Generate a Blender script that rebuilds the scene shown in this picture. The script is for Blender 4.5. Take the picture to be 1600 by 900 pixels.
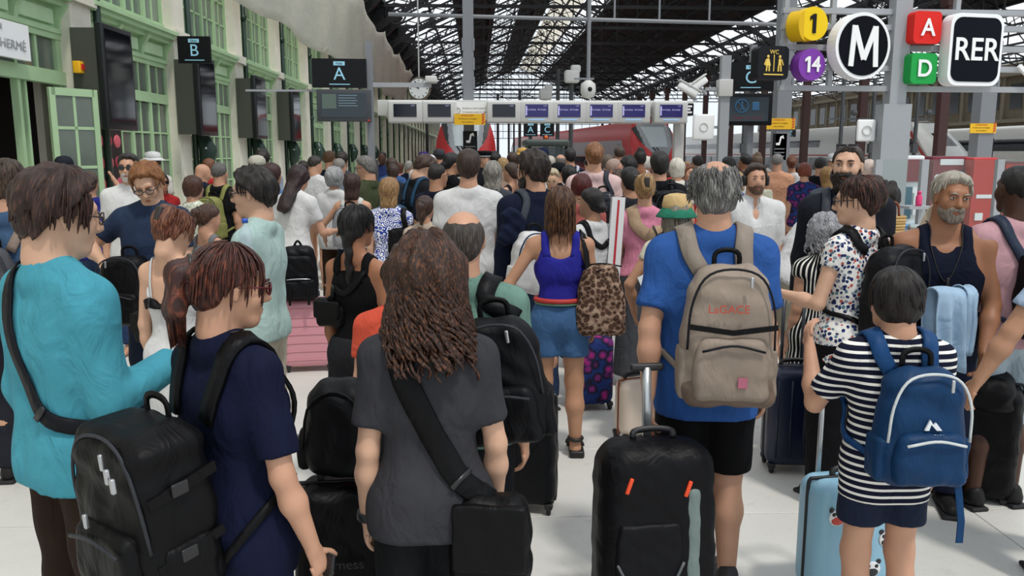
import bpy, bmesh, math, random
import numpy as np
from mathutils import Vector, Matrix, Euler
for o in list(bpy.data.objects): bpy.data.objects.remove(o)
random.seed(7); RNG = np.random.RandomState(11)
scn = bpy.context.scene; COL = scn.collection; R = math.radians
# ---------------------------------------------------------------- camera, sky, sun, exposure
FPX = 1285.0; CAMH = 1.92
PITCH = math.atan((450-238)/FPX); YAW = R(2.42)
cam_d = bpy.data.cameras.new('camera'); cam = bpy.data.objects.new('camera', cam_d); COL.objects.link(cam)
cam_d.sensor_width = 36; cam_d.lens = FPX/1600*36; cam_d.clip_end = 600; cam_d.clip_start = .05
cam.location = (0, 0, CAMH); cam.rotation_euler = Euler((math.pi/2-PITCH, 0, -YAW), 'XYZ')
scn.camera = cam
world = bpy.data.worlds.new('sky'); scn.world = world; world.use_nodes = True
nt = world.node_tree; nt.nodes.clear()
wo = nt.nodes.new('ShaderNodeOutputWorld'); wb = nt.nodes.new('ShaderNodeBackground')
wb.inputs[0].default_value = (.86, .93, 1, 1); wb.inputs[1].default_value = 1.25
nt.links.new(wb.outputs[0], wo.inputs[0])
sun_d = bpy.data.lights.new('sun', 'SUN'); sun = bpy.data.objects.new('sun', sun_d); COL.objects.link(sun)
sun_d.energy = 2.3; sun_d.angle = R(6); sun_d.color = (1, .95, .88)
sun.rotation_euler = Euler((R(22), R(14), 0)); sun.location = (-5, -5, 20)
vs = scn.view_settings; vs.view_transform = 'Standard'; vs.look = 'None'; vs.gamma = 1; vs.exposure = -.25
vs.use_curve_mapping = False
# ---------------------------------------------------------------- basic helpers
CR = np.array(cam.rotation_euler.to_matrix())
def at(px, py, d):
    """point in the place seen at a photo pixel (1600x900), at world distance y = d"""
    v = CR @ np.array([(px-800)/FPX, (450-py)/FPX, -1.0]); t = d/v[1]
    return np.array([v[0]*t, d, CAMH+v[2]*t])
def ground(px, py):
    v = CR @ np.array([(px-800)/FPX, (450-py)/FPX, -1.0]); t = -CAMH/v[2]
    return np.array([v[0]*t, v[1]*t, 0])
def lin(c):
    if isinstance(c, str):
        c = c.lstrip('#'); c = [int(c[i:i+2], 16)/255 for i in (0, 2, 4)]
        c = [x/12.92 if x <= .04045 else ((x+.055)/1.055)**2.4 for x in c]
    return (c[0], c[1], c[2], 1)
MATS = {}
class NB:
    """tiny node builder"""
    def __init__(s, name):
        s.m = bpy.data.materials.new(name); s.m.use_nodes = True; s.t = s.m.node_tree
        s.b = s.t.nodes['Principled BSDF']; s.out = s.t.nodes['Material Output']
    def n(s, typ, **kw):
        x = s.t.nodes.new('ShaderNode'+typ)
        for k, v in kw.items(): setattr(x, k, v)
        return x
    def l(s, a, b): s.t.links.new(a, b)
    def inp(s, node, i, v):
        if hasattr(v, 'is_linked') or hasattr(v, 'links'): s.l(v, node.inputs[i])
        else: node.inputs[i].default_value = v
    def math(s, op, a, b=0.0):
        x = s.n('Math', operation=op); s.inp(x, 0, a); s.inp(x, 1, b); return x.outputs[0]
    def ramp(s, fac, stops, interp='LINEAR'):
        x = s.n('ValToRGB'); x.color_ramp.interpolation = interp
        e = x.color_ramp.elements
        while len(e) < len(stops): e.new(.5)
        for i, (p, c) in enumerate(stops): e[i].position = p; e[i].color = lin(c)
        s.l(fac, x.inputs[0]); return x.outputs[0]
    def obj(s): return s.n('TexCoord').outputs['Object']
    def noise(s, vec, scale, detail=3, rough=.5):
        x = s.n('TexNoise'); x.inputs['Scale'].default_value = scale; x.inputs['Detail'].default_value = detail
        x.inputs['Roughness'].default_value = rough
        if vec is not None: s.l(vec, x.inputs['Vector'])
        return x.outputs['Fac']
    def mix(s, fac, a, b):
        x = s.n('Mix', data_type='RGBA'); s.inp(x, 0, fac); s.inp(x, 6, a); s.inp(x, 7, b); return x.outputs[2]
    def bump(s, h, strength, dist=.02):
        x = s.n('Bump'); x.inputs['Strength'].default_value = strength; x.inputs['Distance'].default_value = dist
        s.l(h, x.inputs['Height']); s.l(x.outputs[0], s.b.inputs['Normal']); return x
def mat(name, color='#808080', rough=.55, metal=0, var=.0, vscale=4, bump=0, bscale=40, bdist=.01, emit=0, spec=.5, alpha=1, trans=0):
    if name in MATS: return MATS[name]
    b = NB(name); p = b.b; c = lin(color)
    p.inputs['Base Color'].default_value = c; p.inputs['Roughness'].default_value = rough; p.inputs['Metallic'].default_value = metal
    p.inputs['Specular IOR Level'].default_value = spec
    if var:
        n = b.noise(b.obj(), vscale, 4, .6)
        dk = tuple(x*(1-var) for x in c[:3]); lt = tuple(min(1, x*(1+var*.6)) for x in c[:3])
        b.l(b.ramp(n, [(.3, dk), (.7, lt)]), p.inputs['Base Color'])
    if bump: b.bump(b.noise(b.obj(), bscale, 3), bump, bdist)
    if emit: p.inputs['Emission Color'].default_value = c; p.inputs['Emission Strength'].default_value = emit
    if alpha < 1: p.inputs['Alpha'].default_value = alpha
    if trans: p.inputs['Transmission Weight'].default_value = trans
    MATS[name] = b.m; return b.m
def glassy(name, color, alpha, rough=.05):
    """thin pane: part clear, part reflecting"""
    if name in MATS: return MATS[name]
    b = NB(name); b.b.inputs['Base Color'].default_value = lin(color); b.b.inputs['Roughness'].default_value = rough
    t = b.n('BsdfTransparent'); mx = b.n('MixShader'); mx.inputs[0].default_value = alpha
    b.l(t.outputs[0], mx.inputs[1]); b.l(b.b.outputs[0], mx.inputs[2]); b.l(mx.outputs[0], b.out.inputs[0])
    MATS[name] = b.m; return b.m
def sheet_mat(name, color, transl, clear=0.0, streak=0):
    """thin translucent sheet that daylight glows through"""
    if name in MATS: return MATS[name]
    b = NB(name); d = b.n('BsdfDiffuse'); t = b.n('BsdfTranslucent'); mx = b.n('MixShader'); mx.inputs[0].default_value = transl
    for x in (d, t): x.inputs[0].default_value = lin(color)
    if streak:
        tc = b.n('Mapping'); tc.inputs['Scale'].default_value = (1, 1, 6); b.l(b.obj(), tc.inputs[0])
        c = lin(color); r = b.ramp(b.noise(tc.outputs[0], 1.5, 4), [(.3, tuple(x*(1-streak) for x in c[:3])), (.7, c[:3])])
        for x in (d, t): b.l(r, x.inputs[0])
    b.l(d.outputs[0], mx.inputs[1]); b.l(t.outputs[0], mx.inputs[2]); o = mx.outputs[0]
    if clear:
        tr = b.n('BsdfTransparent'); m2 = b.n('MixShader'); m2.inputs[0].default_value = clear
        b.l(o, m2.inputs[1]); b.l(tr.outputs[0], m2.inputs[2]); o = m2.outputs[0]
    b.l(o, b.out.inputs[0]); MATS[name] = b.m; return b.m
def np_mesh(name, V, F, smooth=True):
    """F: list of equal-length face arrays, or list of tuples"""
    me = bpy.data.meshes.new(name)
    V = np.asarray(V, dtype=np.float32)
    if isinstance(F, np.ndarray):
        n, k = F.shape
        me.vertices.add(len(V)); me.vertices.foreach_set('co', V.ravel())
        me.loops.add(n*k); me.loops.foreach_set('vertex_index', F.astype(np.int32).ravel())
        me.polygons.add(n); me.polygons.foreach_set('loop_start', np.arange(0, n*k, k, dtype=np.int32))
        me.update(calc_edges=True)
    else:
        me.from_pydata(V.tolist(), [], [tuple(f) for f in F]); me.update()
    if len(me.polygons): me.polygons.foreach_set('use_smooth', np.full(len(me.polygons), smooth))
    return me
def np_mesh2(name, V, Q, mb):
    """quads from arrays plus the faces of an MB, in one mesh"""
    me = bpy.data.meshes.new(name); W = np.vstack([V, np.array(mb.v, dtype=float)]).astype(np.float32); n = len(V)
    tot = [len(f) for f in mb.f]; vi = np.concatenate([Q.astype(np.int64).ravel(), np.fromiter((i+n for f in mb.f for i in f), dtype=np.int64)]).astype(np.int32)
    st = np.concatenate([np.arange(0, len(Q)*4, 4), len(Q)*4+np.concatenate([[0], np.cumsum(tot)[:-1]])]).astype(np.int32)
    me.vertices.add(len(W)); me.vertices.foreach_set('co', W.ravel()); me.loops.add(len(vi)); me.loops.foreach_set('vertex_index', vi); me.polygons.add(len(st)); me.polygons.foreach_set('loop_start', st); me.update(calc_edges=True)
    me.polygons.foreach_set('use_smooth', np.full(len(st), True)); return me
def link(name, me, m=None, parent=None, loc=None, rot=None):
    o = bpy.data.objects.new(name, me); COL.objects.link(o)
    if m is not None and me is not None:
        if len(me.materials) == 0: me.materials.append(m)
        elif me.materials[0] != m:
            o.material_slots[0].link = 'OBJECT'; o.material_slots[0].material = m
    if parent is not None: o.parent = parent
    if loc is not None: o.location = loc
    if rot is not None: o.rotation_euler = rot
    return o
def tag(o, label=None, cat=None, group=None, kind=None):
    if label: o['label'] = label
    if cat: o['category'] = cat
    if group: o['group'] = group
    if kind: o['kind'] = kind
    return o
def thing(name, label, cat, loc=(0, 0, 0), rz=0, group=None, kind=None, parent=None):
    o = bpy.data.objects.new(name, None); COL.objects.link(o); o.empty_display_size = .1
    o.location = loc; o.rotation_euler = (0, 0, rz)
    if parent is not None: o.parent = parent
    return tag(o, label, cat, group, kind)
def catmull(P, n):
    P = np.asarray(P, float); out = []
    m = len(P)-1; Q = np.vstack([2*P[0]-P[1], P, 2*P[-1]-P[-2]])
    for t in np.linspace(0, m, n):
        i = min(int(t), m-1); u = t-i; a, b, c, d = Q[i:i+4]
        out.append(.5*((2*b)+(-a+c)*u+(2*a-5*b+4*c-d)*u*u+(-a+3*b-3*c+d)*u**3))
    return np.array(out)
class MB:
    def __init__(s): s.v = []; s.f = []
    def add(s, V, F):
        n = len(s.v); s.v += [tuple(map(float, p)) for p in V]; s.f += [tuple(int(i)+n for i in f) for f in F]; return s
    def box(s, a, b, M=None, bev=0):
        (x0, y0, z0), (x1, y1, z1) = a, b
        if bev:
            return s.rbox(((x0+x1)/2, (y0+y1)/2, (z0+z1)/2), (abs(x1-x0)/2, abs(y1-y0)/2, abs(z1-z0)/2), bev, M)
        V = [(x0, y0, z0), (x1, y0, z0), (x1, y1, z0), (x0, y1, z0), (x0, y0, z1), (x1, y0, z1), (x1, y1, z1), (x0, y1, z1)]
        if M is not None: V = [tuple(M @ Vector(p)) for p in V]
        return s.add(V, [(3, 2, 1, 0), (4, 5, 6, 7), (0, 1, 5, 4), (1, 2, 6, 5), (2, 3, 7, 6), (3, 0, 4, 7)])
    def rbox(s, c, h, r, M=None, n=3):
        """rounded box: sphere-mapped grid"""
        r = min(r, min(h)*.999); V = []; F = []
        ang = np.linspace(0, math.pi/2, n+1)
        lat = [(-math.pi/2+a, -1) for a in ang]+[(a, 1) for a in ang]
        lon = []
        for q, (sx, sy) in enumerate(((1, 1), (-1, 1), (-1, -1), (1, -1))):
            lon += [(q*math.pi/2+a, sx, sy) for a in ang]
        for la, sz in lat:
            for lo, sx, sy in lon:
                p = (c[0]+sx*(h[0]-r)+r*math.cos(la)*math.cos(lo), c[1]+sy*(h[1]-r)+r*math.cos(la)*math.sin(lo), c[2]+sz*(h[2]-r)+r*math.sin(la))
                V.append(p)
        nl = len(lon)
        for i in range(len(lat)-1):
            for j in range(nl):
                k = (j+1) % nl; F.append((i*nl+j, i*nl+k, (i+1)*nl+k, (i+1)*nl+j))
        F.append(tuple(range(nl-1, -1, -1))); F.append(tuple((len(lat)-1)*nl+j for j in range(nl)))
        if M is not None: V = [tuple(M @ Vector(p)) for p in V]
        return s.add(V, F)
    def tube(s, P, r, n=8, caps=True, flat=None):
        P = np.asarray(P, float); m = len(P); rr = np.broadcast_to(np.asarray(r, float), (m,))
        T = np.gradient(P, axis=0); T /= np.linalg.norm(T, axis=1)[:, None]+1e-9
        u = np.cross(T[0], [0, 0, 1.0]);
        if np.linalg.norm(u) < .05: u = np.cross(T[0], [0, 1.0, 0])
        V = []
        for i in range(m):
            u = u-T[i]*np.dot(u, T[i]); u /= np.linalg.norm(u)+1e-9; w = np.cross(T[i], u)
            for k in range(n):
                a = 2*math.pi*k/n; V.append(P[i]+rr[i]*(math.cos(a)*u+math.sin(a)*w*(flat or 1)))
        F = [(i*n+k, i*n+(k+1) % n, (i+1)*n+(k+1) % n, (i+1)*n+k) for i in range(m-1) for k in range(n)]
        if caps: F += [tuple(range(n-1, -1, -1)), tuple((m-1)*n+k for k in range(n))]
        return s.add(V, F)
    def bar(s, a, b, w, h=None, up=(0, 0, 1)):
        a = np.asarray(a, float); b = np.asarray(b, float); h = h or w
        t = b-a; t /= np.linalg.norm(t); u = np.cross(t, up)
        if np.linalg.norm(u) < .02: u = np.cross(t, [0, 1, 0])
        u /= np.linalg.norm(u); v = np.cross(u, t); V = []
        for p in (a, b):
            for su, sv in ((-1, -1), (1, -1), (1, 1), (-1, 1)): V.append(p+u*su*w/2+v*sv*h/2)
        return s.add(V, [(3, 2, 1, 0), (4, 5, 6, 7), (0, 1, 5, 4), (1, 2, 6, 5), (2, 3, 7, 6), (3, 0, 4, 7)])
    def ribbon(s, P, N, w, t=.004, caps=True):
        P = np.asarray(P, float); N = np.asarray(N, float); m = len(P)
        N = np.broadcast_to(N, P.shape); T = np.gradient(P, axis=0); T /= np.linalg.norm(T, axis=1)[:, None]+1e-9
        W = np.cross(T, N); W /= np.linalg.norm(W, axis=1)[:, None]+1e-9; ww = np.broadcast_to(np.asarray(w, float), (m,)); V = []
        Nn = np.cross(W, T)
        for i in range(m):
            for a, b in ((-1, 0), (1, 0), (.92, 1), (-.92, 1)): V.append(P[i]+W[i]*a*ww[i]/2+Nn[i]*b*t)
        F = [(i*4+k, i*4+(k+1) % 4, (i+1)*4+(k+1) % 4, (i+1)*4+k) for i in range(m-1) for k in range(4)]
        F += [(3, 2, 1, 0), tuple((m-1)*4+k for k in range(4))]
        return s.add(V, F)
    def lathe(s, prof, n=16, c=(0, 0, 0), M=None, S=(1, 1)):
        V = []; F = []
        for r, z in prof:
            for k in range(n):
                a = 2*math.pi*k/n; V.append((c[0]+r*math.cos(a)*S[0], c[1]+r*math.sin(a)*S[1], c[2]+z))
        m = len(prof)
        F = [(i*n+k, i*n+(k+1) % n, (i+1)*n+(k+1) % n, (i+1)*n+k) for i in range(m-1) for k in range(n)]
        F += [tuple(range(n-1, -1, -1)), tuple((m-1)*n+k for k in range(n))]
        if M is not None: V = [tuple(M @ Vector(p)) for p in V]
        return s.add(V, F)
    def prism(s, poly, ax, a, b):
        """polygon in the two other axes, extruded along axis ax from a to b"""
        def mk(p, t):
            q = [p[0], p[1]]; q.insert(ax, t); return tuple(q)
        n = len(poly); V = [mk(p, a) for p in poly]+[mk(p, b) for p in poly]
        F = [tuple(range(n-1, -1, -1)), tuple(range(n, 2*n))]+[(i, (i+1) % n, n+(i+1) % n, n+i) for i in range(n)]
        return s.add(V, F)
    def sphere(s, c, r, n=10, S=(1, 1, 1)):
        V = [(c[0], c[1], c[2]-r*S[2])]; F = []; m = max(4, n//2)
        for i in range(1, m):
            la = -math.pi/2+math.pi*i/m
            for k in range(n):
                a = 2*math.pi*k/n; V.append((c[0]+r*S[0]*math.cos(la)*math.cos(a), c[1]+r*S[1]*math.cos(la)*math.sin(a), c[2]+r*S[2]*math.sin(la)))
        V.append((c[0], c[1], c[2]+r*S[2])); t = len(V)-1
        for k in range(n):
            F.append((0, 1+(k+1) % n, 1+k)); F.append((t, t-n+k, t-n+(k+1) % n))
        for i in range(m-2):
            for k in range(n): F.append((1+i*n+k, 1+i*n+(k+1) % n, 1+(i+1)*n+(k+1) % n, 1+(i+1)*n+k))
        return s.add(V, F)
    def mesh(s, name, smooth=False):
        me = np_mesh(name, s.v, s.f, smooth)
        bm = bmesh.new(); bm.from_mesh(me); bmesh.ops.recalc_face_normals(bm, faces=bm.faces); bm.to_mesh(me); bm.free()
        return me
    def build(s, name, m, parent=None, smooth=False, loc=None, rot=None, kind=None):
        o = link(name, s.mesh(name, smooth), m, parent, loc, rot)
        if kind: o['kind'] = kind
        if smooth == 'auto': pass
        return o
def box(name, a, b, m, parent=None, kind=None, bev=0):
    return MB().box(a, b, bev=bev).build(name, m, parent, smooth=bool(bev), kind=kind)
FONT = None
def text(name, s, size, m, parent, loc, rot=(math.pi/2, 0, 0), depth=.004, align='CENTER', bold=0.0, sx=1.0):
    c = bpy.data.curves.new('lettering', 'FONT'); c.body = s; c.size = size; c.extrude = depth; c.align_x = align; c.align_y = 'CENTER'; c.offset = bold
    o = bpy.data.objects.new('lettering', c); COL.objects.link(o)
    me = bpy.data.meshes.new_from_object(o); bpy.data.objects.remove(o)
    r = link(name, me, m, parent, loc, rot); r.scale = (sx, 1, 1); return r
# ================================================================ the setting
WX = -5.5; BAY = 3.89; P1 = 11.85
def tile_material():
    b = NB('floor stone'); o = b.n('ObjectInfo').outputs['Random']; tc = b.n('NewGeometry').outputs['Position']
    n1 = b.noise(tc, 1.1, 5, .6); n2 = b.noise(tc, 34, 4, .7); n3 = b.noise(tc, 5, 6, .65)
    c = b.ramp(n1, [(.3, '#c3c2bc'), (.7, '#d6d4ce')]); c = b.mix(b.math('MULTIPLY', o, .25), c, lin('#c4c3bf'))
    c = b.mix(b.ramp(n2, [(.56, (0, 0, 0)), (.75, (.22, .22, .22))]), c, lin('#8f8d88'))
    c = b.mix(b.ramp(n3, [(.60, (0, 0, 0)), (.72, (.4, .4, .4))]), c, lin('#9a9894'))
    b.l(c, b.b.inputs['Base Color']); b.b.inputs['Roughness'].default_value = .42; b.bump(n2, .08, .004); return b.m
M_TILE = tile_material()
M_JOINT = mat('floor joint grout', '#8a8882', .9)
floor = box('floor', (-5.9, -14, -.4), (60, 34, -.012), M_JOINT, kind='structure')
tm = MB().rbox((0, 0, -.01), (.7475, .4965, .01), .002, n=1).mesh('floor_tile'); tm.materials.append(M_TILE)
for i in range(-4, 8):
    for j in range(-1, 23):
        x = i*1.5+.42; y = j*1.0+.62
        link('floor_tile', tm, None, floor, (x, y, 0))
M_FAR = mat('platform paving', '#c2c0ba', .6, var=.15, vscale=.8)
for a, b_ in (((-5.9, 23.14, -.3), (12.2, 34, 0)), ((12.2, -1, -.3), (60, 34, 0)), ((-5.9, -14, -.3), (12.2, -.9, 0))):
    box('far_paving', a, b_, M_FAR, floor)
for k, (a, b_) in enumerate(((-5.9, -2.4), (1.3, 9.4), (13.1, 30.4), (33.8, 60))):
    tag(box('platform', (a, 34, -.8), (b_, 128, 0), M_FAR), None, None, None, 'structure')
tag(box('track_bed', (-6, 34, -1.4), (60, 128, -.95), mat('track ballast', '#5a5550', .95, bump=.6, bscale=14)), kind='structure')
# ---- left facade
M_STONE = NB('pale limestone'); b = M_STONE; g = b.n('NewGeometry').outputs['Position']
c = b.ramp(b.noise(g, .9, 6, .65), [(.3, '#cbc6b6'), (.62, '#e2decf')]); c = b.mix(b.ramp(b.noise(g, 3.2, 6, .7), [(.6, (0, 0, 0)), (.75, (.5, .5, .5))]), c, lin('#a79f8b'))
b.l(c, b.b.inputs['Base Color']); b.b.inputs['Roughness'].default_value = .85; b.bump(b.noise(g, 22, 4), .2, .01); M_STONE = b.m
M_GREEN = mat('pale green paint', '#a9c79c', .5, var=.1, vscale=2, bump=.05, bscale=12)
M_GREEN2 = mat('pale green panel paint', '#b4cfa8', .55, var=.08, vscale=3)
M_PANE = mat('old window glass', '#667066', .12, var=.25, vscale=1.5)
M_UPANE = mat('upper window glass', '#7d8a7c', .15, var=.3, vscale=1.2)
M_PIPE = mat('bottle green cast iron', '#1c352b', .4)
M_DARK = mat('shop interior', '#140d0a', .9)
wall_l = box('wall_left', (-6.05, P1-.05, 0), (-5.95, 128, 9.4), M_STONE, kind='structure')
box('wall_segment', (-6.05, P1-3*BAY-4, 0), (-5.95, P1-BAY+.62, 9.4), M_STONE, wall_l); box('wall_over_shop', (-6.05, P1-BAY+.62, 3.05), (-5.95, P1-.05, 9.4), M_STONE, wall_l)
pil_lo = MB().box((0, 0, 0), (.22, .62, 7.4)).box((-.0, -.05, 3.95), (.3, .67, 4.12)).box((0, -.05, 0), (.3, .67, .9)).box((0, -.06, 7.2), (.34, .68, 7.5))
pil_mesh = pil_lo.mesh('pilaster'); pil_mesh.materials.append(M_STONE)
corb = MB().prism([(0, 7.5), (.34, 7.5), (.5, 8.1), (1.1, 8.6), (1.6, 9.2), (0, 9.2)], 1, .15, .5)
corb_mesh = corb.mesh('roof_bracket'); M_IRON = mat('dark iron', '#141519', .6); corb_mesh.materials.append(M_IRON)
pipe_mesh = MB().tube([(0, 0, 0), (0, 0, 7.3)], .055, 10).lathe([(.11, 0), (.12, .9), (.09, 1.0), (.1, 1.1), (.075, 1.2), (.09, 1.25), (.06, 1.32)], 12).lathe([(.08, 3.0), (.08, 3.1)], 10).lathe([(.08, 5), (.08, 5.1)], 10).mesh('drainpipe', True); pipe_mesh.materials.append(M_PIPE)
PIER = [P1+BAY*k for k in range(-3, 30)]
box('wall_backing', (-5.96, P1-3*BAY-4, 0), (-5.72, P1-2*BAY+.4, 9.4), M_STONE, wall_l)
for k, y in enumerate(PIER):
    link('pilaster', pil_mesh, None, wall_l, (-5.72, y, 0))
    if k > 3: link('roof_bracket', corb_mesh, None, wall_l, (-5.6, y, 0))
    if k > 1: link('drainpipe', pipe_mesh, None, wall_l, (WX+.02, y+.78, 0))
box('wall_upper', (-5.95, 7, 6.7), (-5.75, 128, 9.4), M_STONE, wall_l)
PANE_MESH = {}
def pane(parent, x, y0, y1, z0, z1, m, name='pane'):
    key = (round(y1-y0, 3), round(z1-z0, 3), m.name)
    if key not in PANE_MESH:
        me = MB().box((0, 0, 0), (.012, key[0], key[1])).mesh('pane'); me.materials.append(m); PANE_MESH[key] = me
    return link(name, PANE_MESH[key], None, parent, (x, y0, z0))
def bay(n, y, full, shop=False):
    """one glazed bay between two pilasters: doors, transom lights, panel band, cornice, tall upper window"""
    w = thing('window_%d' % n, None, None, (-5.7, y+.62, 0), kind='structure'); L = BAY-.62
    f = MB()
    if not shop:
        nl = 4; lw = L/nl
        for i in range(nl+1): f.box((-.05, i*lw-.05, 0), (.03, i*lw+.05, 3.48))
        f.box((-.04, 0, 0), (.02, L, .75)).box((-.05, 0, 2.78), (.04, L, 2.95)).box((-.05, 0, 3.42), (.04, L, 3.55)).box((-.04, 0, .75), (.025, L, .83))
        for i in range(nl):
            f.box((-.03, i*lw+lw/2-.02, .8), (.012, i*lw+lw/2+.02, 3.45))
            for z in (1.3, 1.78, 2.26): f.box((-.03, i*lw, z-.016), (.01, i*lw+lw, z+.016))
            zs = [.83, 1.29, 1.77, 2.25, 2.78] if full else [.83, 2.78]
            for h in (0, 1):
                a = i*lw+.05+h*(lw/2-.03); c_ = a+lw/2-.07
                for q in range(len(zs)-1): pane(w, -.02, a, c_, zs[q]+.02, zs[q+1]-.02, M_PANE)
                pane(w, -.02, a, c_, 2.97, 3.42, M_PANE)
            if full: MB().rbox((.035, i*lw+lw/2, .42), (.012, lw/2-.1, .24), .008, n=1).build('door_panel', M_GREEN2, w)
    else:
        f.box((-.05, 0, 2.82), (.08, L, 3.0)).box((-.05, 0, 3.42), (.05, L, 3.55)).box((-.05, L-.12, 0), (.04, L, 3.5)).box((-.05, 0, 0), (.04, .1, 3.5))
        f.box((-.05, 2.1, 0), (.04, 2.17, 3.0)).box((-.05, 2.3, 0), (.02, 2.35, 2.9))
        for i in range(6):
            f.box((-.04, .1+i*(L-.2)/6-.03, 3.0), (.02, .1+i*(L-.2)/6+.03, 3.45))
            pane(w, -.02, .14+i*(L-.2)/6, .1+(i+1)*(L-.2)/6-.04, 3.01, 3.42, M_PANE)
    f.box((-.05, 0, 3.5), (0, L, 4.0)).box((-.04, -.02, 3.86), (.14, L+.02, 3.93)).box((-.04, -.03, 3.93), (.24, L+.03, 4.0)).box((-.04, -.03, 4.0), (.3, L+.03, 4.06)).box((-.05, 0, 4.06), (.05, L, 4.2)).box((-.05, 0, 3.5), (.07, L, 3.56))
    nc = 8; cw = L/nc
    for i in range(nc+1):
        t = .05 if i % 2 == 0 else .02; f.box((-.05, i*cw-t, 4.2), (.03 if i % 2 == 0 else .0, i*cw+t, 6.6))
    for z in (4.72, 5.2, 5.68, 6.16): f.box((-.05, 0, z-.02), (0, L, z+.02))
    f.box((-.05, 0, 6.55), (.06, L, 6.75))
    f.build('window_frame', M_GREEN, w)
    zz = [4.2, 4.72, 5.2, 5.68, 6.16, 6.55]
    if full:
        for i in range(nc):
            for q in range(5 if y < 20 else 2): pane(w, -.03, i*cw+.03, (i+1)*cw-.03, zz[q]+.02, zz[q+1]-.02, M_UPANE)
        if y >= 20: pane(w, -.03, 0, L, 5.24, 6.55, M_UPANE)
        for i in range(3): MB().rbox((.02, L*(i+.5)/3, 3.71), (.02, L/6-.12, .1), .01, n=1).build('raised_panel', M_GREEN2, w)
        for i in range(4): MB().prism([(0, 3.52), (.05, 3.52), (.08, 3.7), (.2, 3.88), (0, 3.88)], 1, L*i/3-.05, L*i/3+.05).build('bracket', M_GREEN, w)
    else: pane(w, -.03, 0, L, 4.2, 6.55, M_UPANE)
    return w
for n, y in enumerate(PIER[2:28]):
    wbay = bay(n+1, y, n < 6, shop=(n == 0))
    if n == 0: WSHOP = wbay
# shop entrance: dark room, hinged leaf, white sign
sy = PIER[2]+.62; L = BAY-.62
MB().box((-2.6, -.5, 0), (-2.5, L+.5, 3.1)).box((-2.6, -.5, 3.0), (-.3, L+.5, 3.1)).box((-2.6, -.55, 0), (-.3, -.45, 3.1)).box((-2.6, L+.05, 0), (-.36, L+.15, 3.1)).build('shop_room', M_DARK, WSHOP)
leaf = thing('door_1', None, None, (-5.55, sy+L-.62, 0), R(-32), kind='structure')
f = MB()
for a in ((0, -.03, 0), (0, .57, 0)): f.box((-.02, a[1], .05), (.03, a[1]+.08, 2.76))
f.box((-.02, 0, .05), (.03, .6, .7)).box((-.02, 0, 2.66), (.03, .6, 2.76)).box((-.01, .29, .7), (.02, .33, 2.7))
for z in (1.2, 1.72, 2.24): f.box((-.01, 0, z-.02), (.02, .6, z+.02))
f.build('leaf_frame', M_GREEN, leaf)
for h in (0, 1):
    for z0, z1 in ((.7, 1.18), (1.22, 1.7), (1.74, 2.22), (2.26, 2.66)): pane(leaf, 0, .05+h*.28, .29+h*.28, z0, z1, M_PANE)
MB().rbox((.05, .03, 1.12), (.02, .015, .09), .01).build('door_handle', M_IRON, leaf, True)
box('door_closer', (-5.62, sy+.35, 2.9), (-5.45, sy+.75, 2.98), M_IRON, None); tag(bpy.data.objects['door_closer'], 'small black sensor bar over the dark shop entrance', 'sensor')
cnt = thing('shop_counter', 'lit wooden counter inside the dark shop entrance', 'counter', (-7.2, sy+1.9, 0))
box('counter_body', (-.6, -.9, 0), (.3, .9, 1.0), mat('counter wood', '#7a4a26', .6), cnt); box('counter_top', (-.62, -.95, 1.0), (.34, .95, 1.05), mat('counter top', '#c08a52', .4), cnt)
box('back_panel', (-1.0, -.9, 1.05), (-.95, .9, 2.0), mat('amber panel', '#a8682c', .5, emit=.35), cnt)  # panel is no lamp; its glow stands in for the shop's warm lighting
box('wall_panel', (-.95, -.9, 2.0), (-.9, .9, 2.5), mat('dark wood', '#3a1a0e', .6), cnt)
sg = thing('shop_sign', 'white shop fascia sign with grey lettering over the entrance', 'sign', (-5.52, sy-.2, 3.02))
box('sign_board', (0, 0, 0), (.06, 2.28, .42), mat('sign white', '#eef0f0', .4), sg)
M_SL = mat('sign grey letters', '#9a9c9e', .5)
text('lettering', 'PIERRE HERMÉ', .15, M_SL, sg, (.065, 2.18, .15), (math.pi/2, 0, math.pi/2), align='RIGHT', sx=1.2); text('lettering', 'CAFÉ', .07, M_SL, sg, (.065, 1.7, .33), (math.pi/2, 0, math.pi/2), align='RIGHT', sx=1.3)
al = thing('fire_alarm', 'yellow and red alarm box beside the shop doorway', 'alarm', (-5.45, P1-.1, 2.98))
box('case', (0, -.06, 0), (.1, .08, .16), mat('alarm yellow', '#f0b31c', .4), al, bev=.01); box('button', (.1, -.03, .05), (.115, .05, .12), mat('alarm red', '#c8291e', .4), al)
ub = thing('junction_box', 'small white junction box below the yellow alarm', 'box', (-5.45, P1-.06, 2.6)); box('case', (0, 0, 0), (.06, .1, .14), mat('box white', '#d9d9d2', .5), ub); box('cover', (.06, .02, .02), (.07, .08, .1), mat('box cover', '#c4c4bd', .5), ub)
# poster with pink pastries behind the second bay's glass
ps = thing('poster', 'poster of pink macarons behind the green door panes', 'poster', (-5.66, P1+.75, 1.25)); box('poster_sheet', (-.01, 0, 0), (.012, .95, 1.35), mat('poster black', '#221014', .6), ps)
for i in range(3):
    for j in range(4):
        MB().sphere((.014, .16+i*.31, .18+j*.33), .13, 10, (.12, 1, .8)).build('macaron', mat('macaron pink %d' % ((i+j) % 2), ['#d8606e', '#b8334a'][(i+j) % 2], .5), ps, True)
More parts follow.
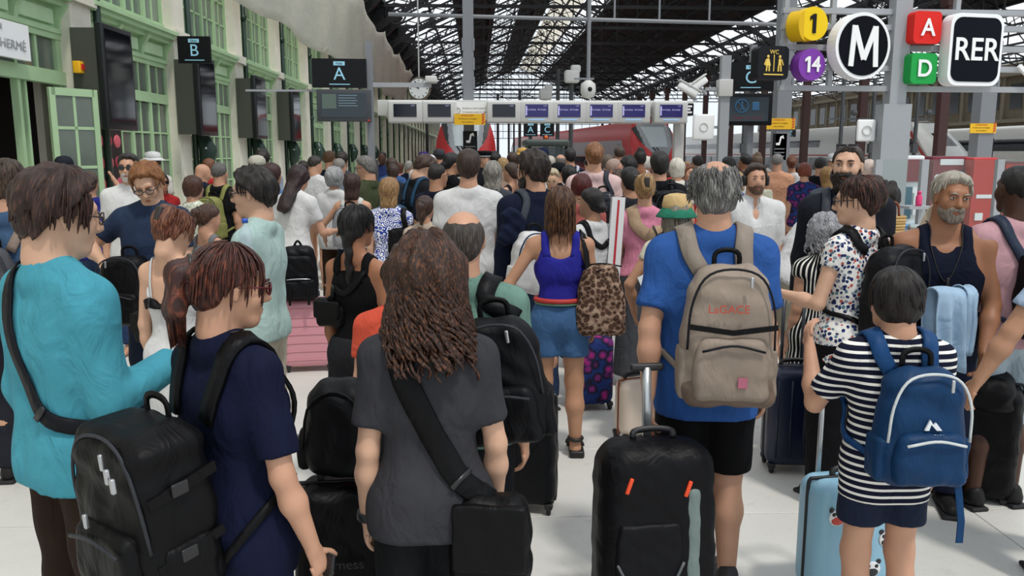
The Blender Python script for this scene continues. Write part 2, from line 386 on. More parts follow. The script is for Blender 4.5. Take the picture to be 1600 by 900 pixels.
# wall screens on the pilasters
M_CASE = mat('grey screen casing', '#45473f', .5); M_SCR = mat('black screen glass', '#0a0c12', .06)
for k, nm in enumerate(('largest wall screen, grey case, on the first pilaster by the shop', 'black wall screen right under the platform B sign', 'black wall screen between the platform B and A signs, third from left', 'small black wall screen just left of the platform A sign')):
    y = P1-.05+BAY*k
    s_ = thing('wall_screen', nm, 'screen', (WX, y, 2.25), 0, 'portrait wall screens')
    box('casing', (-.0, 0, 0), (.36, .22, 1.34), M_CASE, s_); box('housing', (.34, -.03, -.02), (.44, .95, 1.41), mat('screen housing black', '#16171a', .35), s_, bev=.012)
    box('display', (.44, .04, .06), (.446, .88, 1.34), M_SCR, s_)
# hooded telephone-like green boxes on the pipes
for k in range(1, 9):
    y = P1+BAY*k+.8
    h = thing('pipe_shield', '%s dark green rounded shield on the facade drainpipes, counted from the shop' % ['first', 'second', 'third', 'fourth', 'fifth', 'sixth', 'seventh', 'eighth'][k-1], 'shield', (WX+.06, y, 1.5), 0, 'green shields along the facade')
    MB().tube([(.08, 0, 0), (.16, 0, .2), (.2, 0, .45), (.12, 0, .68), (.02, 0, .75)], [.02, .14, .17, .13, .04], 10).build('shell', M_PIPE, h, True); MB().sphere((.2, -.15, .5), .025, 8).build('knob', mat('knob white', '#d8d8d4', .4), h, True)
# netting slung along the upper facade
net = MB(); ys = np.linspace(17.5, 58, 60); V = []; rows = 10
for i, y in enumerate(ys):
    t = (y-17.5)/40; sag = .55*abs(math.sin((y-17.5)/BAY*math.pi/2)); top = 7.9-.012*(y-17)-sag*.9; bot = 5.15+.1*math.sin(y*.9)
    for j in range(rows):
        q = j/(rows-1); V.append((WX+.42+.75*q*q+.1*math.sin(y*1.7+j)*.6+.12*math.sin(q*math.pi), y, bot+(top-bot)*q))
net.add(V, [(i*rows+j, (i+1)*rows+j, (i+1)*rows+j+1, i*rows+j+1) for i in range(len(ys)-1) for j in range(rows-1)])
no = net.build('safety_netting', sheet_mat('white netting', '#f3f1ea', .55, .06, .08), None, True); tag(no, 'long white safety netting sagging along the upper left facade', 'netting')
md = no.modifiers.new('thick', 'SOLIDIFY'); md.thickness = .01
# ---- roof: dark boarded slopes, glazed strips, iron trusses
EX0, AX, EX1, EZ, AZ = -5.6, 6.5, 18.7, 9.0, 14.5; RY0, RY1, TB = 29.0, 127.0, 7.0
zl = lambda x: EZ+(AZ-EZ)*(x-EX0)/(AX-EX0)
zr = lambda x: AZ-(AZ-EZ)*(x-AX)/(EX1-AX)
M_BOARD = NB('dark roof boarding'); b = M_BOARD; g = b.n('NewGeometry').outputs['Position']
w_ = b.n('TexWave', wave_type='BANDS', bands_direction='Y'); w_.inputs['Scale'].default_value = 2.2; w_.inputs['Distortion'].default_value = 0; b.l(g, w_.inputs[0])
b.l(b.ramp(b.noise(g, .6, 5), [(.35, '#0b0908'), (.6, '#1d1612'), (.78, '#33241a')]), b.b.inputs['Base Color']); b.b.inputs['Roughness'].default_value = .8; b.bump(w_.outputs[1], .6, .04); M_BOARD = b.m
M_SKY = sheet_mat('frosted skylight glass', '#ffffff', .9, .72); M_CREAM = sheet_mat('cream blind cloth', '#f4f0e6', .8, .15, .1)
roof = thing('ceiling', None, None, (0, 0, 0), kind='structure')
def slab(x0, x1, fz, y0, y1, m, name, th=.12):
    mb = MB(); mb.prism([(x0, fz(x0)), (x1, fz(x1)), (x1, fz(x1)+th), (x0, fz(x0)+th)], 1, y0, y1); return mb.build(name, m, roof)
slab(-6.3, -4.6, zl, RY0, RY1, M_BOARD, 'roof_boarding'); slab(-1.4, 1.4, zl, RY0, RY1, M_BOARD, 'roof_boarding'); slab(3.4, 6.2, zl, RY0, RY1, M_BOARD, 'roof_boarding')
slab(10, 16.6, zr, RY0, RY1, M_BOARD, 'roof_boarding')
y = RY0
while y < RY1-1:
    for a, c_, fz, m, nm in ((-4.6, -1.4, zl, M_SKY, 'skylight_pane'), (1.4, 3.4, zl, M_SKY, 'skylight_pane'), (6.5, 8.5, zr, M_CREAM, 'blind'), (8.5, 10, zr, M_SKY, 'skylight_pane'), (16.6, 18.7, zr, M_SKY, 'skylight_pane')):
        slab(a, c_, fz, y+.06, y+TB-.06, m, nm, .03)
    y += TB
for x in np.arange(-4.6, 6.3, 1.9): MB().bar((x, RY0, zl(x)-.12), (x, RY1, zl(x)-.12), .1, .22).build('purlin', M_IRON, roof)
for x in np.arange(7.5, 18.7, 1.1): MB().bar((x, RY0, zr(x)-.12), (x, RY1, zr(x)-.12), .1, .22).build('purlin', M_IRON, roof)
t = MB()
def lattice(t, a, b_, h, n, w=.09, web=.05, y=0):
    a = np.array(a, float); b_ = np.array(b_, float); u = b_-a; up = np.array([-u[2], 0, u[0]]); up /= np.linalg.norm(up)
    if up[2] < 0: up = -up
    t.bar(a, b_, w, .1); t.bar(a-up*h, b_-up*h, w, .1)
    for i in range(n):
        p = a+u*i/n; q = a+u*(i+1)/n; t.bar(p, q-up*h, web, .05); t.bar(p-up*h, q, web, .05)
lattice(t, (EX0, 0, zl(EX0)-.25), (AX, 0, AZ-.25), .7, 15); lattice(t, (AX, 0, AZ-.25), (EX1, 0, EZ-.25), .7, 15)
t.bar((EX0, 0, 9.15), (EX1, 0, 9.15), .12, .16)
for x in (-2.5, .5, 3.5, 9.5, 12.5, 15.5):
    z = (zl(x) if x < AX else zr(x))-.9; t.bar((x, 0, 9.15), (x, 0, z), .07, .07)
    if z > 10: t.bar((x, 0, z), (x+(3 if x < AX else -3), 0, 9.15), .06, .06)
t.bar((AX, 0, 9.15), (AX, 0, AZ-.4), .07, .07)
th_ = np.linspace(0, 2*math.pi, 17)
for cx, cz, r in ((-4.0, 8.75, .5), (-2.9, 9.6, .42), (17.2, 8.75, .5)): t.tube([(cx+r*math.cos(a), 0, cz+r*math.sin(a)) for a in th_], .05, 5, False)
t.bar((EX0, 0, 7.6), (-2.4, 0, 9.6), .14, .2); t.bar((EX1, 0, 7.6), (15.6, 0, 9.6), .14, .2)
truss = t.mesh('roof_truss'); truss.materials.append(M_IRON)
y = RY0+7
while y < RY1: link('roof_truss', truss, None, roof, (0, y, 0)); y += TB
# rafters with pierced webs between the trusses, on the glazed left strip and the right strips
r1 = MB(); lattice(r1, (-4.7, 0, zl(-4.7)-.1), (-1.3, 0, zl(-1.3)-.1), .4, 9, .08, .06); lattice(r1, (1.3, 0, zl(1.3)-.1), (3.5, 0, zl(3.5)-.1), .4, 6, .08, .06)
lattice(r1, (8.4, 0, zr(8.4)-.1), (10.1, 0, zr(10.1)-.1), .35, 5, .08, .06); lattice(r1, (16.5, 0, zr(16.5)-.1), (18.7, 0, zr(18.7)-.1), .35, 6, .08, .06)
rm = r1.mesh('pierced_rafter'); rm.materials.append(M_IRON)
y = RY0+3.5
while y < RY1: link('pierced_rafter', rm, None, roof, (0, y, 0)); y += TB
# gable end, glazed, with slender bars
gab = thing('window_40', None, None, (0, RY1, 0), kind='structure')
poly = [(-5.6, 4.0), (-5.6, EZ), (AX, AZ), (EX1, EZ), (EX1, 4.0)]
MB().prism(poly, 1, 0, .03).build('pane', sheet_mat('gable glass', '#ffffff', .9, .8), gab)
f = MB()
for x in np.arange(-5.6, 18.8, 1.2): f.bar((x, -.05, 4), (x, -.05, (zl(x) if x < AX else zr(x))), .07)
for z in np.arange(4, 14.4, 1.05):
    a = EX0 if z < EZ else EX0+(z-EZ)/(AZ-EZ)*(AX-EX0); c_ = EX1 if z < EZ else EX1-(z-EZ)/(AZ-EZ)*(EX1-AX); f.bar((a, -.05, z), (c_, -.05, z), .09)
f.build('glazing_bars', mat('blue grey iron', '#3a4560', .6), gab)
# ---- right row of columns and the next hall
M_RUST = mat('rust red iron column', '#4a2b27', .55)
cm = MB().box((-.18, -.18, 0), (.18, .18, 8.0)).box((-.3, -.3, 0), (.3, .3, 1.0)).box((-.28, -.28, 7.6), (.28, .28, 8.2)).mesh('column'); cm.materials.append(M_RUST)
colr = thing('wall_right', None, None, (EX1, 33, 0), kind='structure')
for k in range(14): link('column', cm, None, colr, (0, 7*k, 0))
g1 = MB(); n = 60
for zz in (8.1, 8.95): g1.bar((0, -4, zz), (0, 94, zz), .16, .14)
for i in range(70): y0 = -4+98*i/70; y1 = -4+98*(i+1)/70; g1.bar((0, y0, 8.1), (0, y1, 8.95), .07); g1.bar((0, y0, 8.95), (0, y1, 8.1), .07)
g1.build('lattice_girder', M_IRON, colr)
B0, BX, B1, BZ = 18.7, 31.0, 43.5, 13.6
hall2 = thing('ceiling_2', None, None, (0, 0, 0), kind='structure')
fz1 = lambda x: EZ+(BZ-EZ)*(x-B0)/(BX-B0)
fz2 = lambda x: BZ-(BZ-EZ)*(x-BX)/(B1-BX)
def slab2(x0, x1, fz, y0, y1, m, name, th=.05): return MB().prism([(x0, fz(x0)), (x1, fz(x1)), (x1, fz(x1)+th), (x0, fz(x0)+th)], 1, y0, y1).build(name, m, hall2)
slab2(18.7, 22, fz1, RY0, RY1, M_BOARD, 'roof_boarding'); slab2(25, 31, fz1, RY0, RY1, M_BOARD, 'roof_boarding')
slab2(33.5, 36.2, fz2, RY0, RY1, M_BOARD, 'roof_boarding')
y = RY0
while y < RY1-1:
    for a, c_, fz in ((22, 25, fz1), (31, 33.5, fz2), (36.2, 39.8, fz2), (39.9, 43.5, fz2)): slab2(a, c_, fz, y+.06, y+TB-.06, M_SKY, 'skylight_pane', .03)
    y += TB
t = MB(); lattice(t, (B0, 0, EZ-.2), (BX, 0, BZ-.2), .8, 20); lattice(t, (BX, 0, BZ-.2), (B1, 0, EZ-.2), .8, 20); t.bar((B0, 0, 9.1), (B1, 0, 9.1), .1, .12)
for x in np.arange(21, 43, 3.1):
    z = (fz1(x) if x < BX else fz2(x))-.9
    if z > 9.3: t.bar((x, 0, 9.1), (x, 0, z), .07); t.bar((x, 0, z), (x+1.5, 0, 9.1), .06)
tm2 = t.mesh('roof_truss'); tm2.materials.append(M_IRON)
y = RY0
while y < RY1: link('roof_truss', tm2, None, hall2, (0, y, 0)); y += TB
for x in np.arange(32.2, 43.4, 1.2): MB().bar((x, RY0, fz2(x)-.1), (x, RY1, fz2(x)-.1), .08, .16).build('purlin', M_IRON, hall2)
M_FST = mat('far stone', '#7d7463', .9, var=.25, vscale=.5)
wr = box('wall_far', (43.5, 20, 0), (44.2, 128, 9.2), M_FST, kind='structure')
fw = MB().box((-.04, 0, 0), (.02, 1.5, 2.0)).mesh('window_glass'); fw.materials.append(mat('far window glass', '#2a2e30', .2))
fb = MB().box((-.16, 0, 0), (0, .3, 3.4)).mesh('wall_pier'); fb.materials.append(mat('far stone pier', '#8f8674', .9))
for i in range(36):
    y = 24+i*2.9; link('window_glass', fw, None, wr, (43.5, y+.8, 5.4)); link('wall_pier', fb, None, wr, (43.5, y, 4.6))
box('string_course', (43.2, 20, 4.3), (43.5, 128, 4.6), mat('far stone pier', '#8f8674', .9), wr); box('cornice', (43.1, 20, 8.0), (43.5, 128, 8.3), mat('far stone pier', '#8f8674', .9), wr)
# ================================================================ signs, gantry, trains, kiosks
M_GREY = mat('light grey steel', '#9fa2a6', .45, metal=.0, var=.06, vscale=2); M_PGREY = mat('pale grey casing', '#c9c9c6', .5); M_BLK = mat('sign black', '#08090d', .45, spec=.25)
M_CY = mat('sign pale blue', '#9ad3ea', .5); M_WHT = mat('sign white paint', '#f2f3f2', .45); M_YEL = mat('notice yellow', '#e9b50f', .5); M_RED = mat('notice red', '#c43a22', .5)
M_MID = mat('mid grey steel', '#7c7f84', .5); M_DGREY = mat('dark grey casing', '#3a3c3f', .45)
GY = 16.0
def pillar(px, label, top, w=.2):
    p = at(px, 238, GY); t_ = thing('pillar', label, 'pillar', (p[0], GY, 0))
    box('shaft', (-w/2, -w/2, 0), (w/2, w/2, top), M_MID, t_)
    for z in (3.1, 3.45, 3.8):
        for s in (-1, 1): box('clamp', (s*(w/2)-.02, -w/2-.012, z), (s*(w/2)+.02, -.02, z+.22), M_MID, t_)
    return t_
def notice(px0, px1, py0, py1, d, label):
    a = at(px0, py1, d); c = at(px1, py0, d); t_ = thing('yellow_notice', label, 'notice', (a[0], d-.01, a[2])); w = c[0]-a[0]; h = c[2]-a[2]
    box('board', (0, -.02, 0), (w, 0, h), M_YEL, t_)
    for i in range(4): MB().prism([(w-.06, h*i/4+.01), (w-.015, h*i/4+.04), (w-.015, h*i/4+.07), (w-.06, h*i/4+.04)], 1, -.024, -.019).build('chevron', M_RED, t_)
    text('lettering', 'ATTENTION', .042, M_RED, t_, (w*.42, -.022, h*.84), depth=.001)
    for i, s in enumerate(('Ne laissez pas vos bagages', 'sans surveillance')): text('lettering', s, .032, mat('notice ink', '#7a5c10', .6), t_, (w*.43, -.022, h*(.56-.3*i)), depth=.001)
def bootsign(px, py0, py1, d, label):
    a = at(px, py1, d); c = at(px, py0, d); h = c[2]-a[2]; t_ = thing('hazard_sign', label, 'sign', (a[0], d-.12, a[2])); w = .27
    box('board', (-w/2, -.02, 0), (w/2, 0, h), M_BLK, t_)
    MB().prism([(-.07, h-.22), (.0, h-.22), (.03, h-.08), (.08, h-.1), (.06, h-.03), (.0, h-.06), (-.02, h-.17), (-.08, h-.18)], 1, -.025, -.019).build('pictogram', M_WHT, t_)
    for i in range(4): box('text_line', (-.1, -.023, h-.3-.07*i), (.1, -.019, h-.28-.07*i), M_MID, t_)
pillar(733, 'tall grey pillar behind the yellow notice in the centre of the display gantry', 7.2)
pillar(1218, 'tall grey pillar left of the metro sign with a yellow notice', 7.2, .28); pillar(1531, 'grey pillar at far right below the RER sign', 3.2, .3)
notice(710, 758, 178, 195, GY-.6, 'yellow warning notice on the central gantry pillar'); notice(1197, 1242, 185, 202, GY-.135, 'yellow warning notice on the pillar below the WC sign'); notice(1514, 1556, 193, 208, GY-.145, 'yellow warning notice on the rightmost pillar')
bootsign(735, 205, 262, GY, 'black slip hazard sign with white shoe on the central pillar'); bootsign(1213, 209, 250, GY, 'black slip hazard sign with white shoe below the WC sign'); bootsign(1533, 216, 250, GY, 'black slip hazard sign with white shoe on the rightmost pillar')
# gantry of departure monitors
a0 = at(590, 162, GY-.25); a1 = at(1082, 166, GY-.25)
gy = GY-.35
gn = thing('display_gantry', 'long pale grey overhead beam carrying the departure monitors', 'gantry', (a0[0], gy, 2.5)); gl = a1[0]-a0[0]
box('beam', (0, .05, .1), (gl, .3, .38), M_PGREY, gn, bev=.01)
pst = at(1062, 238, gy); box('post', (pst[0]-a0[0]-.08, .1, -2.5), (pst[0]-a0[0]+.1, .26, .1), M_PGREY, gn)
M_BLUE = mat('monitor violet blue', '#2a2566', .25, emit=.12); M_OFF = mat('monitor dark', '#1c1e2a', .2); M_TXT = mat('monitor text', '#b9b6ea', .4, emit=.3)
for i, px in enumerate((634, 687, 787, 838, 888, 938, 988, 1046)):
    p = at(px, 176, gy-.1); on = i > 2
    ordn = ['first', 'second', 'third', 'fourth', 'fifth', 'sixth', 'seventh', 'eighth'][i]
    m_ = thing('departure_monitor', '%s monitor from the left on the grey gantry, %s' % (ordn, 'violet screen lit' if on else 'screen dark'), 'monitor', (p[0], gy-.1, 2.46), 0, 'gantry monitors')
    MB().rbox((0, 0, .19), (.315, .14, .2), .03).build('casing', M_PGREY, m_, True)
    box('screen', (-.21, -.148, .1), (.21, -.139, .33), M_BLUE if on else M_OFF, m_)
    if on:
        text('lettering', 'Arrivées  Arrivals', .05, M_TXT, m_, (-.01, -.15, .235), depth=.001); text('lettering', '15:07', .03, M_TXT, m_, (.15, -.15, .3), depth=.001); box('status_light', (-.15, -.146, .045), (.15, -.14, .06), mat('monitor blue glow', '#7fb7e8', .4, emit=.6), m_)
        box('side_tab', (-.205, -.15, .13), (-.18, -.147, .3), M_TXT, m_)
    else: text('lettering', '15:07', .035, M_TXT, m_, (.14, -.15, .3), depth=.001)
p = at(708, 190, gy-.12); q = at(762, 162, gy-.12)
ib = thing('train_access_notice', 'white access-to-trains panel with clock symbol on the gantry', 'sign', (p[0], gy-.12, p[2])); w = q[0]-p[0]; h = .36
box('board', (0, 0, 0), (w, .05, h), M_WHT, ib); box('red_stripe', (0, -.006, 0), (w, 0, .02), mat('magenta stripe', '#a3195b', .5), ib)
M_INK = mat('panel ink', '#8d9095', .6); cc = (.085, .2)
MB().tube([(cc[0]+.05*math.cos(a), -.004, cc[1]+.05*math.sin(a)) for a in np.linspace(0, 6.283, 25)], .006, 5, False).build('clock_symbol', M_INK, ib); MB().bar((.085, -.004, .2), (.085, -.004, .235), .006).bar((.085, -.004, .2), (.11, -.004, .185), .006).build('clock_hands', M_INK, ib)
for i, s in enumerate(("Accès au train jusqu'à", '2 minutes avant le départ')): text('lettering', s, .05, M_INK, ib, (.17, -.004, .245-.07*i), depth=.001, align='LEFT')
p = at(1075, 172, gy-.12); sq = thing('square_sign', 'small square black station sign at the right end of the gantry', 'sign', (p[0], gy-.14, p[2]-.1)); box('board', (-.1, 0, 0), (.1, .03, .22), M_BLK, sq)
for i in range(3): box('mark', (-.07, -.004, .04+.055*i), (.07-.03*(i % 2), .0, .075+.055*i), M_WHT, sq)
# hanging platform signs
def platsign(px0, px1, py0, py1, d, letter, small, label, rz=0, group=None):
    a = at(px0, py1, d); c = at(px1, py0, d); w = c[0]-a[0]; h = c[2]-a[2]; t_ = thing('platform_sign', label, 'sign', ((a[0]+c[0])/2, d, a[2]), rz, group)
    box('board', (-w/2, -.03, 0), (w/2, .03, h), M_BLK, t_)
    text('lettering', letter, h*.62, M_CY, t_, (0, -.033, h*.46), depth=.002)
    MB().rbox((0, -.034, h*.83), (h*.2, .004, h*.07), .003, n=1).build('pill', M_CY, t_); text('lettering', small, h*.12, M_BLK, t_, (0, -.04, h*.83), depth=.001)
    box('underline', (-h*.36, -.036, h*.1), (h*.36, -.03, h*.13), M_CY, t_); return t_, w, h
platsign(489, 572, 92, 137, 13, 'A', 'Voie', 'large black hanging sign with a pale blue letter A at the left', R(4))
platsign(280, 328, 57, 99, 14.9, 'B', 'Quai', 'black hanging sign with a pale blue letter B on the facade', R(2))
platsign(1137, 1209, 98, 142, 14, 'C', 'Voie', 'large black hanging sign with a pale blue letter C, partly behind the WC sign', R(-5))
platsign(818, 840, 191, 213, 25, 'A', 'Voie', 'small far black sign with a blue A beneath the gantry', 0); platsign(844, 866, 191, 213, 25, 'C', 'Voie', 'small far black sign with a blue C beneath the gantry', 0); platsign(1226, 1243, 203, 214, 16.1, 'E', 'Voie', 'small black sign with a blue E behind the right pillar')
for px in (829, 855): p = at(px, 213, 25); MB().box((-.05, -.05, 0), (.05, .05, p[2])).build('sign_post', M_DGREY, None, loc=(p[0], 25.1, 0)); tag(bpy.data.objects[-1] if False else COL.objects[-1], 'slim dark post under the small far %s sign' % ('A' if px < 840 else 'C'), 'post')
def infoscreen(px0, px1, py0, py1, d, label, rz, kind):
    a = at(px0, py1, d); c = at(px1, py0, d); w = c[0]-a[0]; h = c[2]-a[2]; t_ = thing('info_screen', label, 'screen', ((a[0]+c[0])/2, d, a[2]), rz)
    box('casing', (-w/2, -.05, 0), (w/2, .05, h), mat('screen case slate', '#3c4044', .5) if kind else M_BLK, t_, bev=.012)
    box('display', (-w*.42, -.056, h*.13), (w*.42, -.049, h*.88), mat('display slate', '#27333b' if kind else '#0c1220', .15, emit=.02), t_)
    if kind:
        box('window_panel', (-w*.40, -.06, h*.4), (-w*.14, -.055, h*.85), mat('pale panel', '#56685f', .4), t_)
        for i in range(5): box('text_line', (-w*.1, -.06, h*(.8-.08*i)), (w*(.25-.03*(i % 2)), -.055, h*(.82-.08*i)), mat('screen text', '#7c98a4', .5), t_)
        box('red_badge', (w*.43, -.06, h*.02), (w*.48, -.05, h*.06), M_RED, t_)
    else:
        MB().tube([(-w*.12+h*.2*math.cos(a_), -.058, h*.6+h*.2*math.sin(a_)) for a_ in np.linspace(0, 6.283, 25)], .012, 5, False).bar((-w*.12-h*.14, -.058, h*.74), (-w*.12+h*.14, -.058, h*.46), .014).build('no_entry_ring', mat('dim blue', '#2f5f86', .5), t_)
        MB().sphere((-w*.12, -.058, h*.7), h*.04, 8).bar((-w*.12, -.058, h*.66), (-w*.12, -.058, h*.56), .03).bar((-w*.12, -.058, h*.57), (-w*.16, -.058, h*.47), .018).bar((-w*.12, -.058, h*.57), (-w*.08, -.058, h*.47), .018).build('walker', mat('dim blue', '#2f5f86', .5), t_)
        MB().rbox((w*.16, -.058, h*.6), (h*.11, .004, h*.13), .003, n=1).build('train_symbol', mat('dim blue', '#2f5f86', .5), t_)
        text('lettering', 'Départ en cours', h*.14, mat('dim red', '#6e2230', .5), t_, (0, -.058, h*.24), depth=.001)
infoscreen(497, 579, 140, 190, 13, 'dark slate information screen below the platform A sign', R(4), 1); infoscreen(1128, 1206, 146, 196, 14, 'dark screen with a crossed-out walker below the platform C sign', R(-5), 0)
p = at(580, 238, 13.1); po = thing('sign_pole', 'grey steel pole holding the platform A sign', 'pole', (p[0], 13.15, 0)); box('shaft', (-.05, -.05, 0), (.05, .05, 3.6), M_MID, po); box('base_shoe', (-.09, -.09, 0), (.09, .09, 1.8), M_DGREY, po)
MB().bar((-1.9, 0, 2.86), (0, 0, 2.86), .03).bar((0, 0, 2.95), (.95, 0, 2.95), .05, .07).build('cross_arm', M_GREY, po); MB().rbox((.95, 0, 3.03), (.09, .12, .05), .02).build('camera_housing', M_PGREY, po, True)
p = at(1128, 238, 12.6); po = thing('camera_pole', 'slim grey pole carrying two white security cameras', 'pole', (p[0], 12.6, 0)); box('shaft', (-.07, -.06, 0), (.07, .06, 3.35), M_GREY, po); box('clamp_box', (-.11, -.1, 2.75), (.1, .08, 3.0), M_PGREY, po, bev=.01)
MB().bar((-.3, -.02, 2.86), (.0, -.02, 2.86), .05).build('arm', M_GREY, po)
for nm, px, py, ang, sz in (('first', 1075, 140, 28, .26), ('second', 1092, 131, -35, .2)):
    q = at(px, py, 12.4); c_ = thing('security_camera', 'white bullet security camera pointing left beside the gantry end' if nm == 'first' else 'white bullet security camera tilted upward above its twin', 'camera', (q[0], 12.4, q[2]))
    Mx = Matrix.Rotation(R(ang), 4, 'Y'); MB().rbox((0, 0, 0), (sz/2+.03, .06, .055), .03, Mx).build('camera_body', M_WHT, c_, True); MB().rbox((0, 0, .06), (sz/2+.06, .07, .012), .01, Mx).build('sun_hood', M_PGREY, c_, True); MB().bar((0, 0, -.05), (.14, .1, -.14), .04).build('mount', M_GREY, c_)
q = at(1088, 200, 13); pl = thing('antenna_panel', 'white flat antenna panel below the security cameras', 'antenna', (q[0], 12.6, q[2])); MB().rbox((0, 0, 0), (.165, .03, .195), .03).build('panel', M_WHT, pl, True); box('bracket', (.1, .0, -.02), (.4, .03, .02), M_GREY, pl); MB().tube([(.06*math.cos(a), -.035, .06*math.sin(a)) for a in np.linspace(0, 6.283, 20)], .008, 5, False).build('ring', M_PGREY, pl)
q = at(1353, 204, 11.05); pl = thing('antenna_panel', 'white flat antenna panel left of the metro sign post', 'antenna', (q[0], 11.05, q[2])); box('bracket', (0, .02, -.02), (.3, .05, .02), M_GREY, pl); MB().rbox((0, 0, 0), (.128, .025, .145), .025).build('panel', M_WHT, pl, True); MB().tube([(.06*math.cos(a), -.035, .06*math.sin(a)) for a in np.linspace(0, 6.283, 20)], .008, 5, False).build('ring', M_PGREY, pl)
q = at(919, 138, 30); dc = thing('dome_camera', 'pale dome camera on a long hanging rod at the centre', 'camera', (q[0], 30, q[2])); MB().lathe([(.05, -.35), (.22, -.3), (.28, -.1), (.26, .15), (.1, .28)], 14).build('dome', M_PGREY, dc, True); MB().tube([(0, 0, .25), (0, 0, 7)], .07, 8).build('rod', M_MID, dc); box('bar', (-.5, -.05, .3), (.2, .05, .36), M_MID, dc)
MB().sphere((.03, -.24, -.05), .09, 10).build('lens', M_BLK, dc, True)
for px, py, d_, nm in ((893, 120, 34, 'white floodlight cluster on a thin mast right of the glass gable'), (852, 148, 40, 'small white lamp head on a thin mast before the glass gable')):
    q = at(px, py, d_); ma = thing('lamp_mast', nm, 'lamp', (q[0], d_, 0)); MB().tube([(0, 0, 0), (0, 0, q[2])], .09, 8).build('mast', M_DGREY, ma); MB().rbox((0, -.1, q[2]), (.3, .2, .25), .1).build('lamp_head', M_PGREY, ma, True); MB().rbox((.15, -.1, q[2]+.3), (.2, .15, .15), .08).build('lamp_head', M_PGREY, ma, True)
tp = thing('cable_conduit', 'long grey conduit pipe spanning the hall below the roof', 'pipe', (0, 31, 0)); q0 = at(585, 22, 31); q1 = at(1215, 38, 31); MB().tube([(q0[0]+.5, 0, q0[2]), (q1[0], 0, q1[2])], .07, 8).build('pipe', M_MID, tp)
for px in (1108, 1030, 960):
    q = at(px, 32, 31); MB().tube([(q[0], 0, q[2]), (q[0], 0, q[2]+4)], .04, 6).build('hanger', M_MID, tp)
# station clock on the left
q = at(655, 139, 33); ck = thing('station_clock', 'round white station clock hanging beside the left facade', 'clock', (q[0], 33, q[2])); Ry = Matrix.Rotation(math.pi/2, 4, 'X')
MB().lathe([(.2, -.14), (.42, -.12), (.46, 0), (.42, .12), (.2, .14)], 24, M=Ry).build('rim', mat('clock bronze', '#6a5f50', .5), ck, True); MB().lathe([(.38, .13), (.38, .15)], 24, M=Ry).build('dial', M_WHT, ck)
MB().bar((0, -.17, 0), (-.2, -.17, .13), .035).bar((0, -.17, 0), (-.13, -.17, .26), .03).build('clock_hands', M_BLK, ck)
for i in range(12): a = i*math.pi/6; MB().bar((.29*math.sin(a), -.155, .29*math.cos(a)), (.35*math.sin(a), -.155, .35*math.cos(a)), .025).build('hour_mark', M_BLK, ck)
MB().bar((-.1, 0, -.4), (-.1, 0, -1), .06).bar((.1, 0, -.4), (.1, 0, -1), .06).bar((0, 0, .4), (0, 0, 6.0), .05).build('bracket', M_PGREY, ck)
q = at(1170, 238, 14.12); po = thing('sign_pole', 'grey steel pole behind the platform C sign and its screen', 'pole', (q[0], 14.12, 0)); box('shaft', (-.05, -.05, 0), (.05, .05, 3.7), M_MID, po); box('base_shoe', (-.09, -.09, 0), (.09, .09, 1.2), M_DGREY, po)
# ---- metro / RER sign frame
MY = 11.0; q = at(1391, 238, MY); sf = thing('metro_sign_gantry', 'grey steel ladder gantry on a thick post carrying the metro signs', 'gantry', (q[0], MY, 0))
box('post', (-.19, -.12, 0), (.19, .12, 2.55), M_GREY, sf); box('upper_post', (-.11, -.1, 2.55), (.11, .1, 4.6), M_GREY, sf)
xl = at(1218, 100, MY)[0]-q[0]; 
for z in (2.76, 3.02, 3.28, 3.54, 3.74, 3.98): MB().bar((xl, 0, z), (2.6, 0, z-.02), .09, .07).build('rail', M_GREY, sf)
for x in (xl+.05, -.9, .75, 1.95): box('stile', (x-.03, -.04, 2.76), (x+.03, .04, 4.0), M_GREY, sf)
for k in range(4): MB().bar((1.6+.25*k, -.1, 3.05), (1.85+.25*k, -.1, 2.8), .05).build('slanted_slat', M_WHT, sf)
def disc(px, py, rpx, col, label, txt, tsize, rim=None, rz=14, square=0, tc=None, bold=.003, w2=None):
    q = at(px, py, MY-.2); r = rpx*(MY-.2)/FPX; t_ = thing('line_sign', label, 'sign', tuple(q), R(rz))
    Ry = Matrix.Rotation(math.pi/2, 4, 'X')
    def shp(r_, y0, y1, nm, m):
        if square:
            pts = []; hw = r_*(w2 or 1); cr = r_*square
            for cx, cz, a0_ in ((hw-cr, r_-cr, 0), (-hw+cr, r_-cr, 90), (-hw+cr, -r_+cr, 180), (hw-cr, -r_+cr, 270)):
                for i in range(6): a = R(a0_+18*i); pts.append((cx+cr*math.cos(a), cz+cr*math.sin(a)))
        else: pts = [(r_*math.cos(a), r_*math.sin(a)) for a in np.linspace(0, 2*math.pi, 41)[:-1]]
        MB().prism(pts, 1, y0, y1).build(nm, m, t_)
    shp(r, -.01, .17, 'casing', mat(label+' case', rim or col, .5, spec=.2))
    if rim: shp(r*.89, -.02, -.005, 'face', mat(label+' face', col, .6, spec=.1))
    if txt: text('lettering', txt, tsize, tc or M_WHT, t_, (0, -.024, -.01), depth=.004, bold=bold)
    return t_, r
t_, r = disc(1348, 72, 50, '#070a14', 'big round black metro sign with white rim and letter M', None, 0, '#f4f5f6')
MB().bar((-.19, -.03, -.26), (-.16, -.03, .25), .075, .012, (0, -1, 0)).bar((.19, -.03, -.26), (.16, -.03, .25), .075, .012, (0, -1, 0)).bar((-.155, -.031, .24), (0, -.031, -.17), .075, .012, (0, -1, 0)).bar((.155, -.032, .24), (0, -.032, -.17), .075, .012, (0, -1, 0)).build('lettering', M_WHT, t_)
t_, r = disc(1524, 78, 54, '#0c0f1a', 'large rounded square black RER sign with white rim', 'RER', .40, '#f4f5f6', 10, .3, w2=.88, bold=.005)
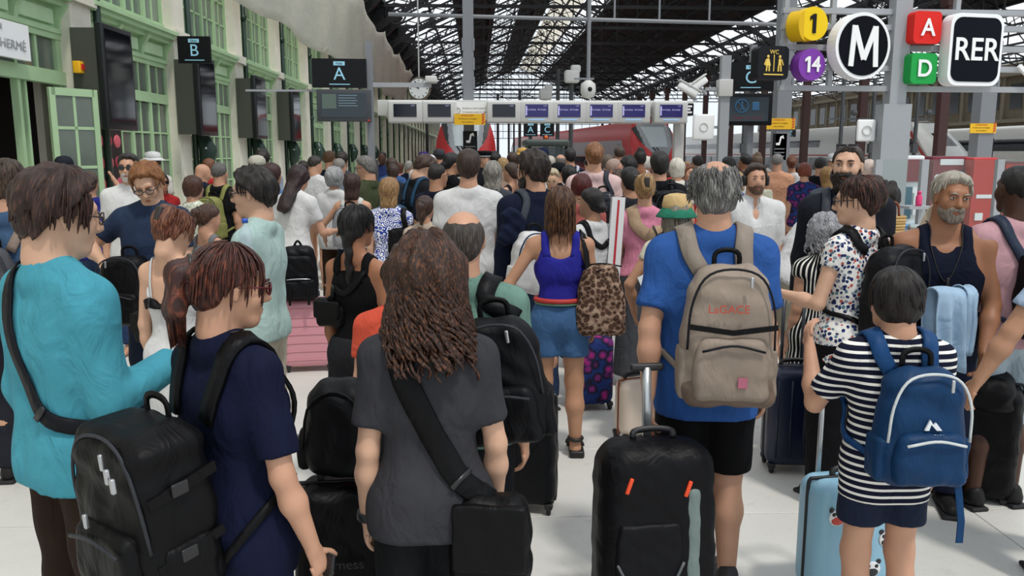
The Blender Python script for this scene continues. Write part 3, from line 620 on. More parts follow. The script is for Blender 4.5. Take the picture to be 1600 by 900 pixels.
t_, r = disc(1271, 37, 25, '#efc91c', 'round yellow metro line 1 sign beside its twin', None, .34, None, 14)
MB().prism([(-.02, -.12), (.03, -.12), (.03, .12), (-.01, .12), (-.06, .085), (-.06, .04), (-.02, .065)], 1, -.022, -.012).build('lettering', M_BLK, t_)
disc(1259, 40, 23, '#d9ae18', 'round yellow line sign seen edge-on behind the line 1 sign', None, .3, None, 40)
t_, r = disc(1268, 101, 24, '#7e3fa4', 'round purple metro line 14 sign', None, .28, None, 14); text('lettering', '4', .27, M_WHT, t_, (.055, -.024, -.005), depth=.004, bold=.004); MB().prism([(-.075, -.1), (-.035, -.1), (-.035, .1), (-.065, .1), (-.115, .065), (-.115, .03), (-.075, .055)], 1, -.028, -.016).build('lettering', M_WHT, t_); disc(1449, 43, 24, '#dd2a23', 'rounded square red letter A sign above the green D', 'A', .3, None, 10, .3, bold=.005); disc(1443, 107, 23, '#22a04a', 'rounded square green letter D sign below the red A', 'D', .3, None, 10, .3, bold=.005)
t_, r = disc(1208, 98, 25, '#14161c', 'rounded square dark WC sign with yellow figures', None, 0, None, 12, .3, w2=1.05)
M_GOLD = mat('wc yellow', '#e8c65a', .5); text('lettering', 'WC', .075, M_GOLD, t_, (0, -.02, .13), depth=.002)
for s in (-1, 1):
    f = MB().sphere((s*.085, -.02, .075), .02, 8, (1, .3, 1))
    if s < 0: f.prism([(-.1, .05), (-.07, .05), (-.045, -.04), (-.125, -.04)], 1, -.022, -.012)
    else: f.prism([(.07, .05), (.1, .05), (.105, -.03), (.065, -.03)], 1, -.022, -.012)
    f.bar((s*.1, -.018, -.03), (s*.105, -.018, -.11), .016).bar((s*.07, -.018, -.03), (s*.065, -.018, -.11), .016).bar((s*.11, -.018, .04), (s*.135, -.018, -.03), .012).build('figure', M_GOLD, t_)
MB().bar((0, -.018, .1), (0, -.018, -.11), .01).bar((-.14, -.018, -.15), (.14, -.018, -.15), .015).build('divider', M_GOLD, t_)
# ---- trains
M_TRED = mat('train red', '#d6393c', .3, var=.05); M_TGREY = mat('train silver grey', '#a6aaaf', .3); M_TDK = mat('train dark glass', '#23262c', .1); M_TWS = mat('train windscreen', '#d3dcdf', .08); M_TWHT = mat('train white', '#e9e9e5', .3, var=.05); M_CARM = mat('carmine stripe', '#c0392b', .4)  # windscreen is whitish: its pale reflections are painted into the base colour
def inside(p, poly):
    x, y = p; c = False; n = len(poly)
    for i in range(n):
        (x0, y0), (x1, y1) = poly[i], poly[i-1]
        if (y0 > y) != (y1 > y) and x < (x1-x0)*(y-y0)/(y1-y0)+x0: c = not c
    return c
def train(x, y, length, label, spec, rz=0):
    """nose points to -y; local z=0 is platform level"""
    t_ = thing('train', label, 'train', (x, y, -.9), rz); W = 1.45; H = spec['h']+.9; NL = spec['nl']
    def nose(xx, z):   # distance behind the tip, for a point on the front
        u = max(0, (z-1.7)/(H-1.7)); return NL*(.88*u**1.35)+.9*(abs(xx)/W)**3+.12*max(0, (1.2-z))
    def halfw(z):
        u = max(0, (z-2.6)/(H-2.6)); return W*(1-.32*u**2.2)
    zs = np.linspace(.35, H, 34); f = MB(); V = []; nx = 29
    for z in zs:
        for i in range(nx):
            xx = halfw(z)*math.sin((i/(nx-1)-.5)*math.pi)*1.0; V.append((xx, nose(xx, z), z))
    f.add(V, [(i*nx+j, i*nx+j+1, (i+1)*nx+j+1, (i+1)*nx+j) for i in range(len(zs)-1) for j in range(nx-1)])
    # flanks from the nose edge back to the end, and the roof
    Vs = []; yb = length
    for z in zs:
        y0 = nose(halfw(z), z)
        for s in (-1, 1): Vs += [(s*halfw(z), y0, z), (s*halfw(z), yb, z)]
    Fs = []
    for i in range(len(zs)-1):
        for s in (0, 2): Fs.append((i*4+s, i*4+s+1, i*4+4+s+1, i*4+4+s))
    k = (len(zs)-1)*4; n0 = len(Vs); hw = halfw(H); yr = nose(0, H)
    Vs += [(0, yr, H+.16), (0, yb, H+.16)]; Fs += [(k, k+1, n0+1, n0), (k+2, k+3, n0+1, n0), (1, 3, k+3, k+1), (k, k+2, n0)]
    f.add(Vs, Fs); f.build('body_shell', spec['body'], t_, True)
    def patch(poly, m, name, off=.012):
        xs_ = [p[0] for p in poly]; zs_ = [p[1] for p in poly]; st = .045; g = {}; V = []; F = []
        nx_ = int((max(xs_)-min(xs_))/st)+1; nz_ = int((max(zs_)-min(zs_))/st)+1
        def vid(i, j):
            if (i, j) not in g:
                xx = min(xs_)+i*st; z = min(zs_)+j*st; xc = max(-halfw(z), min(halfw(z), xx)); g[(i, j)] = len(V); V.append((xc*1.002, nose(xc, z)-off, z+off*.5))
            return g[(i, j)]
        for i in range(nx_):
            for j in range(nz_):
                if inside((min(xs_)+(i+.5)*st, min(zs_)+(j+.5)*st), poly): F.append((vid(i, j), vid(i+1, j), vid(i+1, j+1), vid(i, j+1)))
        if F: MB().add(V, F).build(name, m, t_, True)
    def side(s, y0, y1, z0, z1, m, name, sk0=0, sk1=0):
        V = []; o = .015; F = []
        for i, z in enumerate(np.linspace(z0, z1, 6)):
            u = (z-z0)/(z1-z0); e = max(y0+sk0*u, nose(halfw(z), z)); V += [(s*(halfw(z)+o), e, z), (s*(halfw(z)+o), y1+sk1*u, z)]
        F = [(i*2, i*2+1, i*2+3, i*2+2) for i in range(5)]; MB().add(V, F).build(name, m, t_, True)
    spec['deco'](t_, patch, side, H, W, yb, nose, halfw); return t_
def deco_red(t_, patch, side, H, W, yb, nose, halfw):
    patch([(-.35, 2.6), (.35, 2.6), (.9, 3.3), (1.08, 4.1), (.8, H-.1), (-.8, H-.1), (-1.08, 4.1), (-.9, 3.3)], M_TGREY, 'front_mask'); patch([(-.5, 3.1), (.5, 3.1), (.7, 4.25), (-.7, 4.25)], M_TWS, 'windscreen', .03)
    for s in (-1, 1):
        patch([(s*.78, 3.15), (s*1.0, 3.5), (s*1.18, 4.2), (s*.92, 4.35)][::s], mat('corner glass', '#4a4f50', .2), 'corner_window', .02); patch([(s*.6, 1.55), (s*1.25, 1.75), (s*1.2, 1.95), (s*.65, 1.72)][::s], M_TDK, 'headlight', .03)
        side(s, 3.2, yb, 2.55, 3.55, M_TGREY, 'grey_band', 1.2); side(s, 5, yb, 1.75, 2.5, M_TDK, 'window_band', -1.0); side(s, 2.2, yb, .9, 1.3, M_TGREY, 'sill_band', 0)
        side(s, 4.4, 4.9, 2.1, 3.3, M_TDK, 'door_window', .35, .35)
        for k in range(9): side(s, 8+k*4.2, 8.12+k*4.2, 1.7, 2.55, M_TRED, 'window_post')
    patch([(-.35, 1.2), (.35, 1.2), (.3, 2.15), (-.3, 2.15)], mat('coupler cover', '#9a9ea4', .35), 'coupler_cover', .03); patch([(-.06, 1.9), (.06, 1.9), (.06, 2.02), (-.06, 2.02)], M_RED, 'tail_lamp', .06)
    for x0 in (-.15, .05):
        a = (x0+.25, 2.3); c = (x0-.25, 3.1); MB().bar((a[0], nose(a[0], a[1])-.08, a[1]), (c[0], nose(c[0], c[1])-.08, c[1]), .04).build('wiper', M_BLK, t_)
red = dict(h=3.72, nl=3.6, body=M_TRED, deco=deco_red)
p = at(727, 238, 38); train(p[0], 38, 60, 'red high-speed train facing us behind the central pillar', red)
p = at(1040, 238, 46); train(p[0], 46, 60, 'red and silver high-speed train seen from its left flank, right of centre', red, R(4.5))
def deco_tgv(t_, patch, side, H, W, yb, nose, halfw):
    patch([(-.6, H-1.6), (.6, H-1.6), (.5, H-.75), (-.5, H-.75)], M_TDK, 'windscreen', .02)
    for s in (-1, 1):
        side(s, 3.4, 4.6, 3.2, 3.75, M_TDK, 'cab_window', .3, -.2); side(s, 0, 5.5, 2.0, 3.6, M_CARM, 'carmine_stripe', 3.4, -1.4) if False else None
        V = [];
        for i in range(12):
            u = i/11; z = 1.5+2.8*u; e = nose(halfw(z), z)+.15+.2*u; V += [(s*(halfw(z)+.02), e, z), (s*(halfw(z)+.02), e+.45, z)]
        MB().add(V, [(i*2, i*2+1, i*2+3, i*2+2) for i in range(11)]).build('carmine_stripe', M_CARM, t_, True)
        side(s, 9, yb, 1.3, 2.35, M_TDK, 'lower_window_band'); side(s, 19, yb, 3.25, 3.85, M_TDK, 'upper_window_band'); side(s, 9, yb, 2.5, 2.62, M_CARM, 'thin_stripe')
        for k in range(10): side(s, 22+k*5, 22.5+k*5, 3.2, 3.9, M_TWHT, 'window_post'); side(s, 14+k*6, 14.8+k*6, 1.2, 2.4, M_TWHT, 'door')
tgv = dict(h=3.95, nl=5.2, body=M_TWHT, deco=deco_tgv)
p = at(1500, 238, 54); train(p[0]-.3, 53, 70, 'white double-deck train with a red nose stripe behind the kiosks', tgv, R(1))
def deco_car(t_, patch, side, H, W, yb, nose, halfw):
    for s in (-1, 1):
        side(s, 1.8, yb, 2.9, 3.7, M_TDK, 'window_band'); side(s, 3, 4.4, .8, 2.7, M_TDK, 'door_glass'); side(s, 2.6, 3.0, .8, 2.75, M_CARM, 'door_edge'); side(s, 5, yb, 1.3, 2.1, M_CARM, 'red_band')
p = at(1600, 238, 44); train(p[0]+8.2, 44, 60, 'pale grey train with a red band at the far right edge', dict(h=3.6, nl=1.2, body=M_TWHT, deco=deco_car), R(0))
# overhead-line masts between the far platforms
for px, py, d_, nm in ((665, 0, 0, ''),)[:0]: pass
for px, d_, w_ in ((668, 60, 'left of the frontal red train'), (778, 62, 'right beside the frontal red train'), (795, 75, 'between the frontal red train and the small A sign'), (812, 58, 'immediately left of the small far A sign'), (803, 95, 'thinnest and farthest, left of the small A sign'), (871, 44, 'right of the small far C sign'), (962, 100, 'behind the roof of the side-on red train')):
    p = at(px, 238, d_); o = MB().tube([(0, 0, 0), (0, 0, 6.2)], .1, 6).bar((-.8, 0, 5.6), (1.2, 0, 5.6), .08).bar((0, 0, 6.1), (1.1, 0, 5.6), .05).build('line_mast', M_DGREY, None, loc=(p[0], d_, 0)); tag(o, 'thin dark overhead-line mast '+w_, 'mast', 'far line masts')
for i, px in enumerate((1161, 1312, 1360, 1428)):
    p = at(px, 238, 27); o = MB().tube([(0, 0, 0), (0, 0, 4.3)], .07, 6).bar((-.5, 0, 3.0), (.5, 0, 3.0), .05).sphere((.4, 0, 3.2), .12, 8).box((-.09, -.09, 1.9), (.09, .09, 2.2)).build('lamp_post', M_DGREY, None, loc=(p[0], 27, 0)); tag(o, ('slim dark post below the platform C sign', 'slim dark post left of the metro sign post', 'slim dark post just behind the metro sign post', 'slim dark post in front of the white train nose')[i], 'post')
# baggage tractor in the crowd
p = at(853, 238, 22); tr = thing('baggage_tractor', 'dark baggage tractor cab with an orange beacon in the crowd', 'vehicle', (p[0], 22, 0))
MB().rbox((0, 0, .6), (.55, 1.2, .35), .06).build('chassis', M_DGREY, tr, True); MB().rbox((-.02, .1, 2.16), (.58, .8, .09), .07).build('cab_roof', mat('cab roof green grey', '#3a4440', .5), tr, True)
for x in (-.5, .5):
    for y_ in (-.6, .7): MB().bar((x, y_, .9), (x*.95, y_, 2.1), .07).build('cab_post', M_BLK, tr)
box('rear_screen', (-.46, -.62, 1.0), (.46, -.6, 2.05), glassy('cab glass', '#2c3a38', .6), tr); MB().lathe([(.05, 2.25), (.05, 2.34), (.02, 2.36)], 10).build('beacon', mat('beacon orange', '#e0641e', .4), tr, True)
for x in (-.5, .5):
    for y_ in (-.8, .8): MB().lathe([(.28, -.09), (.3, 0), (.28, .09)], 16, M=Matrix.Translation((x, y_, .3)) @ Matrix.Rotation(math.pi/2, 4, 'Y')).build('wheel', M_BLK, tr, True)
box('seat', (-.3, -.2, .95), (.3, .3, 1.5), M_BLK, tr, bev=.04)
# ---- ticket kiosks and glass screens at the right
def kiosk(px0, px1, py0, d, body, label, deco):
    a = at(px0, 300, d); c = at(px1, 300, d); h = at(px0, py0, d)[2]; w = c[0]-a[0]; t_ = thing('ticket_kiosk', label, 'kiosk', ((a[0]+c[0])/2, d, 0))
    MB().rbox((0, .25, h/2), (w/2, .25, h/2), .03).build('cabinet', body, t_, True); deco(t_, w, h)
M_BURG = mat('kiosk burgundy', '#7d1f33', .3); M_KWH = mat('kiosk white', '#dfe4e6', .3); M_KBL = mat('kiosk blue', '#7fb2cf', .3); M_KRED = mat('kiosk red', '#b51d22', .35); M_NAVY = mat('kiosk navy', '#1e2f55', .3)
def k1(t_, w, h):
    box('header', (-w/2-.03, -.03, h-.35), (w/2+.03, 0, h-.05), M_BURG, t_); box('screen', (-w*.42, -.02, h-.85), (w*.1, 0, h-.42), mat('kiosk screen', '#3c5d72', .1), t_); box('keypad', (w*.15, -.03, h-.8), (w*.4, 0, h-.5), M_KWH, t_); box('lower_panel', (-w*.45, -.02, .2), (w*.45, 0, h-.92), M_KBL, t_)
    text('lettering', 'OUI', .16, M_NAVY, t_, (0, -.025, h-1.3), depth=.002, bold=.004); MB().tube([(-.02+.09*math.cos(a), -.025, h-1.05+.09*math.sin(a)) for a in np.linspace(.6, 6.8, 18)], .02, 6, False).build('emblem', mat('emblem blue', '#2a5fa8', .4), t_)
def k2(t_, w, h):
    box('front_panel', (-w*.48, -.02, .3), (w*.48, 0, h-.08), M_BURG, t_); text('lettering', 'OUI', .13, M_KWH, t_, (-w*.22, -.025, h-.3), depth=.002, bold=.004)
    for i in range(4): box('text_line', (-w*.4, -.025, h-.55-.07*i), (-w*.05, -.02, h-.53-.07*i), mat('pale pink', '#c58a97', .4), t_)
    box('screen', (w*.08, -.03, h-.5), (w*.42, -.015, h-.2), mat('kiosk screen', '#3c5d72', .1), t_); box('top_label', (-w*.3, -.025, h-.12), (w*.3, -.02, h-.04), M_KWH, t_)
def k3(t_, w, h):
    box('front_panel', (-w*.48, -.02, .2), (w*.48, 0, h-.04), M_KRED, t_); box('slot', (-w*.3, -.03, h-.55), (w*.3, -.02, h-.5), M_KWH, t_); box('card_reader', (-w*.3, -.04, h-.85), (0, -.02, h-.75), M_KWH, t_)
kiosk(1398, 1442, 243, 11, M_KWH, 'white and light blue ticket kiosk beside the metro post', k1); kiosk(1452, 1512, 244, 11.2, M_BURG, 'burgundy ticket kiosk behind the man in the dark tank top', k2); kiosk(1516, 1556, 246, 11, M_KRED, 'plain red ticket kiosk right of the burgundy one', k3)
kiosk(1566, 1610, 252, 11.4, M_BURG, 'red ticket kiosk at the far right behind the pink shirt', k3)
M_GL = glassy('clear green glass', '#6f9488', .12)
sc = at(1370, 247, 9.2); gs = thing('glass_screen', 'tall clear glass screen with grey posts in front of the kiosks', 'screen', (sc[0], 9.2, 0)); ex = at(1640, 247, 9.2)[0]-sc[0]
n = 0
for px in (1372, 1444, 1562, 1640):
    x = at(px, 260, 9.2)[0]-sc[0]; box('post', (x-.04, -.03, 0), (x+.04, .03, 1.84), M_GREY, gs)
    if n: box('pane', (xo+.05, -.006, .12), (x-.05, .006, 1.84), M_GL, gs)
    xo = x; n += 1
box('bottom_rail', (0, -.03, .05), (ex, .03, .12), M_GREY, gs); xk = at(1435, 322, 9.0); box('ledge', (xk[0]-sc[0]-.15, -.3, xk[2]-.03), (xk[0]-sc[0]+.15, -.0, xk[2]), M_GREY, gs)
q0 = at(1480, 360, 6.3); q1 = at(1560, 430, 6.3); es = thing('escalator_balustrade', 'green-tinted glass escalator balustrade beside the man in the tank top', 'balustrade', (q0[0], 6.3, 0)); dx = q1[0]-q0[0]
MB().prism([(-.3, .0), (dx+.5, .0), (dx+.5, .75), (dx*.55, .95), (.0, 1.3), (-.3, 1.3)], 1, -.01, .01).build('pane', glassy('green balustrade glass', '#2f6c5c', .4), es)
MB().tube([(-.3, 0, 1.33), (0, 0, 1.33), (dx*.55, 0, .98), (dx+.5, 0, .78)], .035, 8).build('handrail', mat('steel handrail', '#b9c2c0', .25, metal=.8), es, True)
# ================================================================ figures: implicit surfaces meshed by surface nets
class SDF:
    def __init__(s): s.p = []; s.cuts = []; s.noise = None; s.cn = None
    def rc(s, a, b, ra, rb=None, k=.02, S=(1, 1, 1), fr=None, sub=False, cut=None):
        """tapered capsule; S squashes its section; fr = (R, c) local frame; cut = list of (point, normal) ending it flat"""
        s.p.append((np.array(a, float), np.array(b, float), ra, ra if rb is None else rb, k, np.array(S, float), fr, sub, cut or [])); return s
    def el(s, c, r, k=.02, fr=None, sub=False):
        m = max(r); return s.rc(c, c, m, m, k, (r[0]/m, r[1]/m, r[2]/m), fr, sub)
    def cut(s, pt, n): s.cuts.append((np.array(pt, float), np.array(n, float)/np.linalg.norm(n))); return s
    @staticmethod
    def dist(pr, X, Y, Z):
        a, b, ra, rb, k, S, fr, sub, cuts = pr
        x, y, z = X, Y, Z
        if fr is not None:
            Rm, c = fr; x = x-c[0]; y = y-c[1]; z = z-c[2]
            x, y, z = (Rm[0, 0]*x+Rm[1, 0]*y+Rm[2, 0]*z), (Rm[0, 1]*x+Rm[1, 1]*y+Rm[2, 1]*z), (Rm[0, 2]*x+Rm[1, 2]*y+Rm[2, 2]*z)
        aa = a/S; ba = b/S-aa; bb = float(ba @ ba)
        px = x/S[0]-aa[0]; py = y/S[1]-aa[1]; pz = z/S[2]-aa[2]
        if bb > 1e-12:
            h = np.clip((px*ba[0]+py*ba[1]+pz*ba[2])/bb, 0, 1)
            d = np.sqrt((px-ba[0]*h)**2+(py-ba[1]*h)**2+(pz-ba[2]*h)**2)-(ra+(rb-ra)*h)
        else: d = np.sqrt(px*px+py*py+pz*pz)-ra
        d = d*(float(S.min())*.5+float(np.mean(S))*.5)
        for q, n in cuts: d = np.maximum(d, (X-q[0])*n[0]+(Y-q[1])*n[1]+(Z-q[2])*n[2])
        return d
    @staticmethod
    def comb(F, d, k, sub):
        if sub:
            if k <= 0: return np.maximum(F, -d)
            h = np.clip(.5-.5*(F+d)/k, 0, 1); return F*(1-h)-d*h+k*h*(1-h)
        if k <= 0: return np.minimum(F, d)
        h = np.clip(.5+.5*(F-d)/k, 0, 1); return F*(1-h)+d*h-k*h*(1-h)
    def ev(s, P):
        P = np.asarray(P, float); X, Y, Z = P[:, 0], P[:, 1], P[:, 2]; F = np.full(len(P), 5.0)
        for pr in s.p: F = s.comb(F, s.dist(pr, X, Y, Z), pr[4], pr[7])
        for q, n in s.cuts: F = np.maximum(F, (X-q[0])*n[0]+(Y-q[1])*n[1]+(Z-q[2])*n[2])
        return F
    def bb(s, pr):
        a, b, ra, rb, k, S, fr, sub, _ = pr; lo = np.minimum(a-ra*S, b-rb*S); hi = np.maximum(a+ra*S, b+rb*S)
        if fr is not None:
            Rm, c = fr; q = np.array([Rm @ np.array([x, y, z])+c for x in (lo[0], hi[0]) for y in (lo[1], hi[1]) for z in (lo[2], hi[2])]); lo, hi = q.min(0), q.max(0)
        return lo, hi
    def mesh(s, h, fine=None):
        """h voxel size; fine = (centre, radius, h2): finer spacing around a point (the head)"""
        B = [s.bb(p) for p in s.p if not p[7]]; lo = np.min([x[0] for x in B], 0)-2*h; hi = np.max([x[1] for x in B], 0)+2*h
        ax = []
        for i in range(3):
            if fine is None: ax.append(np.arange(lo[i], hi[i]+h, h))
            else:
                c, r, h2 = fine; a0, a1 = c[i]-r, c[i]+r; seg = []
                if a0 > lo[i]: n = max(1, int(math.ceil((a0-lo[i])/h))); seg.append(np.linspace(lo[i], a0, n+1)[:-1])
                st = max(a0, lo[i]); en = min(a1, hi[i]); n = max(1, int(math.ceil((en-st)/h2))); seg.append(np.linspace(st, en, n+1))
                if a1 < hi[i]: n = max(1, int(math.ceil((hi[i]-a1)/h))); seg.append(np.linspace(a1, hi[i], n+1)[1:])
                ax.append(np.concatenate(seg))
        F = np.full([len(a) for a in ax], 1.0, dtype=np.float32)
        for pr, bb_ in zip(s.p, [s.bb(p) for p in s.p]):
            mg = pr[4]+2.6*h; sl = []
            for i in range(3):
                i0 = int(np.searchsorted(ax[i], bb_[0][i]-mg)); i1 = int(np.searchsorted(ax[i], bb_[1][i]+mg)); sl.append(slice(max(0, i0-1), min(len(ax[i]), i1+1)))
            sl = tuple(sl)
            if F[sl].size == 0: continue
            X = ax[0][sl[0]][:, None, None]; Y = ax[1][sl[1]][None, :, None]; Z = ax[2][sl[2]][None, None, :]
            F[sl] = s.comb(F[sl], s.dist(pr, X, Y, Z), pr[4], pr[7])
        X = ax[0][:, None, None]; Y = ax[1][None, :, None]; Z = ax[2][None, None, :]
        if s.noise is not None: F = F+s.noise(X, Y, Z)
        e_ = s.cn(X, Y, Z) if s.cn else 0
        for q, n in s.cuts: F = np.maximum(F, (X-q[0])*n[0]+(Y-q[1])*n[1]+(Z-q[2])*n[2]+e_)
        F[0] = F[-1] = 1; F[:, 0] = F[:, -1] = 1; F[:, :, 0] = F[:, :, -1] = 1
        return surfnet(F, ax)
def surfnet(F, ax):
    I = F < 0; c = I[:-1, :-1, :-1].astype(np.int8)
    for o in ((1, 0, 0), (0, 1, 0), (0, 0, 1), (1, 1, 0), (1, 0, 1), (0, 1, 1), (1, 1, 1)):
        c = c+I[o[0]:I.shape[0]-1+o[0], o[1]:I.shape[1]-1+o[1], o[2]:I.shape[2]-1+o[2]]
    act = (c > 0) & (c < 8); ids = np.full(act.shape, -1, dtype=np.int64); ijk = np.argwhere(act); ids[act] = np.arange(len(ijk))
    if len(ijk) == 0: return np.zeros((0, 3)), np.zeros((0, 4), int)
    i, j, k = ijk.T; P = np.zeros((len(ijk), 3)); N = np.zeros(len(ijk))
    C = [(a, b_, d) for a in (0, 1) for b_ in (0, 1) for d in (0, 1)]; f = {o: F[i+o[0], j+o[1], k+o[2]] for o in C}
    x = {0: ax[0][i], 1: ax[0][i+1]}; y = {0: ax[1][j], 1: ax[1][j+1]}; z = {0: ax[2][k], 1: ax[2][k+1]}
    for o in C:
        for d in range(3):
            if o[d] == 0:
                q = list(o); q[d] = 1; q = tuple(q); f0, f1 = f[o], f[q]; m = (f0 < 0) != (f1 < 0)
                t = np.where(m, f0/np.where(m, f0-f1, 1), 0)
                pa = (x[o[0]], y[o[1]], z[o[2]]); pb = (x[q[0]], y[q[1]], z[q[2]])
                for e in range(3): P[:, e] += np.where(m, pa[e]+(pb[e]-pa[e])*t, 0)
                N += m
    P /= N[:, None]; faces = []
    for d in range(3):
        sl0 = [slice(1, -1)]*3; sl1 = [slice(1, -1)]*3; sl0[d] = slice(0, -1); sl1[d] = slice(1, None)
        A, B = I[tuple(sl0)], I[tuple(sl1)]; m = A != B; e = np.argwhere(m)
        if len(e) == 0: continue
        e = e+np.array([0 if q == d else 1 for q in range(3)]); u, v = [(1, 2), (2, 0), (0, 1)][d]
        def cid(du, dv):
            g = e.copy(); g[:, u] -= du; g[:, v] -= dv; return ids[g[:, 0], g[:, 1], g[:, 2]]
        q = np.stack([cid(1, 1), cid(0, 1), cid(0, 0), cid(1, 0)], 1)
        inn = A[m]; q[~inn] = q[~inn][:, ::-1]; faces.append(q)
    return P, np.concatenate(faces)
def project(sdf, P, off, it=6):
    P = np.array(P, float); e = .004
    for _ in range(it):
        f = sdf.ev(P); G = np.stack([sdf.ev(P+np.eye(3)[i]*e)-sdf.ev(P-np.eye(3)[i]*e) for i in range(3)], 1)/(2*e); g2 = np.linalg.norm(G, axis=1)+1e-6; P = P-G/(g2**2)[:, None]*np.clip(f-off, -.05, .05)[:, None]
    return P, G/g2[:, None]
def wrinkle(amp, f=14, ph=0):
    def fn(X, Y, Z): return amp*(np.sin(f*X+6*np.sin(5*Z+ph)+ph)*np.sin(f*.8*Z+3*np.sin(6*X+ph))*.6+np.sin(f*2.1*Z+9*X+ph*2+4*Y)*.4)
    return fn
# ---- materials for people
SKIN = {}
def skin(c):
    if c not in SKIN:
        b = NB('skin '+c); n = b.noise(b.obj(), 9, 4); cc = lin(c)
        b.l(b.ramp(n, [(.3, tuple(v*.86 for v in cc[:3])), (.7, cc[:3])]), b.b.inputs['Base Color']); b.b.inputs['Roughness'].default_value = .5
        b.b.inputs['Subsurface Weight'].default_value = .0; b.b.inputs['Specular IOR Level'].default_value = .35
        b.bump(b.noise(b.obj(), 60, 2), .05, .003); SKIN[c] = b.m
    return SKIN[c]
def hair_mat(c, c2=None, curl=0):
    nm = 'hair %s %s %s' % (c, c2, curl)
    if nm in MATS: return MATS[nm]
    b = NB(nm); sp = b.n('SeparateXYZ'); b.l(b.obj(), sp.inputs[0]); a = b.math('ARCTAN2', sp.outputs[0], sp.outputs[1])
    cb = b.n('CombineXYZ'); b.l(b.math('MULTIPLY', a, 9.0), cb.inputs[0]); b.l(b.math('MULTIPLY', sp.outputs[2], 9 if not curl else 30), cb.inputs[1]); b.l(b.math('MULTIPLY', sp.outputs[0], 12 if not curl else 30), cb.inputs[2])
    n = b.noise(cb.outputs[0], 2.6, 5, .62); cc = lin(c); c2 = lin(c2) if c2 else tuple(min(1, v*2.3+.012) for v in cc[:3])
    b.l(b.ramp(n, [(.28, tuple(v*.4 for v in cc[:3])), (.5, cc[:3]), (.72, c2[:3])]), b.b.inputs['Base Color']); b.b.inputs['Roughness'].default_value = .42; b.b.inputs['Specular IOR Level'].default_value = .4
    b.bump(n, .55, .012); MATS[nm] = b.m; return b.m
def cloth(c, kind='plain'):
    nm = 'cloth %s %s' % (c, kind)
    if nm in MATS: return MATS[nm]
    b = NB(nm); o = b.obj(); cc = lin(c); cc = tuple(min(v, .62) for v in cc[:3])+(1,); base = None; p = b.b
    sp = b.n('SeparateXYZ'); b.l(o, sp.inputs[0])
    if kind == 'hstripe':
        w = b.math('FRACT', b.math('MULTIPLY', b.math('ADD', sp.outputs[2], b.math('MULTIPLY', sp.outputs[0], .0)), 36.0)); base = b.ramp(w, [(0, c), (.62, c), (.64, '#e9e6df'), (.98, '#e9e6df')], 'CONSTANT')
    elif kind == 'vstripe':
        a = b.math('ARCTAN2', sp.outputs[0], sp.outputs[1]); w = b.math('FRACT', b.math('MULTIPLY', a, 7.0)); base = b.ramp(w, [(0, c), (.66, '#e6e3db')], 'CONSTANT')
    elif kind in ('floral', 'dots', 'leopard', 'swirl', 'camo', 'batik'):
        v = b.n('TexVoronoi'); v.inputs['Scale'].default_value = {'floral': 48, 'dots': 60, 'leopard': 38, 'swirl': 22, 'camo': 14, 'batik': 36}[kind]; v.inputs['Randomness'].default_value = .95
        nz = b.n('TexNoise'); nz.inputs['Scale'].default_value = 18; b.l(o, nz.inputs[0]); vm = b.n('VectorMath', operation='ADD'); b.l(o, vm.inputs[0]); sc_ = b.n('VectorMath', operation='SCALE'); sc_.inputs[3].default_value = .02; b.l(nz.outputs[1], sc_.inputs[0]); b.l(sc_.outputs[0], vm.inputs[1]); b.l(vm.outputs[0], v.inputs[0])
        D = v.outputs['Distance']; Cc = v.outputs['Color']; sc2 = b.n('SeparateColor'); b.l(Cc, sc2.inputs[0])
        if kind == 'floral':
            pet = b.ramp(sc2.outputs[0], [(0, '#22305e'), (.3, '#b4574a'), (.45, '#5b7a86'), (.62, '#2a3557'), (.8, '#8a8f9a')], 'CONSTANT'); msk = b.ramp(D, [(.0, (1, 1, 1)), (.46, (0, 0, 0))], 'CONSTANT'); base = b.mix(msk, lin('#e4e1dc'), pet)
        elif kind == 'dots': base = b.mix(b.ramp(D, [(0, (1, 1, 1)), (.34, (0, 0, 0))], 'CONSTANT'), cc, lin('#dfe0ea'))
        elif kind == 'leopard': base = b.ramp(D, [(0, '#2a1a16'), (.22, '#5c4234'), (.36, '#1a100e'), (.55, '#6e5546'), (.8, '#9c8472')])
        elif kind == 'swirl': base = b.ramp(b.math('FRACT', b.math('MULTIPLY', D, 3.2)), [(0, c), (.5, '#e8e9ee')], 'CONSTANT')
        elif kind == 'batik': base = b.ramp(D, [(0, '#6f8f6a'), (.3, '#d9d6c6'), (.5, '#9fae9a'), (.7, '#efece0')])
        else: base = b.ramp(D, [(0, c), (.3, '#6a2d6e'), (.5, '#1c1c26'), (.7, '#24356e')])
    if base is None:
        n = b.noise(o, 7, 5, .6); base = b.ramp(n, [(.25, tuple(v*.8 for v in cc[:3])), (.7, tuple(min(1, v*1.08) for v in cc[:3]))])
    b.l(base, p.inputs['Base Color']); p.inputs['Roughness'].default_value = .85 if kind != 'nylon' else .5; p.inputs['Specular IOR Level'].default_value = .15
    mp = b.n('Mapping'); mp.inputs['Scale'].default_value = (1, 1, .55); b.l(o, mp.inputs[0])
    n1 = b.n('TexNoise'); n1.inputs['Scale'].default_value = 9; n1.inputs['Detail'].default_value = 3; n1.inputs['Distortion'].default_value = 1.1; b.l(mp.outputs[0], n1.inputs[0])
    b.bump(n1.outputs[0], .62 if kind != 'nylon' else .4, .035)
    if kind == 'denim': p.inputs['Roughness'].default_value = .9
    MATS[nm] = b.m; return b.m
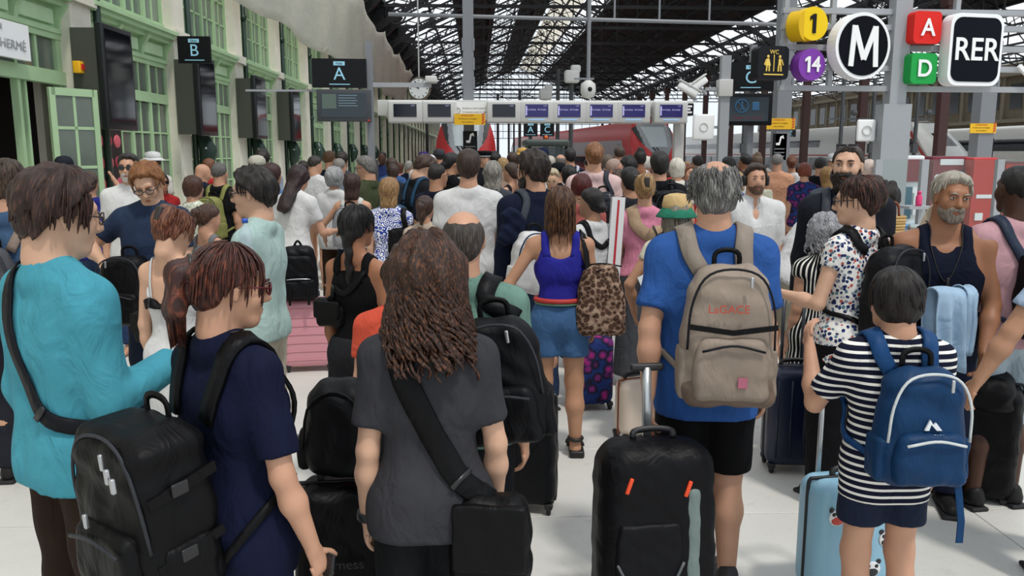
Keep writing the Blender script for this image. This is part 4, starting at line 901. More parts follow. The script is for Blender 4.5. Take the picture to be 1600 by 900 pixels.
# ---- hands: palm plus five tapered, bent fingers
def rotv(v, ax_, a):
    ax_ = ax_/np.linalg.norm(ax_); return v*math.cos(a)+np.cross(ax_, v)*math.sin(a)+ax_*np.dot(ax_, v)*(1-math.cos(a))
def hand_parts(w, d, nrm, side, s, curl):
    """w wrist, d direction of hand, nrm palm normal (towards palm side), side +1/-1 where thumb leaves; returns finger chains"""
    d = d/np.linalg.norm(d); nrm = nrm-d*np.dot(nrm, d); nrm /= np.linalg.norm(nrm); lat = np.cross(d, nrm)*side
    out = []
    for i, (off, ln) in enumerate(((.030, .078), (.010, .086), (-.010, .080), (-.029, .062))):
        p = w+d*.085*s+lat*off*s; dd = d+lat*off*1.6; dd /= np.linalg.norm(dd); ax_ = np.cross(dd, nrm); ch = [p-d*.03*s, p]; ang = 0
        for q, fr in enumerate((.45, .32, .23)):
            ang = curl*(.7+.1*i) if q < 2 else curl*.6; dd = rotv(dd, ax_, ang); p = p+dd*ln*fr*s; ch.append(p)
        out.append((ch, [.0088*s, .0092*s, .0086*s, .0075*s, .0055*s]))
    p = w+d*.028*s+lat*.026*s; td = d*.62+lat*.7+nrm*.35*curl; td /= np.linalg.norm(td); ch = [w+d*.015*s+lat*.01*s, p]
    for fr in (.040, .030): p = p+td*fr*s; td = rotv(td, np.cross(td, d+nrm*curl), .35); ch.append(p)
    out.append((ch, [.013*s, .0125*s, .0105*s, .0075*s])); return out, lat, nrm, d
ARM = {  # upper-arm direction, forearm direction, hand direction or None (x mirrored for the left arm; +y is forward)
 'down': ((.12, -.05, -1), (.05, .2, -1)), 'down2': ((.18, .02, -1), (.02, .3, -1)), 'phone': ((.22, .25, -1), (-.35, 1, .22)), 'low': ((.14, .1, -1), (-.1, .8, -.6)),
 'chest': ((.25, .3, -1), (-.6, .9, .55)), 'face': ((.25, .55, -.8), (-.35, .35, 1)), 'up': ((.35, .75, .65), (-.3, .5, .9)), 'strap': ((.35, .1, -1), (-.3, .75, .75)),
 'hip': ((.55, -.15, -.85), (-.2, .45, -.9)), 'pull': ((.12, -.3, -1), (.05, -.05, -1)), 'push': ((.14, .15, -1), (.0, .6, -.8)), 'across': ((.2, .3, -.9), (-.9, .55, .05)), 'out': ((.7, .1, -.75), (.1, .6, -.75)), 'back': ((.3, -.25, -.95), (.1, .1, -1))}
FIG = {}; SPOTS = []
def DMAP(d): return float(d) if isinstance(d, str) or d < 3.3 or d > 15 else d*(1.42 if d > 6 else 1.42-.3*(6-d)/2.7) if d < 9 else max(d*1.42-(d-9)*.9, d)
def person(label, px, py, d, face=0, sex='m', sk='#c99a7c', hair=('short', '#2a1a12'), top=('tee', '#888888'), bottom=('trousers', '#20222a'), arms=('down', 'down'), lean=0, side=0, head=(0, 0, 0), bulk=1.0, shoes='#222222', faceparts=None, group=None, H=None, dx=0, beard=None, glasses=None, hat=None, key=None, vox=None, curl=.45, lod=None, legs=None, hw=1.0):
    fixed = isinstance(d, str); d = DMAP(d); q = at(px, py, d)
    while not fixed and d > 3.4 and any((q[0]+dx-a)**2+(d-b)**2 < .21 for a, b in SPOTS): d += .22; q = at(px, py, d)
    SPOTS.append((q[0]+dx, d)); drop = .0; H = H or max(.9, min(2.02, (q[2]-.015)/(1-.0))); fem = sex == 'f'
    if lod is None: lod = 0 if d < 3.2 else 1 if d < 6.2 else 2 if d < 11 else 3
    vox = vox or (.0105, .0145, .022, .033)[lod]
    root = thing('person', label, 'person', (q[0]+dx, d, 0), R(face), group or ('people queuing in the crowd' if lod < 3 else 'far people in the crowd'))
    # joints
    lr, sr = R(lean), R(side); pel = np.array([0, 0, .53*H]); Ml = np.array(Matrix.Rotation(-lr, 3, 'X') @ Matrix.Rotation(sr, 3, 'Y'))
    U = lambda p: pel+Ml @ (np.array(p, float)*H-pel)
    b_ = bulk; shw = (.091 if fem else .105)*hw; ab = .86 if fem else 1.0
    hc0 = U((0, .006, .935)); hy, hp, ht = head; Rh = np.array(Euler((R(hp), R(ht), R(hy)), 'XYZ').to_matrix()) @ Ml
    hs = H*.1335/.227*(1.03 if H < 1.5 else 1) if H > 1.3 else .205/.227; nb = U((0, -.012, .832)); hc = hc0+(Rh @ np.array([0, .03, .03])-np.array([0, .03, .03]))*hs*1.3; fr = (Rh, hc)
    body = SDF()
    hr = (.064 if fem else .060)*b_; wr = (.047 if fem else .056)*b_; cr = (.052 if fem else .061)*b_; X3 = (.036, .026, .035, .043) if fem else (.034, .031, .042, .052)
    tor = [(U((-X3[0]*b_, 0, .515)), U((X3[0]*b_, 0, .515)), hr*H, (1, .95, 1)), (U((-X3[1]*b_, .004, .61)), U((X3[1]*b_, .004, .61)), wr*H, (1, .95, 1)), (U((-X3[2]*b_, -.002, .70)), U((X3[2]*b_, -.002, .70)), cr*H, (1, .95, 1)), (U((-X3[3], -.006, .762)), U((X3[3], -.006, .762)), cr*.86*H, (1, .9, 1))]
    if fem: tor.append((U((-.034, .034, .725)), U((.034, .034, .725)), .04*H, (1, 1, 1)))
    if b_ > 1.12: tor.append((U((-.03, .035*b_, .6)), U((.03, .035*b_, .6)), .06*b_*H, (1, 1, 1)))
    shp = [(U((.02*s, -.010, .838)), U((shw*s, -.004, .798)), .027*H*ab**.5, .031*H*ab) for s in (-1, 1)]
    for a, c, r, S in tor: body.rc(a, c, r, r, .03*H, S)
    for a, c, r0, r1 in shp: body.rc(a, c, r0, r1, .03*H)
    arm = []; fingers = []
    for i, s in ((0, -1), (1, 1)):
        A = arms[i]; A = ARM[A] if isinstance(A, str) else A
        u = np.array(A[0], float)*(s, 1, 1); v = np.array(A[1], float)*(s, 1, 1); u = Ml @ (u/np.linalg.norm(u)); v = v/np.linalg.norm(v); v = Ml @ v
        sh = U((shw*s, -.004, .797)); el = sh+u*.172*H; wrp = el+v*.145*H; hd = np.array(A[2], float)*(s, 1, 1) if len(A) > 2 else v; hd = hd/np.linalg.norm(hd)
        arm.append((sh, el, wrp, hd, s)); body.rc(sh, el, .0295*H*ab*b_**.5, .0235*H*ab, .02*H).rc(el, el+v*.05*H, .0235*H*ab, .0245*H*ab, .01*H).rc(el+v*.05*H, wrp, .0245*H*ab, .0155*H*ab, .015*H)
        pn = np.array([-s*1.0, .15, 0.0]) if abs(v[2]) > .75 else np.array([-s*.3, 0, -1.0]); pn = pn-hd*np.dot(pn, hd); s_h = H/1.75*(.9 if fem else 1)
        if lod <= 1:
            fg, lat, nn, dd = hand_parts(wrp, hd, pn, 1 if np.cross(hd, pn)[1] > 0 or abs(v[2]) < .5 else -1, s_h, curl); fingers += fg
            for o in (-.024, -.008, .008, .024): body.rc(wrp+dd*.012*s_h+lat*o*.6*s_h, wrp+dd*.084*s_h+lat*o*s_h, .0135*s_h, .0115*s_h, .012)
        else: body.rc(wrp, wrp+hd*.09*s_h, .018*s_h, .022*s_h, .015)
    hipw = .052 if fem else .05; lg = []
    st = legs or (.0, .0)
    for i, s in ((0, -1), (1, 1)):
        hp_ = np.array([hipw*s*H*b_**.4, 0, .5*H]); kn = np.array([(hipw+.006)*s*H, .012*H+st[i]*.5, .285*H]); an = np.array([(hipw+.012)*s*H, -.012*H+st[i], .045*H]); lg.append((hp_, kn, an))
        body.rc(hp_, kn, .048*H*b_, .033*H, .03*H).rc(kn, kn*.62+an*.38+np.array([0, -.012*H, 0]), .034*H, .033*H, .02*H).rc(kn*.62+an*.38+np.array([0, -.012*H, 0]), an, .032*H, .021*H, .02*H)
        body.rc(an+(0, -.012*H, -.02*H), an+(.006*s*H, .085*H, -.03*H), .02*H, .015*H, .02*H)
    # head
    k = .012*hs
    body.el((0, -.012, .028), (.073, .094, .084), .02, (Rh*hs, hc)) if False else None
    def hel(c, r, k=.015, sub=False): body.el(np.array(c)*hs, np.array(r)*hs, k*hs, fr, sub)
    def hrc(a, c, r0, r1, k=.015, S=(1, 1, 1), sub=False): body.rc(np.array(a)*hs, np.array(c)*hs, r0*hs, r1*hs, k*hs, S, fr, sub)
    hel((0, -.012, .028), (.074, .095, .085)); hel((0, .03, -.035), (.057, .062, .07), .03); hrc((-.016, .062, -.088), (.016, .062, -.088), .022, .022, .03)
    for s in (-1, 1): hel((s*.036, .055, -.02), (.026, .028, .03), .02)
    hrc((0, -.03, -.03), (0, -.035, -.12), .052, .05, .03)
    body.rc(hc+Rh @ np.array([0, -.03, -.07])*hs, nb, .048*hs*(.84 if fem else 1.04)*b_**.3, .052*hs*(.9 if fem else 1.12), .02*H)
    if lod <= 2:
        hrc((0, .084, .02), (0, .104, -.022), .009, .0135, .012); hrc((-.009, .096, -.026), (.009, .096, -.026), .009, .009, .006); hrc((-.03, .073, .034), (.03, .073, .034), .014, .014, .015)
        for s in (-1, 1):
            hel((s*.031, .094, .012), (.016, .014, .011), .012, True); hrc((s*.0745, -.004, .012), (s*.074, .0, -.022), .016, .011, .008, (.5, 1, 1))
        hrc((-.019, .083, -.06), (.019, .083, -.06), .0085, .0085, .008, (1, 1, .8))
    fine = (hc, .15*hs, .0062 if lod <= 1 and faceparts else .009) if lod <= 1 else None
    V, Fc = body.mesh(vox, fine)
    if fingers:
        mb = MB()
        for ch, rr in fingers: mb.tube(catmull(ch, 9), np.interp(np.linspace(0, 1, 9), np.linspace(0, 1, len(rr)), rr), 7)
        me = np_mesh2('body', V, Fc, mb)
    else: me = np_mesh('body', V, Fc)
    link('body', me, skin(sk), root)
    out = dict(root=root, H=H, U=U, hc=hc, Rh=Rh, hs=hs, arm=arm, leg=lg, body=body, lod=lod, vox=vox, label=label)
    # ---- clothing
    tk, tc = top[0], top[1]; tpat = top[2] if len(top) > 2 else 'plain'; loose = {'tee': .018, 'tank': .008, 'cami': .01, 'polo': .018, 'shirt': .024, 'jacket': .03, 'blouse': .03, 'dress': .016, 'over': .034}.get(tk, .018)
    hem = top[3]*H if len(top) > 3 else {'tank': .53, 'cami': .5, 'dress': .3, 'shirt': .47, 'blouse': .47}.get(tk, .49)*H
    sh_ = SDF(); g = loose*H/1.75
    for i, (a, c, r, S) in enumerate(tor):
        e_ = (g*1.1+.008*H if i == 0 else g*1.3+.004*H if i == 1 else g*.8) if tk not in ('tank',) else (g+.009*H if i == 0 else g)
        sh_.rc(a, c, r+e_, r+e_, .04*H, S)
    if hem < .5*H:
        fl = (.03 if tk == 'dress' else .0)*H; z0 = .53*H
        sh_.rc(U((-.03, 0, .53)), (-.03*H, 0, hem-.05*H), hr*H+g*1.2+.01*H, hr*H+g*1.2+.01*H+fl, .03, (1, .88, 1)); sh_.rc(U((.03, 0, .53)), (.03*H, 0, hem-.05*H), hr*H+g*1.2+.01*H, hr*H+g*1.2+.01*H+fl, .03, (1, .88, 1))
    slv = {'tee': .62, 'polo': .6, 'shirt': 1.9, 'jacket': 1.95, 'over': 1.85, 'rolled': 1.25, 'blouse': .75, 'dress': .0, 'tank': 0, 'cami': 0, 'capsleeve': .35, 'elbow': .95}.get(tk, .6)
    if len(top) > 4: slv = top[4]
    if tk not in ('tank', 'cami') and not (tk == 'dress' and slv == 0):
        for a, c, r0, r1 in shp: sh_.rc(a, c, r0+g*.5, r1+g*.55, .035*H)
        sh_.el(U((0, -.012, .83)), (.047*H*ab**.5, .043*H, .03*H), .02*H)
        if tk in ('shirt', 'rolled'): sh_.el(U((0, .08, .825)), (.03*H, .06*H, .085*H), .004, None, True)
    if slv > 0:
        for (sh, el, wrp, hd, s) in arm:
            ra = .0295*H*ab*b_**.5
            if slv <= 1:
                e = sh+(el-sh)*slv; dn = (el-sh)/np.linalg.norm(el-sh); sh_.rc(sh, e+dn*.05, ra+g*.6, ra+g*1.0-.002, .025*H, cut=[(e, dn)])
            else:
                sh_.rc(sh, el, ra+g*.6, ra*.86+g*.7, .025*H); f_ = slv-1; e = el+(wrp-el)*f_; dn = (wrp-el)/np.linalg.norm(wrp-el); sh_.rc(el, e+dn*.03, ra*.86+g*.7, ra*(.86-.22*f_)+g*.6, .015*H, cut=[(e, dn)])
    if tk in ('tank', 'cami'):
        dp = top[5] if len(top) > 5 else (.70 if tk == 'cami' else .765)
        sh_.el(U((0, -.085, dp+.085)), (.08*H, .075*H, .09*H), .004, None, True); sh_.el(U((0, .085, .855)), (.062*H, .075*H, .09*H), .004, None, True)
        sh_.cut(U((0, 0, .80)), Ml @ np.array([0, 0, 1.0]))
        for s in (-1, 1):
            sh_.el(U(((.118 if tk == 'tank' else .108)*s, 0, .79)), (.045*H, .12*H, .075*H), .004, None, True)
            zb = dp+.02
            pth = catmull([U((.05*s, .075, .755)), U((.055*s, .06, .80)), U((.054*s, .0, .845)), U((.056*s, -.06, .80)), U((.052*s, -.075, zb))], 22); pp, nn_ = project(body, pth, .004)
            wS = .05*H/1.75 if tk == 'tank' else .014; MB().ribbon(pp, nn_, wS, .004).build('shoulder_strap', cloth(tc, tpat), root, True)
    sh_.noise = wrinkle(.004 if lod <= 1 else .003, 15, (px*.37) % 6) if tk != 'tank' else wrinkle(.0015, 15)
    sh_.cut((0, 0, hem), (0, 0, -1)) if abs(lean) < 25 else sh_.cut(U((0, 0, hem/H)), Ml @ np.array([0, 0, -1.0]))
    if tk in ('shirt', 'polo', 'jacket', 'over') :
        pass
    V, Fc = sh_.mesh(vox); nmap = {'tee': 't_shirt', 'polo': 'polo_shirt', 'tank': 'tank_top', 'cami': 'camisole', 'over': 'overshirt', 'rolled': 'shirt', 'capsleeve': 'top', 'elbow': 'shirt'}; mtop = cloth(tc, tpat)
    link(nmap.get(tk, tk), np_mesh('top', V, Fc), mtop, root)
    out['shirt'] = sh_
    if tk in ('shirt', 'polo', 'jacket', 'over', 'rolled') and lod <= 2:
        cs = SDF(); r0 = .060*hs*(.9 if fem else 1.12)*b_**.3; up = Ml @ np.array([0, .12, 1.0]); up /= np.linalg.norm(up); c0 = U((0, -.010, .838)); fw = Ml @ np.array([0, 1.0, 0])
        cs.rc(c0-up*.02, c0+up*.045, r0+.017, r0+.008, .004, cut=[(c0+up*.036, up)]); cs.rc(c0+up*.02, c0+up*.09, r0-.002, r0+.002, .003, sub=True)
        cs.el(c0+fw*.09, (.026, .06, .08), .006, None, True); Vc, Fcc = cs.mesh(min(vox, .011)); link('collar', np_mesh('collar', Vc, Fcc), mtop, root)
    bk = bottom[0]; bc = bottom[1]; bpat = bottom[2] if len(bottom) > 2 else 'plain'
    if bk and lod <= 2 and not (tk == 'dress' and bk == 'none'):
        tr_ = SDF(); g2 = {'trousers': .014, 'jeans': .009, 'shorts': .02, 'wide': .03, 'skirt': .02, 'leggings': .005}.get(bk, .014)*H/1.75; a, c, r, S = tor[0]
        wz = (bottom[4] if len(bottom) > 4 else .575)*H
        tr_.rc(a, c, r+g2, r+g2, .03, S); a, c, r, S = tor[1]; tr_.rc((a[0], 0, .565*H), (c[0], 0, .565*H), (wr+hr)*.5*H+g2*.6, (wr+hr)*.5*H+g2*.6, .03, S)
        end = bottom[3] if len(bottom) > 3 else {'shorts': .30, 'skirt': .25}.get(bk, .05)
        if bk == 'skirt': tr_.rc((-.03*H, 0, .5*H), (-.04*H, 0, end*H-.04), hr*H+g2, (hr+.035)*H+g2, .02, (1, .85, 1)); tr_.rc((.03*H, 0, .5*H), (.04*H, 0, end*H-.04), hr*H+g2, (hr+.035)*H+g2, .02, (1, .85, 1))
        else:
            for hp_, kn, an in lg:
                tr_.rc(hp_, kn, .048*H*b_+g2, (.041 if bk != 'wide' else .05)*H+g2*1.3, .03)
                if end < .25: tr_.rc(kn, an+(0, 0, -.02), (.041 if bk != 'wide' else .05)*H+g2*1.3, (.034 if bk != 'wide' else .055)*H+g2, .02)
        tr_.cut((0, 0, end*H), (0, 0, -1)); tr_.cut((0, 0, wz), (0, 0, 1)); tr_.noise = wrinkle(.004, 12, (px*.2) % 5)
        V, Fc = tr_.mesh(vox*1.1); link({'wide': 'trousers'}.get(bk, bk), np_mesh(bk, V, Fc), cloth(bc, bpat), root); out['trousers'] = tr_
    if shoes and lod <= 1:
        for (hp_, kn, an), s in zip(lg, (-1, 1)):
            so = SDF(); so.rc(an+(0, -.018*H, -.018*H), an+(.006*s*H, .09*H, -.027*H), .026*H, .02*H, .01).rc(an+(0, -.014*H, .0), an+(0, 0, -.015*H), .024*H, .028*H, .01); so.cut((0, 0, .012), (0, 0, -1)); so.cut(an+np.array([0, 0, .022*H]), (0, 0, 1)); V, Fc = so.mesh(.011); sp = thing('x', None, None) if False else None
            s_o = link('shoe', np_mesh('shoe', V, Fc), cloth(shoes, 'nylon'), root)
            MB().rbox((an[0]+.003*s*H, an[1]+.036*H, .011), (.027*H, .085*H, .011), .01).build('sole', mat('shoe sole', '#d8d5cf' if shoes in ('#e8e8e6', '#d9d9d6') else '#17171a', .7), s_o, True)
    hair_build(out, hair, hat); face_build(out, faceparts, beard, glasses, hair)
    FIG[key or label] = out; return out
# ---- hair, hats, faces
def hang_locks(lk, n, roots, length, wav, r, hs, spread=.0, seed=1, coil=0, segs=8, sides=4):
    """many tapering locks that follow the skull, then hang; all at once in arrays"""
    if n == 0: return
    rg = np.random.RandomState(seed); th = rg.uniform(*roots[0], n); a = rg.uniform(*roots[1], n); c = np.array([0, -.012, .03]); R3 = np.array([.088, .108, .098]); rad = rg.uniform(.97, 1.06, n)[:, None]
    step = length*rg.uniform(.75, 1.08, n)/segs; w0 = rg.uniform(0, 6.28, n); wf = rg.uniform(.8, 1.25, n); fell = np.zeros(n, bool); p = np.zeros((n, 3)); P = np.zeros((n, segs+1, 3))
    for i in range(segs+1):
        on = (a > -.15) & ~fell; q = c+R3*rad*np.stack([np.sin(th)*np.cos(a), np.cos(th)*np.cos(a), np.sin(a)], 1); fl = p+np.stack([np.sin(th)*spread*.5, np.cos(th)*spread*.5, -np.ones(n)], 1)*(step*.97)[:, None]
        if i == 0: on[:] = True
        p = np.where(on[:, None], q, fl); fell |= ~on; a = np.where(on, a-step/.1, a); t = i/segs
        P[:, i] = p+np.stack([np.cos(w0+t*wav*wf), np.sin(w0+t*wav*wf), .4*np.sin(w0*2+t*wav*wf)], 1)*(coil*(.35+t))
    P *= hs; T = np.gradient(P, axis=1); T /= np.linalg.norm(T, axis=2)[..., None]+1e-9; u = np.cross(T, np.array([.31, .87, .12])); u /= np.linalg.norm(u, axis=2)[..., None]+1e-9; w = np.cross(T, u)
    rr = (r*hs*rg.uniform(.7, 1.25, n))[:, None]*np.concatenate([[.8], np.ones(segs-1), [.3]])[None, :]
    ang = np.arange(sides)*2*math.pi/sides; V = P[:, :, None]+rr[:, :, None, None]*(np.cos(ang)[None, None, :, None]*u[:, :, None]+np.sin(ang)[None, None, :, None]*w[:, :, None])
    m = segs+1; i, j, k = np.meshgrid(np.arange(n), np.arange(segs), np.arange(sides), indexing='ij'); b0 = i*m*sides+j*sides; k2 = (k+1) % sides
    lk.append((V.reshape(-1, 3), np.stack([b0+k, b0+k2, b0+sides+k2, b0+sides+k], -1).reshape(-1, 4)))
def hair_build(o, hair, hat):
    st, c = hair[0], hair[1]; c2 = hair[2] if len(hair) > 2 else None; hs, lod = o['hs'], o['lod']; seed = int(abs(o['hc'][0])*1000) % 997
    rot = Matrix(o['Rh'].tolist()).to_euler(); v = (.006, .009, .016, .026)[lod]; s = SDF(); hm = hair_mat(c, c2, 1 if st in ('curly', 'greycurl', 'afro') else 0); ex = MB(); LK = []; parts = []
    E = lambda cc, r, k=.02, sub=False: s.el(np.array(cc)*hs, np.array(r)*hs, k*hs, None, sub)
    C = lambda a, b_, r0, r1, k=.02, S=(1, 1, 1): s.rc(np.array(a)*hs, np.array(b_)*hs, r0*hs, r1*hs, k*hs, S)
    K = lambda p, n: s.cut(np.array(p)*hs, n)
    amp = .0035*hs; fq = 70; ph = seed
    s.noise = lambda X, Y, Z: amp*(np.sin(fq*np.arctan2(X, Y+.01*0+1e-6)*.12+18*Z+ph)*np.sin(fq*.5*X+ph)+.6*np.sin(95*X+40*Z+ph)*np.sin(80*Y+ph))
    s.cn = lambda X, Y, Z: hs*(.0045*np.sin(140*X/hs+ph)+.003*np.sin(260*X/hs+90*Y/hs+ph)+.004*np.sin(55*X/hs+80*Y/hs))
    HP = ((0, .066, .090), (0, .16, -.145))   # hairline plane through brow and nape
    if st in ('short', 'crop', 'buzz', 'messy', 'bowl', 'fade'):
        t = {'short': .013, 'crop': .009, 'buzz': .005, 'messy': .024, 'bowl': .02, 'fade': .012}[st]
        E((0, -.014, .030), (.074+t, .095+t, .087+t*1.1))
        if st in ('short', 'messy', 'fade'): E((0, .012, .078), (.062+t*.4, .075, .043+t*.5), .03)
        if st in ('short', 'messy'): E((0, -.058, -.03), (.062+t*.3, .05, .06), .03)
        if st == 'bowl': E((0, -.03, -.02), (.083, .085, .085), .03); K((0, .075, .04), (0, .2, -.12))
        else: K(*HP)
        if st == 'messy': amp *= 2.6
        if st in ('messy', 'bowl') and lod <= 1: hang_locks(LK, 340 if lod == 0 else 160, ((.8, 5.48), (.1, 1.5)), .085, 2, .0038, hs, 0, seed, .003, 5)
        if st in ('short', 'fade') and lod <= 1: hang_locks(LK, 180, ((.85, 5.43), (.3, 1.5)), .055, 2, .0034, hs, 0, seed, .002, 4)
    elif st == 'bald':      # horseshoe of hair round a bare crown
        E((0, -.016, .022), (.080, .100, .082)); K(*HP); s.el(np.array((0, .006, .105))*hs, np.array((.066, .105, .068))*hs, .004*hs, None, True); amp = .0008*hs; s.cn = None; E((0, -.06, -.03), (.06, .045, .05), .03)
    elif st == 'thin':      # receding, wispy, longer at the nape
        E((0, -.02, .02), (.090, .106, .090)); E((0, -.06, -.03), (.075, .055, .06), .03); K((0, .06, .05), (0, .15, -.1)); s.el(np.array((.008, -.045, .118))*hs, np.array((.046, .06, .045))*hs, .012*hs, None, True); amp *= 1.6
        if lod <= 1: hang_locks(LK, 420, ((.9, 5.38), (-.1, .72)), .065, 3, .0026, hs, .25, seed, .006, 7, 3)
    elif st in ('bob', 'long', 'curly', 'greycurl', 'afro', 'wavy'):
        L = {'bob': -.15, 'long': -.30, 'curly': -.24, 'greycurl': -.09, 'afro': -.05, 'wavy': -.20}[st]
        if len(hair) > 3: L = hair[3]
        t = {'bob': .016, 'long': .014, 'curly': .036, 'greycurl': .030, 'afro': .035, 'wavy': .018}[st]
        E((0, -.016, .028), (.075+t, .097+t, .088+t)); w = .066+t*(1.1 if st != 'curly' else 1.5)
        C((0, -.035, .0), (0, -.045, L+.05), w, w*(.86 if st in ('long',) else 1.0), .03, (1, .72, 1))
        s.rc(np.array((0, .075, .01))*hs, np.array((0, .085, -.5))*hs, .062*hs, .09*hs, .012*hs, (1, 1, 1), None, True); K((0, .083, .068), (0, .16, -.10)) if False else None
        K((0, 0, L), (0, 0, -1)); amp *= 1.6 if st in ('bob', 'long') else 3.2
        if lod <= 1 or st == 'curly':
            n = (520 if lod == 0 else 170) if st == 'curly' else (360 if lod == 0 else 220)
            ln = .10-L
            hang_locks(LK, n, ((.75, 5.53), (-.1, 1.5)), ln, {'curly': 17, 'greycurl': 15, 'afro': 12, 'wavy': 7}.get(st, 2), {'curly': .0062, 'greycurl': .009}.get(st, .0042), hs, {'curly': .42, 'greycurl': .2}.get(st, .03), seed, {'curly': .0125, 'greycurl': .012, 'afro': .012, 'wavy': .007}.get(st, .002), 34 if st == 'curly' else 12, 4)
    elif st in ('pony', 'bun', 'topbun', 'updo', 'braid', 'lowbun', 'clip'):
        t = .012; nk = np.array((0, .12, -.15))/np.linalg.norm((.12, .15)); m_ = .096+t; s.rc(np.array((0, -.016, .03))*hs, np.array((0, -.016, .03))*hs, m_*hs, m_*hs, .02*hs, ((.074+t)/m_, 1, (.087+t)/m_), cut=[(np.array((0, .076, .074))*hs, nk)])
        E((0, -.06, -.02), (.062, .05, .06), .03)
        if st == 'pony':
            C((0, -.115, .06), (0, -.15, .03), .024, .03); C((0, -.15, .03), (.0, -.145, -.06), .036, .042, .02, (1, .75, 1)); C((0, -.145, -.06), (0, -.125, -.14), .04, .014, .02, (1, .75, 1))
            if lod <= 1: hang_locks(LK, 0, ((0, 1), (0, 1)), .1, 1, .01, hs)
            if lod <= 1:
                rg = np.random.RandomState(seed)
                for _ in range(110):
                    a = rg.uniform(0, 6.28); q = rg.uniform(.6, 1.05); ex.tube([np.array(p)*hs for p in ((.012*math.cos(a), -.118, .055+.012*math.sin(a)), (.034*q*math.cos(a), -.15+.02*math.sin(a), .02), (.042*q*math.cos(a), -.146+.026*math.sin(a), -.06), (.028*q*math.cos(a+.4), -.128+.02*math.sin(a), -.14-.04*rg.rand()))], [.003*hs, .0045*hs, .0045*hs, .0015*hs], 4)
            parts.append(('hair_tie', MB().tube([(.026*hs*math.cos(a), -.118*hs, .058*hs+.026*hs*math.sin(a)) for a in np.linspace(0, 6.283, 13)], .007*hs, 5, False)))
        if st == 'bun': E((0, -.115, .02), (.045, .04, .045)); amp *= 1.5
        if st == 'topbun': E((0, -.05, .125), (.045, .045, .04)); amp *= 1.5
        if st == 'lowbun': E((0, -.115, -.03), (.045, .04, .042))
        if st in ('updo', 'clip'):
            E((0, -.085, .075), (.062, .05, .055)); E((0, -.118, .02), (.04, .035, .05)); amp *= 2.4
            parts.append(('hair_clip', MB().rbox((0, -.135*hs, .06*hs), (.02*hs, .016*hs, .04*hs), .008*hs)))
        if st == 'braid':
            for q in range(8): E(((-1)**q*.006, -.10+.004*q, -.04-.048*q), (.03-.002*q, .025, .034))
        if lod <= 1 and st != 'pony': hang_locks(LK, 160, ((.6, 5.68), (.1, 1.45)), .09, 1.5, .0035, hs, 0, seed, .002, 6)
        if lod <= 1 and st == 'pony': hang_locks(LK, 260, ((.55, 5.73), (.1, 1.5)), .095, 1.5, .0036, hs, 0, seed, .002, 6)
    par = dict(parent=o['root'], loc=o['hc'], rot=rot)
    if st != 'none':
        V, F = s.mesh(v*hs)
        for v2, f2 in LK: F = np.vstack([F, f2+len(V)]); V = np.vstack([V, v2])
        if len(V):
            if ex.v: me = np_mesh2('hair', V, F, ex)
            else: me = np_mesh('hair', V, F)
            ho = link('hair', me, hm, **par); o['hair'] = ho
            for nm, mb in parts: mb.build(nm, mat('hair accessory', '#2b2522', .4), o['root'], True, o['hc'], rot)
    if hat:
        k, hcol = hat[0], hat[1]; m = cloth(hcol); h = MB()
        if k == 'cap':
            h.lathe([(.089*hs, .02*hs), (.092*hs, .05*hs), (.086*hs, .085*hs), (.062*hs, .117*hs), (.02*hs, .13*hs)], 20, (0, -.012*hs, 0), None, (1, 1.18)); h.build('cap_crown', m, o['root'], True, o['hc'], rot)
            b_ = MB(); pts = []
            for q in (0, 1):
                for i in range(13): a = math.pi*i/12; pts.append((.078*hs*math.cos(a), (.06+(.0 if q == 0 else .09)*math.sin(a))*hs+(.02*hs*math.sin(a)), (.035-.02*q*math.sin(a))*hs))
            b_.add(pts+[(p[0], p[1], p[2]+.006) for p in pts], [(i, i+1, 14+i, 13+i) for i in range(12)]+[(26+i+1, 26+i, 39+i, 40+i) for i in range(12)]+[(13+i, 14+i, 40+i, 39+i) for i in range(12)]); b_.build('cap_peak', m, o['root'], True, o['hc'], rot)
        elif k in ('sun', 'straw'):
            br = .15 if k == 'sun' else .14; zc = .12 if k == 'sun' else .135
            h.lathe([(.098*hs, .03*hs), (.1*hs, .07*hs), (.088*hs, (zc-.01)*hs), (.05*hs, (zc+.005)*hs), (.01*hs, (zc+.01)*hs)], 22, (0, -.012*hs, 0), None, (1, 1.12)); h.build('hat_crown', m, o['root'], True, o['hc'], rot)
            b2 = MB().lathe([(.097*hs, .05*hs), (br*hs, (.02 if k == 'sun' else -.01)*hs), (br*hs, (.014 if k == 'sun' else -.016)*hs), (.097*hs, .04*hs)], 22, (0, -.012*hs, 0), None, (1, 1.1)); b2.build('hat_brim', cloth(hat[2]) if len(hat) > 2 else m, o['root'], True, o['hc'], rot)
        elif k == 'officer':
            h.lathe([(.088*hs, .03*hs), (.09*hs, .07*hs), (.115*hs, .1*hs), (.1*hs, .125*hs), (.02*hs, .13*hs)], 18, (0, -.01*hs, 0), None, (1, 1.15)); h.build('cap_crown', m, o['root'], True, o['hc'], rot); MB().lathe([(.092*hs, .04*hs), (.093*hs, .055*hs)], 18, (0, -.01*hs, 0), None, (1, 1.15)).build('cap_band', cloth('#d8d8d2'), o['root'], True, o['hc'], rot)
